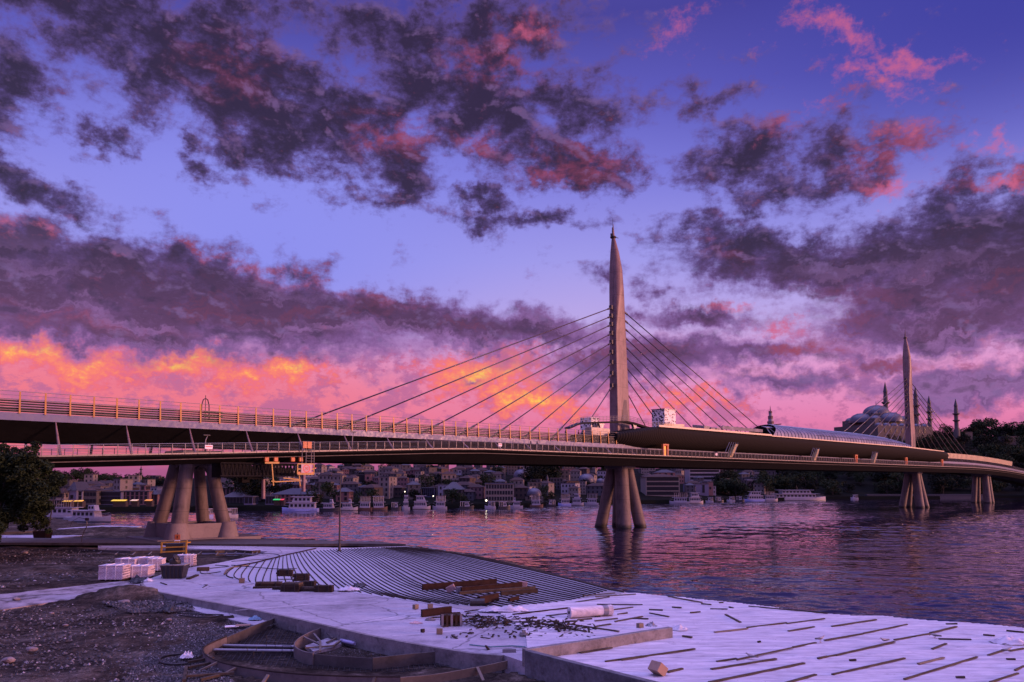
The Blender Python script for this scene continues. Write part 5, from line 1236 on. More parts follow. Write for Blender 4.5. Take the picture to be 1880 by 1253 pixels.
for x, y, lb in ((500, 200, 'tilted pink-grey panel leaning on the left end of the red-brown beams'), (1018, 170, 'pink wrapped bundle at the right end of the middle beam')):
    A = gs(*R5(x, y), ZT+.3); prop('panel' if x < 600 else 'bundle', lb, 'panel' if x < 600 else 'bundle', MB().box(A, (.62, .35, .42), R=Matrix.Rotation(-.5 if x < 600 else .1, 3, 'Y')), mat('pinkish_board', (.25, .17, .16), .7, var=.25, dirt=.3), bev=.03)
A = gs(*R5(562, 210), ZT+.25); prop('block', 'grey concrete block between the tilted panel and the beams', 'block', MB().box(A, (.4, .4, .45), rz=.3), M['kerb'], bev=.02)
# white roll
A, B_ = gs(*R5(1352, 372), ZT+.36), gs(*R5(1655, 352), ZT+.36)
r_ = thing('fabric_roll', (A+B_)/2-V((0, 0, .3)), 0, 'thick white roll of sheeting with a dark core lying on the planks', 'roll')
MB().tube([A, B_], .30, 20).build('wrap', M['sheet'], r_, smooth=50)
d_ = (B_-A).normalized(); MB().tube([A-d_*.04, A+d_*.3], .09, 12).build('core', M['black'], r_)
MB().tube([B_-d_*.62, B_-d_*.30], .312, 20).build('band', M['steel'], r_)
# crumpled clear plastic beside the terrace tip
def crumple(px, py, sx_, sy_, h, z=ZT+.05, seed=0, n=16):
    c_ = gs(px, py, z); mb = MB(); vs = []
    for j in range(n+1):
        for i in range(n+1):
            u_, v_ = i/n*2-1, j/n*2-1; rr = sqrt(u_*u_+v_*v_)
            zz = h*max(0, 1-rr*rr*.8)*(.35+.9*abs(mn.noise(V((u_*2.2+seed, v_*2.6, seed)))))*1.6
            vs.append((c_.x+u_*sx_*(1+.2*mn.noise(V((v_*2, seed, 0)))), c_.y+v_*sy_*(1+.2*mn.noise(V((u_*2, seed, 5)))), c_.z+zz))
    fs = [(j*(n+1)+i, j*(n+1)+i+1, (j+1)*(n+1)+i+1, (j+1)*(n+1)+i) for j in range(n) for i in range(n) if ((i+.5)/n*2-1)**2+((j+.5)/n*2-1)**2 < 1.0]
    return mb.add(vs, fs)
prop('plastic_bundle', 'crumpled white plastic bundle at the tip of the brown plank left of the roll', 'plastic', crumple(*R5(880, 362), 1.5, .45, .35, seed=3), M['sheet'], smooth='all')
prop('plastic_scrap', 'white plastic flap blown up beside the end of the low wall', 'plastic', crumple(1246, 1156, .45, .5, .2, seed=5), M['sheet'], smooth='all')
prop('plastic_scrap', 'rucked white plastic near the right edge with a plank across it', 'plastic', crumple(1850, 1180, .8, .7, .22, seed=6), M['sheet'], smooth='all')
prop('plastic_scrap', 'white and grey plastic heap at the lower rim of the ribbed terrace', 'plastic', crumple(640, 1084, .8, .5, .28, seed=7), M['sheet'], smooth='all')
prop('plastic_scrap', 'pink tinted plastic scrap on the slab left of the broken crate', 'plastic', crumple(764, 1145, .35, .2, .12, z=ZS+.01, seed=8), mat('pink_plastic', (.5, .32, .3), .6), smooth='all')
prop('plastic_scrap', 'pale plastic scrap behind the broken crate', 'plastic', crumple(790, 1139, .32, .2, .16, z=ZS+.01, seed=9), M['ply'], smooth='all')
prop('plastic_scrap', 'crumpled brown sheet in front of the debris pile', 'plastic', crumple(962, 1167, .28, .22, .2, z=ZS+.03, seed=10), M['ply'], smooth='all')
prop('cloth', 'black cloth lump beside the white plastic heap', 'cloth', crumple(660, 1077, .5, .3, .3, seed=11), M['black'], smooth='all')
# tilted box, offcuts
A = gs(1208, 1228, ZP+.22); T = MB().box(A, (.50, .55, .40), R=Matrix.Rotation(rad(35), 3, 'Z')@Matrix.Rotation(rad(38), 3, 'Y')); prop('cardboard_box', 'tilted pale cardboard box on the sheeting near the bottom edge', 'box', T, mat('cardboard', (.26, .17, .12), .8, var=.15, dirt=.15), bev=.015)
for (x, y, m, lb) in [(1175, 1149, 'plankl', 'small upright wood block left of the wall end'), (763, 1114, 'plankl', 'small pink-brown block at the lower rim of the terrace'), (790, 1113, 'plankl', 'small pale block right of the pink-brown one'), (807, 1159, 'plankl', 'ochre cube of wood on the open slab'), (444, 1066, 'plankl', 'orange-brown block in front of the terrace battens'), (776, 1158, 'timber', 'tiny dark chip on the open slab')]:
    s_ = .34 if x == 444 else (.26 if m == 'plankl' else .16)
    prop('wood_block', lb, 'wood block', MB().box(gs(x, y, ZS+s_/2+.03), (s_*1.2, s_*.9, s_), rz=rnd.uniform(0, 1)), M[m], bev=.01)
# broken crate
c0 = gs(828, 1149, ZS); T = thing('crate', c0, rad(12), 'broken slatted crate standing by the debris pile', 'crate'); fr = frame(T)
for k in range(5):
    MB().box(fr@V((-.5+k*.25, -.3, .33)), (.12, .03, .66), rz=T.rotation_euler.z).build('slat', M['timber'] if k % 2 else M['steel'], T)
for z in (.08, .58): MB().box(fr@V((0, 0, z)), (1.1, .62, .05), rz=T.rotation_euler.z).build('frame', M['timber'], T)
MB().box(fr@V((0, .3, .33)), (1.1, .03, .66), rz=T.rotation_euler.z).build('back_panel', M['brown'], T)
# debris pile: splinters nobody could count
mb = MB()
for i in range(420):
    f = rnd.random(); x = lerp(845, 1075, f)+rnd.gauss(0, 18); y = lerp(1136, 1152, f)+rnd.gauss(0, 5)
    if i > 340: x, y = rnd.uniform(815, 1100), rnd.uniform(1150, 1172)
    p = gs(x, y, ZS+.05+.22*rnd.random()*(rnd.random() < .5)*(i < 340)); a = rnd.uniform(0, 3.14); L = rnd.uniform(.08, .55); v_ = V((cos(a), sin(a), rnd.uniform(-.25, .35)))*L/2
    mb.beam(p-v_, p+v_, rnd.uniform(.03, .11), rnd.uniform(.02, .06))
o = mb.build('debris', M['timber']); tag(o, 'long pile of splintered dark wood and rubbish on the slab', 'debris', kind='stuff')
# stacked dark timber packs beside the terrace
def R3(x, y): return 400+x/3.76, 980+y/3.76
for i, (x, y, w_, d_, h, z, rz, lb) in enumerate([(355, 372, 1.9, .55, .42, 0, .05, 'lowest left dark timber pack of the stack by the terrace'), (310, 378, 1.3, .3, .14, 0, .15, 'flat dark board left of the timber packs'), (462, 318, 1.25, .6, .5, .28, .05, 'upper left dark pack on top of the timber stack'), (510, 398, 1.35, .9, .62, 0, -.1, 'bulky front dark pack in the middle of the timber stack'),
        (575, 345, 1.2, .6, .55, .2, .1, 'dark pack right of the upper one on the timber stack'), (630, 372, 1.0, .6, .42, .05, -.1, 'small dark pack behind the right end of the timber stack'), (640, 398, 1.5, .5, .32, 0, -.12, 'low dark pack joining the right-hand timber pack'), (735, 402, 1.25, .6, .46, 0, -.05, 'rightmost dark pack of the timber stack'), (420, 386, .9, .4, .2, 0, -.1, 'thin dark pack lying between the two left timber packs')]):
    c0 = gs(*R3(x, y), ZS); T = thing('timber_pack', c0, rz, lb, 'timber', 'dark timber packs beside the terrace'); fr = frame(T); nz = max(2, int(h/.13))
    for k in range(nz):
        L_ = w_*rnd.uniform(.93, 1.05); MB().box(fr@V((rnd.uniform(-.04, .04), 0, z+h*(k+.5)/nz)), (L_, d_*rnd.uniform(.9, 1.05), h/nz*.88), rz=rz).build('timber', M['timber'] if k < nz-1 or i % 3 else M['plank'], T)
    for s_ in (-.28, .28): MB().box(fr@V((w_*s_, 0, z+h/2)), (.05, d_*1.08, h*1.03), rz=rz).build('strap', M['black'], T)
# ---- low concrete walls at lower right
wa = [(965, 1190), (1010, 1186), (1100, 1174), (1180, 1162), (1231, 1155)]
zw = 3.05
def topwall(pts, z, th, z0=1.6): return MB().wall([g(px, py, z) for px, py in pts], z0, z, th)
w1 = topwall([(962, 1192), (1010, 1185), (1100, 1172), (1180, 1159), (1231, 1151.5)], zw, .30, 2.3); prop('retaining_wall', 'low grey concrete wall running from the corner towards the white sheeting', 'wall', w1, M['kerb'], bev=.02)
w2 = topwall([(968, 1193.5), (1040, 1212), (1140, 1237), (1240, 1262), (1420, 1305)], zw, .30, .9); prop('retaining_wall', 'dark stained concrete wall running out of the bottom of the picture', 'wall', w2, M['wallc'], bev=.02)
prop('plastic_scrap', 'dark plastic caught on the end of the low concrete wall', 'plastic', crumple(1196, 1151, .3, .2, .2, z=zw, seed=12), M['steel'], smooth='all')
# ---- pit formwork
def fwall(pts, z, z0, th, m, nm, P): return MB().wall([g(px, py, z) for px, py in pts], z0, z, th).build(nm, M[m], P)
def smooth_px(P, k=6):
    out = []
    for i in range(len(P)-1):
        p0, p1, p2, p3 = [V((*P[max(0, min(len(P)-1, j))], 0)) for j in (i-1, i, i+1, i+2)]
        for s_ in range(k):
            u_ = s_/k; q = .5*((2*p1)+(p2-p0)*u_+(2*p0-5*p1+4*p2-p3)*u_*u_+(3*p1-p0-3*p2+p3)*u_**3); out.append((q.x, q.y))
    out.append(P[-1]); return out
ZF = 2.30
FA = thing('formwork', g(500, 1200, 1.7), 0, 'large curved timber formwork wall closing the pit at the bottom of the picture', 'formwork')
fwall([(517, 1128), (494, 1139), (460, 1151), (440, 1160), (416, 1170)], ZF, 1.6, .10, 'plyd', 'rear_board', FA)
c1 = smooth_px([(416, 1170), (392, 1180), (376, 1189), (373, 1197), (382, 1207), (405, 1217), (440, 1225), (500, 1234), (570, 1240), (650, 1243), (735, 1244)])
fwall(c1, ZF, 1.6, .06, 'ply', 'curved_board', FA)
fwall(smooth_px([(735, 1244), (800, 1238), (880, 1224), (965, 1206)]), ZF, 1.95, .07, 'plankl', 'straight_board', FA)
P_ = [g(px, py-1.2, ZF+.03) for px, py in c1]
MB().tube(P_, .035, 6).build('top_rail', M['timber'], FA)
for (x0, y0, x1, y1, m) in [(400, 1216, 362, 1234, 'plankl'), (438, 1224, 396, 1246, 'plankl'), (492, 1240, 478, 1262, 'plankl'), (688, 1245, 680, 1268, 'plank'), (876, 1226, 888, 1252, 'plankl'), (378, 1200, 356, 1212, 'plank')]:
    MB().beam(g(x0, y0, ZF-.02), g(x1, y1, 1.95), .12, .08).build('brace', M[m], FA)
for (x0, y0, x1, y1) in [(345, 1226, 395, 1216), (345, 1216, 392, 1208), (340, 1242, 430, 1236), (368, 1248, 402, 1240), (338, 1258, 440, 1258), (342, 1224, 338, 1250)]:
    MB().beam(g(x0, y0, 2.12), g(x1, y1, 2.12), .14, .10).build('waling', M['plank'], FA)
FB = thing('formwork', g(590, 1180, 1.7), 0, 'small pinkish curved plywood formwork wall inside the pit with raking props', 'formwork')
c2 = smooth_px([(631, 1137), (600, 1150), (572, 1161), (551, 1172), (541, 1182), (543, 1190), (556, 1197), (575, 1201)])
fwall(c2, ZF, 1.6, .05, 'ply', 'curved_board', FB)
fwall([(575, 1201), (620, 1205), (684, 1209)], ZF-.02, 1.6, .05, 'plyd', 'low_board', FB)
fwall([(684, 1208), (760, 1200), (866, 1191)], ZF+.02, 1.75, .09, 'plyd', 'black_board', FB)
MB().tube([g(px, py-1, ZF+.02) for px, py in c2], .03, 6).build('top_rail', M['ply'], FB)
for (x0, y0, x1, y1) in [(609, 1146, 627, 1164), (617, 1143, 630, 1158), (594, 1156, 611, 1172), (576, 1164, 588, 1178), (558, 1170, 588, 1184)]:
    MB().beam(g(x0, y0, ZF-.05), g(x1, y1, 1.98), .10, .07).build('brace', M['ply'], FB)
for (x0, y0, x1, y1) in [(560, 1190, 612, 1186), (612, 1186, 640, 1166), (588, 1178, 588, 1196), (600, 1180, 618, 1172)]:
    MB().beam(g(x0, y0, 1.98), g(x1, y1, 1.98), .10, .07).build('waling', M['plankl'], FB)
# concrete lip and gravel inside the little bay
flat('concrete_footing', [tuple(g(px, py, 1.9))[:2] for px, py in [(560, 1186), (600, 1172), (648, 1160), (760, 1185), (860, 1196), (840, 1199), (740, 1190), (655, 1168), (612, 1188), (575, 1196)]], 1.9, M['slab'])
gravel('gravel', [tuple(g(px, py, 1.85))[:2] for px, py in [(600, 1192), (655, 1172), (740, 1190), (840, 1198), (684, 1205), (600, 1200)]], 1.72, 2200, .025, .06, gm2, 9)
for y0, lb in ((1186, 'rear grey pipe crossing the pit floor'), (1194, 'front grey pipe crossing the pit floor')):
    A, B_ = g(408 if y0 < 1190 else 392, y0, 1.95), g(541, y0+2, 1.95); T = MB().tube([A, B_], .09, 12); prop('pipe', lb, 'pipe', T, M['steel'], 'pipes in the pit', smooth=50)
for k, (x, y) in enumerate([(636, 1178), (641, 1180)]):
    A = g(x, y, 2.0); prop('pipe_offcut', ['left', 'right'][k]+' one of two short blue-grey pipes inside the small formwork bay', 'pipe', MB().tube([A+V((-.35, .3, 0)), A+V((.35, -.3, 0))], .09, 12), mat('blue_grey_pipe', (.28, .28, .45), .4), smooth=50)
# reinforcement mesh over the pit floor: uncountable thin bars
mb = MB(); pp = [tuple(g(px, py, 1.72))[:2] for px, py in [(515, 1136), (440, 1166), (380, 1196), (410, 1214), (500, 1228), (640, 1238), (740, 1238), (860, 1222), (950, 1206), (880, 1205), (684, 1212), (560, 1206), (541, 1190), (560, 1170), (620, 1150), (575, 1143)]]
xs = [p[0] for p in pp]; ys = [p[1] for p in pp]
def clipseg(a, b_, st=.25):
    n = max(2, int((b_-a).length/st)); run = []
    for i in range(n+1):
        q = a.lerp(b_, i/n)
        if inpoly(q.x, q.y, pp): run.append(q)
        else:
            if len(run) > 1: yield run[0], run[-1]
            run = []
    if len(run) > 1: yield run[0], run[-1]
for ang in (.25, 1.75):
    dd = V((cos(ang), sin(ang), 0)); nn_ = V((-dd.y, dd.x, 0)); c0 = V((sum(xs)/len(xs), sum(ys)/len(ys), 0))
    for k in range(-60, 61):
        o_ = c0+nn_*k*.24
        for a, b_ in clipseg(o_-dd*18, o_+dd*18):
            mb.beam(a+V((0, 0, 1.78+.05*rnd.random())), b_+V((0, 0, 1.78+.05*rnd.random())), .022, .022)
o = mb.build('rebar_mesh', M['dsteel']); tag(o, 'grid of dark reinforcing bars covering the pit floor', 'rebar', kind='stuff')
for k, (x, y) in enumerate([(536, 1165), (497, 1183), (497, 1195), (526, 1203), (462, 1205), (474, 1214), (690, 1218)]):
    A = g(x, y, 1.8); mb = MB()
    for dx in (-.22, .22): mb.tube([A+V((dx, 0, 0)), A+V((dx, 0, .45))], .014, 4)
    mb.tube([A+V((-.22, 0, .45)), A+V((.22, 0, .45))], .014, 4)
    prop('spacer', ['bent rebar chair near the head of the pit', 'bent rebar chair behind the rear pipe', 'bent rebar chair between the two pipes', 'bent rebar chair beside the small formwork', 'bent rebar chair nearest the large curved board', 'bent rebar chair in front of the front pipe', 'bent rebar chair under the black board'][k], 'rebar chair', mb, M['dsteel'], 'rebar chairs in the pit')
# post and board at the wall corner
prop('board', 'upright grey plywood board standing against the concrete wall corner', 'board', MB().box(g(935, 1205, 2.35), (.62, .05, .62), rz=.1), M['kerb'])
prop('beam', 'short beam end leaning at the foot of the concrete wall corner', 'beam', MB().beam(g(965, 1222, 2.0), g(990, 1228, 2.0), .22, .22), M['plank'])
prop('brace', 'dark prop leaning beside the upright plywood board', 'brace', MB().beam(g(892, 1186, 2.7), g(902, 1200, 2.3), .12, .06), M['timber'])
# blue netting line
mb = MB().tube([g(862, 1184, ZS+.05), g(900, 1188, ZS+.06), (g(940, 1186, ZS+.05)), g(965, 1188, ZS+.05)], .03, 5); prop('hose', 'thin teal hose along the slab edge beside the wall corner', 'hose', mb, mat('teal_hose', (.05, .16, .17), .5))
# ---- formwork ladders on the dirt behind (two runs)
for k, (pts, lb) in enumerate([([(178, 1012), (240, 1014), (300, 1013), (360, 1013), (430, 1013)], 'long ladder-like formwork run behind the pallets'), ([(395, 1014), (430, 1012), (462, 1014), (478, 1013)], 'short brown formwork run right of the pallets')]):
    T = thing('formwork', g(*pts[0], 2.1), 0, lb, 'formwork'); A = [g(x, y, 2.55) for x, y in pts]; B2 = [g(x, y+6, 2.25) for x, y in pts]
    for i in range(len(A)-1):
        MB().beam(A[i], A[i+1], .12, .30).build('board', M['plyd'] if k == 0 else M['plank'], T); MB().beam(B2[i], B2[i+1], .10, .08).build('waling', M['plank'], T)
        for s_ in (.15, .65): MB().beam(A[i].lerp(A[i+1], s_), B2[i].lerp(B2[i+1], s_-.12), .10, .08).build('brace', M['steel'] if k == 0 else M['ply'], T)
# ---- pallets of pavers wrapped in film
film, t, b = newmat('wrapped_pavers'); tc = t.N('ShaderNodeTexCoord').outputs['Object']
br = t.N('ShaderNodeTexBrick', ins={'Scale': 1.0, 'Mortar Size': .012, 'Brick Width': .22, 'Row Height': .10, 'Color1': (.60, .52, .56, 1), 'Color2': (.46, .38, .42, 1), 'Mortar': (.14, .11, .14, 1)})
mp = t.N('ShaderNodeMapping', ins={'Rotation': (rad(90), 0, 0)}); t.l.new(tc, mp.inputs[0]); t.l.new(mp.outputs[0], br.inputs['Vector'])
nz_ = t.noise(tc, 3, 5, .7); t.l.new(t.mix(t.mr(nz_, .45, .65, 0, .55), br.outputs[0], (.62, .58, .66, 1)), b.inputs['Base Color']); b.inputs['Roughness'].default_value = .35
def pallet(px, py, w_, d_, h, rz, lb):
    c0 = g(px, py, 2.02); T = thing('pallet_stack', c0, rz, lb, 'pallet', 'wrapped paver pallets beside the machine'); fr = frame(T)
    body = MB()
    nz = 5; rings = []
    for k in range(nz+1):
        z = .14+(h-.14)*k/nz; j = .03
        rings.append([fr@V((x*w_/2+rnd.uniform(-j, j), d_/2+y*d_/2+rnd.uniform(-j, j), z)) for x, y in ((-1, -1), (-.33, -1), (.33, -1), (1, -1), (1, 0), (1, 1), (0, 1), (-1, 1), (-1, 0))])
    body.loft(rings).build('pavers', film, T, bev=.03)
    for x in (-.42, 0, .42): MB().box(fr@V((x*w_, d_/2, .06)), (.12, d_, .12), rz=rz).build('pallet_runner', M['plank'], T)
    MB().box(fr@V((0, d_/2, h+.02)), (w_*1.02, d_*1.02, .05), rz=rz).build('film_cap', M['sheet'], T)
    for x in (-.18, .2): MB().box(fr@V((x*w_, d_/2, h/2+.1)), (.05, d_*1.03, h*.98), rz=rz).build('strap', M['white'], T)
pallet(202, 1068, 2.0, 1.5, 1.25, .02, 'front left pallet of wrapped pavers, largest of the group')
pallet(250, 1064, 1.95, 1.4, 1.05, .04, 'front right pallet of wrapped pavers beside the largest one')
pallet(228, 1051, 1.9, 1.4, 1.15, -.1, 'rear left pallet of wrapped pavers behind the front pair')
pallet(262, 1050, 2.1, 1.4, 1.2, .05, 'rear middle pallet of pink-lit wrapped pavers')
pallet(284, 1051, 1.2, 1.2, 1.15, .1, 'reddish lit pallet touching the dark skip')
pallet(333, 1042, 1.2, 1.2, 1.1, .12, 'grey and pink pallet right of the machine')
pallet(346, 1043, .9, 1.1, 1.15, .12, 'rightmost pale pink pallet on the slab edge')
# ---- dark skip with a load
c0 = gs(316, 1063, ZS); T = thing('skip', c0, rad(4), 'dark metal skip standing on the slab edge in front of the yellow machine', 'skip'); fr = frame(T)
sk = MB(); sk.loft([[fr@V((x*w_, y*d_+.6, z)) for x, y in ((-1, -1), (1, -1), (1, 1), (-1, 1))] for z, w_, d_ in ((.0, .72, .55), (1.05, .92, .75))]); sk.build('body', M['dsteel'], T)
for k in range(6): MB().beam(fr@V((-.78+k*.31, -.02+.0, .05)), fr@V((-.78+k*.31, -.17, 1.0)), .05, .05).build('rib', M['dsteel'], T)
MB().box(fr@V((0, .6, 1.08)), (1.95, 1.6, .07), rz=T.rotation_euler.z).build('rim', M['kerb'], T)
mb = MB(); mb.ico(fr@V((.05, .5, 1.3)), .42, 2, .15, (1.1, .9, .8)); mb.ico(fr@V((.1, .4, 1.6)), .28, 2, .2); mb.build('load', M['black'], T)
# ---- yellow machine
c0 = g(318, 1032, 2.02); T = thing('machine', c0, rad(3), 'yellow framed site machine behind the dark skip', 'machine'); fr = frame(T); RZm = T.rotation_euler.z
MB().box(fr@V((-.1, .6, .55)), (2.6, 1.5, .7), rz=RZm).build('chassis', M['dsteel'], T)
for x, z0_, z1_ in ((-1.25, .7, 2.0), (1.25, .7, 2.2)): MB().beam(fr@V((x, 0, z0_)), fr@V((x+.05, 0, z1_)), .16, .14).build('upright', M['yellow'], T)
for z in (1.0, 1.45, 1.95): MB().beam(fr@V((-1.25, -.02, z)), fr@V((1.28, -.02, z+.1)), .10, .13).build('crossbar', M['yellow'], T)
for x in (-1.25, 1.28): MB().beam(fr@V((x, 0, 1.95)), fr@V((x+.0, 1.2, 1.9)), .10, .12).build('roof_bar', M['yellow'], T)
MB().box(fr@V((0, .6, 1.35)), (1.8, .8, 1.0), rz=RZm).build('engine_cover', M['dsteel'], T, bev=.06)
for x in (-.9, .9): MB().tube([fr@V((x, -.1, .42)), fr@V((x, .3, .42))], .42, 16).build('wheel', M['black'], T)
# orange and white sign on a post
c0 = g(325, 1008, 2.2); T = thing('sign', c0, 0, 'small orange and white construction sign above the yellow machine', 'sign'); fr = frame(T)
MB().tube([fr@V((0, .05, 0)), fr@V((0, .05, 1.9))], .05, 8).build('post', M['dsteel'], T)
MB().box(fr@V((.0, 0, 1.38)), (.66, .04, .62), rz=0).build('upper_plate', M['orange'], T); MB().box(fr@V((0, 0, .72)), (.66, .04, .62), rz=0).build('lower_plate', M['white'], T)
for z in (.90, .74, .58): MB().box(fr@V((0, -.03, z)), (.54, .01, .06)).build('stripe', M['orange'], T)
MB().box(fr@V((0, -.03, 1.38)), (.10, .01, .34)).build('mark', M['brown'], T); MB().box(fr@V((-.36, .02, .9)), (.06, .05, 1.6)).build('edge', M['steel'], T)
# ---- lamp post by the water
c0 = gs(623, 1013, ZS); T = thing('lamp_post', c0, 0, 'tall thin dark lamp column at the upper edge of the ribbed terrace', 'lamp post'); fr = frame(T)
h = (1013-873)/F*c0.y; MB().tube([fr@V((0, 0, 0)), fr@V((0, 0, h))], [.11, .06], 10).build('column', M['dsteel'], T)
MB().tube([fr@V((0, 0, 0)), fr@V((0, 0, .9))], .15, 10).build('base', M['dsteel'], T); MB().box(fr@V((0, 0, .03)), (.5, .5, .06)).build('foot_plate', M['dsteel'], T)
# bent rod, hoses and rubbish on the dirt
c0 = g(149, 1002, 2.1); mb = MB().tube([c0, c0+V((.05, 0, 1.0)), c0+V((.35, 0, 1.9)), c0+V((.62, 0, 2.4))], .05, 6); mb.box(c0+V((.62, 0, 3.3)), (.5, .1, .35)); mb.tube([c0+V((.62, 0, 2.4)), c0+V((.62, 0, 3.3))], .03, 5)
mb.tube([c0+V((.5, 0, 3.3)), c0+V((-.4, 0, 3.55)), c0+V((-1.2, 0, 3.1)), c0+V((-1.5, 0, 2.4))], .03, 5); prop('floodlight', 'bent floodlight stand with a drooping cable left of the near pier', 'floodlight', mb, M['dsteel'])
def hose(pts, r, lb, z=2.06, m='black'):
    P_ = [g(x, y, z+.03) for x, y in smooth_px(pts, 5)]; prop('hose', lb, 'hose', MB().tube(P_, r, 6), M[m], smooth='all')
hose([(405, 1050), (375, 1054), (368, 1049), (385, 1044), (420, 1040), (395, 1038)], .04, 'looped black cable on the slab right of the skip', ZS)
hose([(425, 1031), (470, 1028), (510, 1024), (508, 1018), (480, 1017)], .04, 'black cable running across the slab above the terrace', ZS)
hose([(425, 1038), (470, 1042), (510, 1045), (545, 1044)], .04, 'black cable crossing the first battens of the terrace', ZS+.15)
hose([(330, 1130), (375, 1134), (410, 1129), (375, 1128), (325, 1126)], .035, 'thin black hose loop on the gravel below the kerb', 2.08)
hose([(300, 1122), (310, 1114), (330, 1108), (345, 1106)], .05, 'grey hose bundle curving under the kerb', 2.2, 'dsteel')
hose([(345, 1218), (318, 1220), (297, 1217), (294, 1209), (310, 1203), (332, 1201)], .05, 'thick black hose loop beside the white rag', 2.06)
prop('cloth', 'black tarpaulin heap at the left tip of the slab', 'tarpaulin', crumple(256, 1070, .9, .5, .45, z=2.1, seed=15), M['black'], smooth='all')
prop('cloth', 'dark rubbish lump on the dirt below the kerb', 'rubbish', crumple(312, 1124, .5, .4, .45, z=2.1, seed=16), M['black'], smooth='all')
prop('cloth', 'white rag draped beside the large curved formwork', 'cloth', crumple(343, 1208, .30, .30, .26, z=2.1, seed=17), M['sheet'], smooth='all')
prop('plastic_scrap', 'white scrap at the left tip of the slab', 'plastic', crumple(272, 1068, .35, .25, .25, z=ZS, seed=18), M['sheet'], smooth='all')
prop('cardboard', 'pale sheet of paper on the gravel by the pit', 'sheet', MB().box(g(426, 1150, 2.16), (.75, .45, .03), rz=.3), M['white'])
prop('cardboard', 'brown cardboard sheet beside the pale paper', 'sheet', MB().box(g(446, 1148, 2.18), (.8, .5, .03), rz=.25), mat('cardboard', (.42, .28, .20), .8))
prop('plastic_scrap', 'teal plastic bag at the end of the concrete strip', 'plastic', crumple(468, 1138, .4, .25, .2, z=2.1, seed=20), mat('teal_plastic', (.10, .22, .32), .4), smooth='all')
prop('board', 'dark board lying beside the skip', 'board', MB().beam(gs(345, 1063, ZS+.06), gs(362, 1056, ZS+.06), .3, .10), M['timber'])
prop('crate', 'small open wooden box on the slab right of the pallets', 'box', MB().box(gs(373, 1045, ZS+.17), (1.0, .4, .32), rz=.25), M['plank'], bev=.02)
prop('board', 'thin dark offcut on the slab below the skip', 'board', MB().beam(gs(295, 1070, ZS+.03), gs(306, 1074, ZS+.03), .10, .05), M['timber'])
prop('twig', 'forked twig on the open slab', 'twig', MB().tube([gs(372, 1079, ZS+.03), gs(381, 1074, ZS+.03)], .03, 5).tube([gs(374, 1074, ZS+.04), gs(381, 1074, ZS+.04)], .025, 5), M['timber'])
for k, (x, y, r_) in enumerate([(228, 1106, .30), (30, 1100, .2), (58, 1192, .2), (15, 1212, .22), (310, 1138, .14), (95, 1126, .12), (120, 1148, .12), (45, 1015, .3)]):
    prop('rock', ['pinkish boulder on the dirt mound', 'pale stone at the track edge', 'pale stone low on the left', 'larger pale stone in the lower left corner', 'white stone below the hose loop', 'small pale stone left of the dirt centre', 'small white stone on the dirt centre', 'pale rock near the tree foot'][k], 'rock', MB().ico(g(x, y, 2.15), r_, 2, .12, (1.4, 1, .6)), mat('pale_rock', (.18, .15, .15), .85, var=.3, bump=.4))
# ---- near tree on the left with a pale trunk, bare tree, planter, barrier
def near_tree():
    r2 = random.Random(42); b0 = V(((-4-940)/F*84, 84, 2.0)); T = thing('tree', b0, 0, 'large dark leafy tree filling the left edge in front of the bridge', 'tree'); fr = frame(T); s = b0.y/F
    P = lambda x, y, dy=0: V(((x-940)*s, b0.y+dy, CAMZ+(HZ-y)*s))
    MB().tube([P(-4, 1030), P(2, 960), P(0, 920, .5), P(12, 880, 0)], [.35, .28, .2, .08], 8).build('trunk', M['bark'], T)
    mb = MB()
    for a, c_ in (((6, 960), (40, 900)), ((4, 940), (-30, 890)), ((6, 950), (30, 935)), ((10, 890), (35, 860))):
        mb.tube([P(*a), P((a[0]+c_[0])/2, (a[1]+c_[1])/2-5, .8), P(*c_, 1.2)], [.14, .09, .03], 6)
    mb.build('limbs', M['bark'], T)
    bl = []
    for (x, y, r) in [(10, 850, 26), (40, 862, 28), (-20, 860, 30), (55, 845, 20), (62, 870, 22), (72, 900, 24), (50, 905, 28), (20, 900, 32), (-15, 910, 34), (88, 915, 18), (40, 940, 26), (10, 950, 28), (70, 935, 18), (-20, 960, 26), (30, 838, 20), (68, 852, 13), (12, 975, 16), (98, 903, 11), (-30, 990, 18), (50, 834, 15), (75, 858, 18), (100, 885, 14), (84, 880, 20), (-10, 838, 20), (20, 850, 22), (60, 960, 18)]:
        p = P(x, y, r2.uniform(-1.8, 1.8)); bl.append((p.x, p.y, p.z, r*s*r2.uniform(.8, 1.15)))
        for _ in range(3): bl.append((p.x+r2.uniform(-1.3, 1.3)*r*s, p.y+r2.uniform(-1, 1)*r*s, p.z+r2.uniform(-1.1, 1.1)*r*s, r*s*r2.uniform(.25, .5)))
    crown_mesh(bl, 40000, .16, r2).build('crown', M['leaf'], T)
near_tree()
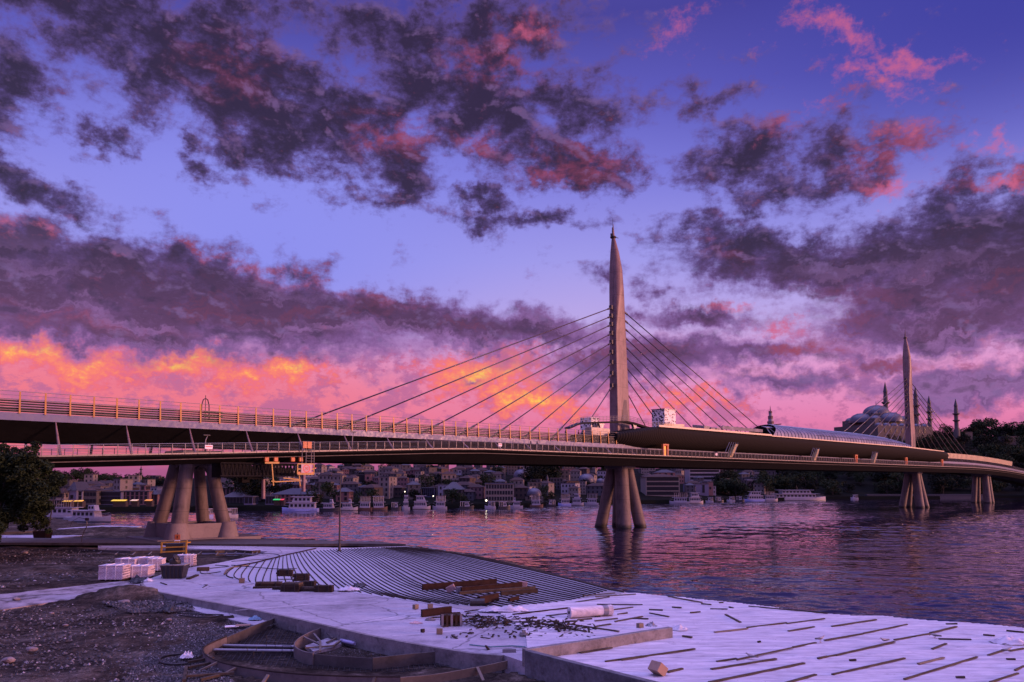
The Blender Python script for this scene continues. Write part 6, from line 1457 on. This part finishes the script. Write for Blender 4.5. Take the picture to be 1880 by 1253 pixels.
def small_tree():
    r2 = random.Random(8); b0 = g(72, 992, 2.0); T = thing('tree', b0, 0, 'thin tree with a pale forked trunk growing from the planter', 'tree'); s = b0.y/F
    P = lambda x, y, dy=0: V(((x-940)*s, b0.y+dy, CAMZ+(HZ-y)*s))
    MB().tube([P(72, 985), P(73, 960), P(76, 935), P(74, 905)], [.10, .08, .06, .03], 7).tube([P(70, 982), P(66, 962), P(60, 945)], [.09, .06, .03], 6).tube([P(74, 950), P(84, 938), P(90, 915)], [.05, .03, .02], 5).build('trunk', mat('pale_bark', (.16, .13, .12), .8, var=.4), T)
    bl = []
    for (x, y, r) in [(80, 920, 14), (66, 930, 14), (92, 930, 10), (75, 900, 14), (60, 950, 11), (52, 968, 9), (90, 905, 10), (84, 945, 8)]:
        p = P(x, y, r2.uniform(-1, 1)); bl.append((p.x, p.y, p.z, r*s))
    crown_mesh(bl, 8000, .13, r2).build('crown', M['leafd'], T)
    c0 = g(78, 993, 2.0); T2 = thing('planter', c0, 0, 'dark square planter at the foot of the thin tree', 'planter')
    MB().loft([[c0+V((x*w_, y*w_, z)) for x, y in ((-1, -1), (1, -1), (1, 1), (-1, 1))] for z, w_ in ((0, .75), (1.3, .9), (1.35, .9), (1.35, .75), (1.1, .72))]).build('box', M['brown'], T2)
small_tree()
b0 = V(((96-940)/F*150, 150, 1.9)); T = thing('bare_tree', b0, 0, 'leafless tree with fine upswept twigs behind the left foliage', 'tree'); mb = MB(); r2 = random.Random(3)
def branch(p, d_, L, r, k):
    q = p+d_*L; mb.tube([p, (p+q)/2+V((r2.uniform(-.1, .1), 0, .05))*L*.3, q], [r, r*.8, r*.6], 5)
    if k:
        for _ in range(3): branch(q, (d_+V((r2.uniform(-.7, .8), r2.uniform(-.6, .6), r2.uniform(-.1, .6)))).normalized(), L*r2.uniform(.62, .8), r*.6, k-1)
branch(b0, V((.12, 0, 1)), 3.2, .16, 4); mb.build('branches', M['bark'], T)
c0 = g(100, 995, 2.1); prop('barrier', 'low yellow kerb barrier lying by the planter', 'barrier', MB().beam(g(88, 994, 2.25), g(112, 993, 2.25), .25, .2), M['yellow'], bev=.03)
prop('beam', 'dark round-edged timber beyond the yellow barrier', 'beam', MB().beam(g(112, 994, 2.3), g(146, 995, 2.3), .25, .25), M['plyd'])
prop('retaining_wall', 'row of dark precast blocks along the far track', 'wall', MB().wall([g(x, y, 2.3) for x, y in [(-20, 980), (10, 979), (40, 978), (68, 977)]], 1.9, 2.5, .5), M['plyd'])
# ---- birds
def gull(px, py, lb, rz, pose='stand'):
    c0 = gs(px, py, ZP+.0); T = thing('gull', c0, rz, lb, 'bird', None); fr = frame(T); z0 = .12 if pose == 'stand' else .04
    rings = []
    for x, zc, ry, rz_ in ((-.24, .02, .012, .008), (-.17, .02, .035, .025), (-.08, .03, .065, .055), (.02, .04, .078, .068), (.10, .055, .066, .06), (.16, .085, .042, .042), (.19, .12, .034, .035), (.225, .13, .030, .030), (.25, .13, .012, .012)):
        if pose == 'peck' and x > .12: zc -= (x-.12)*1.1
        rings.append([fr@V((x, ry*cos(a), z0+.05+zc+rz_*sin(a))) for a in [2*pi*k/10 for k in range(10)]])
    MB().loft(rings).build('body', mat('gull_feathers', (.30, .28, .28), .8, var=.35, vscale=6), T, smooth='all')
    for s_ in (-1, 1):
        MB().loft([[fr@V((x, s_*(y+dy), z0+.05+z)) for y, dy, z in ((yy, 0, .06), (yy+.012, 0, .03), (yy, 0, -.005))] for x, yy in ((.08, .058), (-.04, .074), (-.15, .05), (-.29, .015))]).build('wing', mat('gull_wing', (.12, .11, .11), .8), T, smooth='all')
        if pose != 'rest': MB().tube([fr@V((.01, s_*.03, z0+.03)), fr@V((.0, s_*.03, .06)), fr@V((.0, s_*.03, .0)), fr@V((.05, s_*.03, .0))], .008, 5).build('leg', mat('gull_leg', (.4, .25, .15), .6), T)
    hz = z0+.05+(.13 if pose != 'peck' else -.01)
    MB().tube([fr@V((.245, 0, hz)), fr@V((.30, 0, hz-.015))], [.012, .003], 6).build('beak', M['plankl'], T)
gull(1506, 1180, 'brown-grey gull standing by the long plank on the sheeting', .3)
gull(1380, 1210, 'speckled gull resting against the double plank', 2.6, 'rest')
gull(1717, 1171, 'gull leaning forward between two crossing planks', 2.4, 'peck')
gull(1624, 1180, 'small gull sitting at the upper end of a long plank', -2.8, 'rest')
gull(1849, 1198, 'gull crouched on the plank near the right edge', .2, 'rest')
# ---- people on the bridge
def person(loc, rz, lb, stride=.22, m=None, arm=.0, hgt=1.72):
    T = thing('person', loc, rz, lb, 'person', None); k = hgt/1.72
    J = dict(pel=(0, 0, .95), wst=(0, 0, 1.12), chs=(.02, 0, 1.36), nck=(.03, 0, 1.50), hd0=(.05, 0, 1.60), hd1=(.05, 0, 1.70), sl=(.02, .19, 1.42), el=(-.04+arm, .24, 1.16), wl=(.08+arm, .22, .92), hl=(.12+arm, .21, .84), sr=(.02, -.19, 1.42), er=(.02+arm, -.24, 1.16), wr=(.14+arm, -.22, .95), hr=(.18+arm, -.21, .87),
             pl=(0, .10, .90), kl=(stride*.55, .10, .50), al=(stride*.6, .10, .09), tl=(stride*.6+.17, .10, .04), pr=(0, -.10, .90), kr=(-stride*.1, -.10, .50), ar=(-stride, -.10, .12), tr=(-stride+.14, -.10, .04))
    Rr = dict(pel=.14, wst=.12, chs=.15, nck=.055, hd0=.095, hd1=.085, sl=.065, el=.045, wl=.033, hl=.038, sr=.065, er=.045, wr=.033, hr=.038, pl=.095, kl=.062, al=.042, tl=.035, pr=.095, kr=.062, ar=.042, tr=.035)
    E_ = [('pel', 'wst'), ('wst', 'chs'), ('chs', 'nck'), ('nck', 'hd0'), ('hd0', 'hd1'), ('chs', 'sl'), ('sl', 'el'), ('el', 'wl'), ('wl', 'hl'), ('chs', 'sr'), ('sr', 'er'), ('er', 'wr'), ('wr', 'hr'), ('pel', 'pl'), ('pl', 'kl'), ('kl', 'al'), ('al', 'tl'), ('pel', 'pr'), ('pr', 'kr'), ('kr', 'ar'), ('ar', 'tr')]
    ks = list(J); me = bpy.data.meshes.new('body'); me.from_pydata([V(J[a])*k for a in ks], [(ks.index(a), ks.index(b_)) for a, b_ in E_], [])
    o = bpy.data.objects.new('body', me); COL.objects.link(o); sk_ = o.modifiers.new('skin', 'SKIN')
    for a, sv in zip(ks, me.skin_vertices[0].data if me.skin_vertices else []): sv.radius = (Rr[a]*k,)*2
    if not me.skin_vertices:
        bm = bmesh.new(); bm.from_mesh(me); ly = bm.verts.layers.skin.verify(); bm.verts.ensure_lookup_table()
        for i, a in enumerate(ks): bm.verts[i][ly].radius = (Rr[a]*k,)*2; bm.verts[i][ly].use_root = a == 'pel'
        bm.to_mesh(me); bm.free()
    o.modifiers.new('sub', 'SUBSURF').levels = 1; o.modifiers['sub'].render_levels = 1
    me.materials.append(m or M['black']); o.parent = T; KIDS.setdefault(T.name, []).append(o)
    MB().ico((.05*k, 0, 1.64*k), .108*k, 2, 0, (1.05, .9, 1.2)).build('head', mat('skin_tone', (.35, .2, .15), .6), T, local=True, smooth='all')
    MB().ico((.035*k, 0, 1.68*k), .115*k, 2, .03, (1.0, .95, 1.05)).build('hair', mat('dark_hair', (.02, .015, .012), .7), T, local=True, smooth='all')
    return T
def on_walk(px, o_, lb, rz, m, py=822, **kw):
    t, z = bp(px, py, o_); person(W(t, o_, wdz(t)+.01), rz+RZ, lb, m=m, **kw)
CL = [mat('dark_jacket', (.03, .03, .04), .8), mat('grey_coat', (.12, .12, .13), .8), mat('red_jacket', (.25, .05, .05), .8)]
on_walk(974, 8.6, 'person in a dark jacket wheeling a bicycle on the walkway, the left of two', 0, CL[0], arm=.2)
on_walk(986, 8.6, 'person in a grey coat beside the second bicycle on the walkway', 0, CL[1], arm=.2)
t, z = bp(1118, 790, 2.2); person(bw(t, 2.2, 18.75), 1.0, 'person in dark clothes standing on the deck just left of the first pylon', m=CL[0])
t, z = bp(1039, 790, 4.5); person(bw(t, 4.5, 18.75), 2.0, 'person in dark clothes on the deck below the left end of the gallery', m=CL[0])
t, z = bp(1062, 790, 4.5); person(bw(t, 4.5, 18.75), .4, 'person in a red jacket leaning beside the cabin under the gallery', m=CL[2])
def bicycle(px, lb):
    t, z = bp(px, 822, 9.2); c0 = W(t, 9.2, wdz(t)); T = thing('bicycle', c0, RZ, lb, 'bicycle'); fr = frame(T)
    for x in (-.5, .5):
        MB().tube([fr@V((x+.33*cos(a), 0, .34+.33*sin(a))) for a in [2*pi*k/20 for k in range(21)]], .022, 5).build('wheel', M['black'], T)
    MB().tube([fr@V(v) for v in ((-.5, 0, .34), (-.15, 0, .30), (.32, 0, .82), (-.22, 0, .80), (-.15, 0, .30))], .02, 6).tube([fr@V(v) for v in ((-.5, 0, .34), (-.22, 0, .80))], .014, 5).tube([fr@V((.5, 0, .34)), fr@V((.32, 0, .85)), fr@V((.30, 0, 1.0))], .018, 6).build('frame', M['rail'], T)
    MB().tube([fr@V((.34, -.25, 1.0)), fr@V((.30, 0, 1.0)), fr@V((.34, .25, 1.0))], .015, 5).build('handlebar', M['black'], T); MB().box(fr@V((-.24, 0, .93)), (.26, .13, .06), rz=RZ).build('saddle', M['black'], T)
bicycle(971, 'bicycle pushed by the person in the dark jacket'); bicycle(989, 'bicycle beside the person in the grey coat')
# ---- lamps on the walkway, signs
for i, (px, yt, yb, lb) in enumerate([(647, 794, 826, 'curved lamp post on the walkway above the slope houses'), (942, 801, 828, 'curved lamp post on the walkway left of the cyclists'), (1054, 805, 829, 'curved lamp post on the walkway below the gallery end'), (377, 800, 836, 'slim curved lamp post on the walkway above the near pier')]):
    t, z = bp(px, yb, 9.6); zb = wdz(t); h = bp(px, yt, 9.6)[1]-zb; T = thing('street_lamp', W(t, 9.6, zb), RZ, lb, 'street lamp', None); fr = frame(T)
    MB().tube([fr@V((0, 0, 0)), fr@V((-.05, 0, h*.4)), fr@V((.0, 0, h*.75)), fr@V((.25, 0, h))], [.10, .08, .06, .05], 8).build('post', M['rail'], T, smooth='all')
    MB().box(fr@V((.1, 0, h+.05)), (.9, .25, .14), rz=RZ).build('lamp_head', M['dsteel'], T, bev=.03)
for px, w_, lb in ((383, 1.0, 'small white notice board fixed to the walkway railing above the near pier'), (918, .8, 'white notice board on the walkway railing left of the cyclists'), (1315, .9, 'pale notice board on the walkway railing under the station hull')):
    t, z = bp(px, 822 if px < 1000 else 834, 10.22); zb = wdz(t); T = thing('sign', W(t, 10.24, zb+.6), RZ, lb, 'sign'); MB().box(W(t, 10.26, zb+.75), (w_, .04, .5), rz=RZ).build('plate', M['white'], T)
    MB().box(W(t, 10.22, zb+.75), (.05, .05, .9), rz=RZ).build('bracket', M['steel'], T); MB().box(W(t, 10.29, zb+.8), (w_*.8, .01, .10), rz=RZ).build('red_band', M['red'], T)
# black pole sculpture-like frame on the parapet
t, z = bp(376, 765, 5.6); T = thing('cable_rack', bw(t, 5.6, 18.4), RZ, 'dark arched cable rack standing on the deck behind the parapet', 'rack')
for dx in (-.55, .55): MB().tube([bw(t+dx, 5.7, 18.4), bw(t+dx*.9, 5.7, 20.4), bw(t+dx*.55, 5.7, 21.1), bw(t+dx*.1, 5.7, 21.25)], .07, 6).build('arch', M['dsteel'], T)
MB().tube([bw(t, 5.7, 18.4), bw(t, 5.7, 21.7)], .05, 6).build('mast', M['dsteel'], T)
for z_ in (18.9, 19.5): MB().box(bw(t+.9, 6.2, z_), (2.6, .12, .16), rz=RZ).build('crossbar', M['black'], T)
# ---- maintenance gantry hanging under the deck
G = thing('maintenance_gantry', bw(-84, 0, 12), RZ, 'dark lattice maintenance gantry with yellow frames hanging under the deck', 'gantry')
def Gp(px, py, o_): t, z = bp(px, py, o_); return bw(t, o_, z)
def lattice(x0, x1, y0, y1, o_, n, P, r=.10):
    ta, za = bp(x0, y0, o_); tb, zb = bp(x1, y1, o_); zb2 = za-(bp(x0, y0, o_)[1]-bp(x0, y1, o_)[1]); m1 = MB()
    m1.tube([bw(ta, o_, za), bw(tb, o_, za)], r, 6).tube([bw(ta, o_, zb2), bw(tb, o_, zb2)], r, 6)
    for k in range(n):
        a, b_ = lerp(ta, tb, k/n), lerp(ta, tb, (k+1)/n); m1.tube([bw(a, o_, za), bw((a+b_)/2, o_, zb2)], r*.6, 5).tube([bw((a+b_)/2, o_, zb2), bw(b_, o_, za)], r*.6, 5)
    m1.build('lattice_girder', mat('gantry_steel', (.012, .012, .013), .8, spec=.2), P)
lattice(405, 552, 850, 874, 8.5, 22, G); lattice(405, 552, 853, 868, 5.0, 22, G); lattice(412, 540, 852, 872, 2.0, 20, G)
MB().box(bw(*[bp(470, 868, 5)[0], 5, bp(470, 868, 5)[1]-.2]), (10, 5, .3), rz=RZ).build('platform', mat('gantry_steel', (.012, .012, .013), .8, spec=.2), G)
MB().box(Gp(420, 862, 6), (3.4, 3, 2.2), rz=RZ).build('machine_box', mat('gantry_steel', (.012, .012, .013), .8, spec=.2), G)
for bx_, by_, sz_ in ((438, 866, (3.2, 2, 1.6)), (462, 872, (2.4, 2, 1.3)), (520, 866, (2.6, 1.5, .9)), (482, 861, (1.6, 2, 1.2)), (448, 880, (1.2, 1.2, 1.0))):
    MB().box(Gp(bx_, by_, 4.5), sz_, rz=RZ).build('machine_box', mat('gantry_steel', (.012, .012, .013), .8), G, bev=.05)
for px_ in (489, 506, 537, 552):
    MB().box(Gp(px_, 844, 9.8), (.62, .4, .62), rz=RZ).build('trolley', M['orange'], G, bev=.08)
MB().beam(Gp(486, 850, 9.8), Gp(512, 850, 9.8), .25, .25).build('hanger_bar', M['yellow'], G)
for a, b_ in (((499, 851), (502, 892)), ((504, 885), (549, 883)), ((549, 872), (551, 893)), ((498, 884), (505, 884)), ((520, 878), (549, 881))): MB().beam(Gp(*a, 9.8), Gp(*b_, 9.8), .14, .14).build('yellow_bar', M['yellow'], G)
for px_ in (483.5, 557.5): MB().tube([Gp(px_, 880 if px_ < 500 else 872, 3.0), Gp(px_, 916 if px_ < 500 else 903, 3.0)], .26, 10).build('pipe_leg', mat('mauve_pipe', (.26, .18, .22), .6), G)
# basket with the speed sign
ob = 10.6; A, B_ = Gp(546, 871, ob), Gp(576, 871, ob); C_ = Gp(546, 852, ob); hB = C_.z-A.z; T = thing('work_basket', (A+B_)/2, RZ, 'orange work basket with a round red-ringed speed sign under the walkway', 'basket'); fr = frame(T); Lb = (B_-A).length
for z in (0, hB*.5, hB): MB().box(fr@V((0, 0, z)), (Lb, .12, .16), rz=RZ).build('rail', M['yellow'], T)
for x in (-.5, -.2, .2, .5): MB().box(fr@V((x*Lb, 0, hB/2)), (.14, .12, hB), rz=RZ).build('stanchion', M['yellow'], T)
MB().box(fr@V((0, 0, hB*.12)), (Lb, .08, hB*.22), rz=RZ).build('kick_board', M['orange'], T); MB().box(fr@V((0, .8, 0)), (Lb, 1.6, .12), rz=RZ).build('floor', M['dsteel'], T)
sg = MB().box(fr@V((.05, -.12, hB*.55)), (hB*1.15, .04, hB*.82), rz=RZ).build('sign_board', mat('sign_face', (.42, .30, .31), .6, var=.06), T)
def disc(y, r0, r1, m, nm, par, cz):
    mb = MB(); n = 32; vs = []; q = []
    for k in range(n):
        a = 2*pi*k/n; vs += [fr@V((.05+r1*cos(a), y, cz+r1*sin(a))), fr@V((.05+r0*cos(a), y, cz+r0*sin(a)))]
    mb.add(vs, [(2*k, 2*((k+1) % n), 2*((k+1) % n)+1, 2*k+1) for k in range(n)]); return mb.build(nm, m, par)
disc(-.15, hB*.30, hB*.39, M['red'], 'ring', sg, hB*.55)
def text(s_, M4, size, m, par, nm='lettering'):
    cu = bpy.data.curves.new('lettering', 'FONT'); cu.body = s_; cu.size = size; cu.align_x = 'CENTER'; cu.align_y = 'CENTER'; cu.extrude = .006
    tmp = bpy.data.objects.new('tmp', cu); COL.objects.link(tmp); me = bpy.data.meshes.new_from_object(tmp); bpy.data.objects.remove(tmp)
    o = bpy.data.objects.new(nm, me); COL.objects.link(o); me.materials.clear(); me.materials.append(m); o.parent = par; I = frame(par).inverted()
    me.transform(I@M4); KIDS.setdefault(par.name, []).append(o); return o
text('30', Matrix.Translation(fr@V((.05, -.16, hB*.55)))@Matrix.Rotation(RZ, 4, 'Z')@Matrix.Rotation(pi/2, 4, 'X'), hB*.42, M['red'], sg)
ob = 10.5; L0, L1 = Gp(554, 871, ob), Gp(575, 811, ob); T = thing('access_ladder', L0, RZ, 'tall caged access ladder rising past the walkway from the work basket', 'ladder'); fr = frame(T)
hh = Gp(566, 811, ob).z-Gp(566, 852, ob).z; z0 = Gp(566, 852, ob).z-L0.z; wl = (Gp(576, 830, ob)-Gp(554, 830, ob)).length
for x in (0, wl*.33, wl*.78, wl): MB().tube([fr@V((x, 0, z0)), fr@V((x, 0, z0+hh))], .045, 6).build('upright', M['rail'], T)
for k in range(9): MB().tube([fr@V((0 if k > 4 else wl*.33, 0, z0+hh*k/8)), fr@V((wl, 0, z0+hh*k/8))], .035, 5).build('rung', M['ply'], T)
MB().box(fr@V((wl*.36, -.12, z0+hh*.84)), (wl*.72, .2, hh*.3), rz=RZ).build('orange_box', M['orange'], T, bev=.03)
MB().box(fr@V((wl*.36, -.24, z0+hh*.84)), (.04, .02, hh*.3), rz=RZ).build('seam', M['brown'], T)
for px_ in (1040,): pass
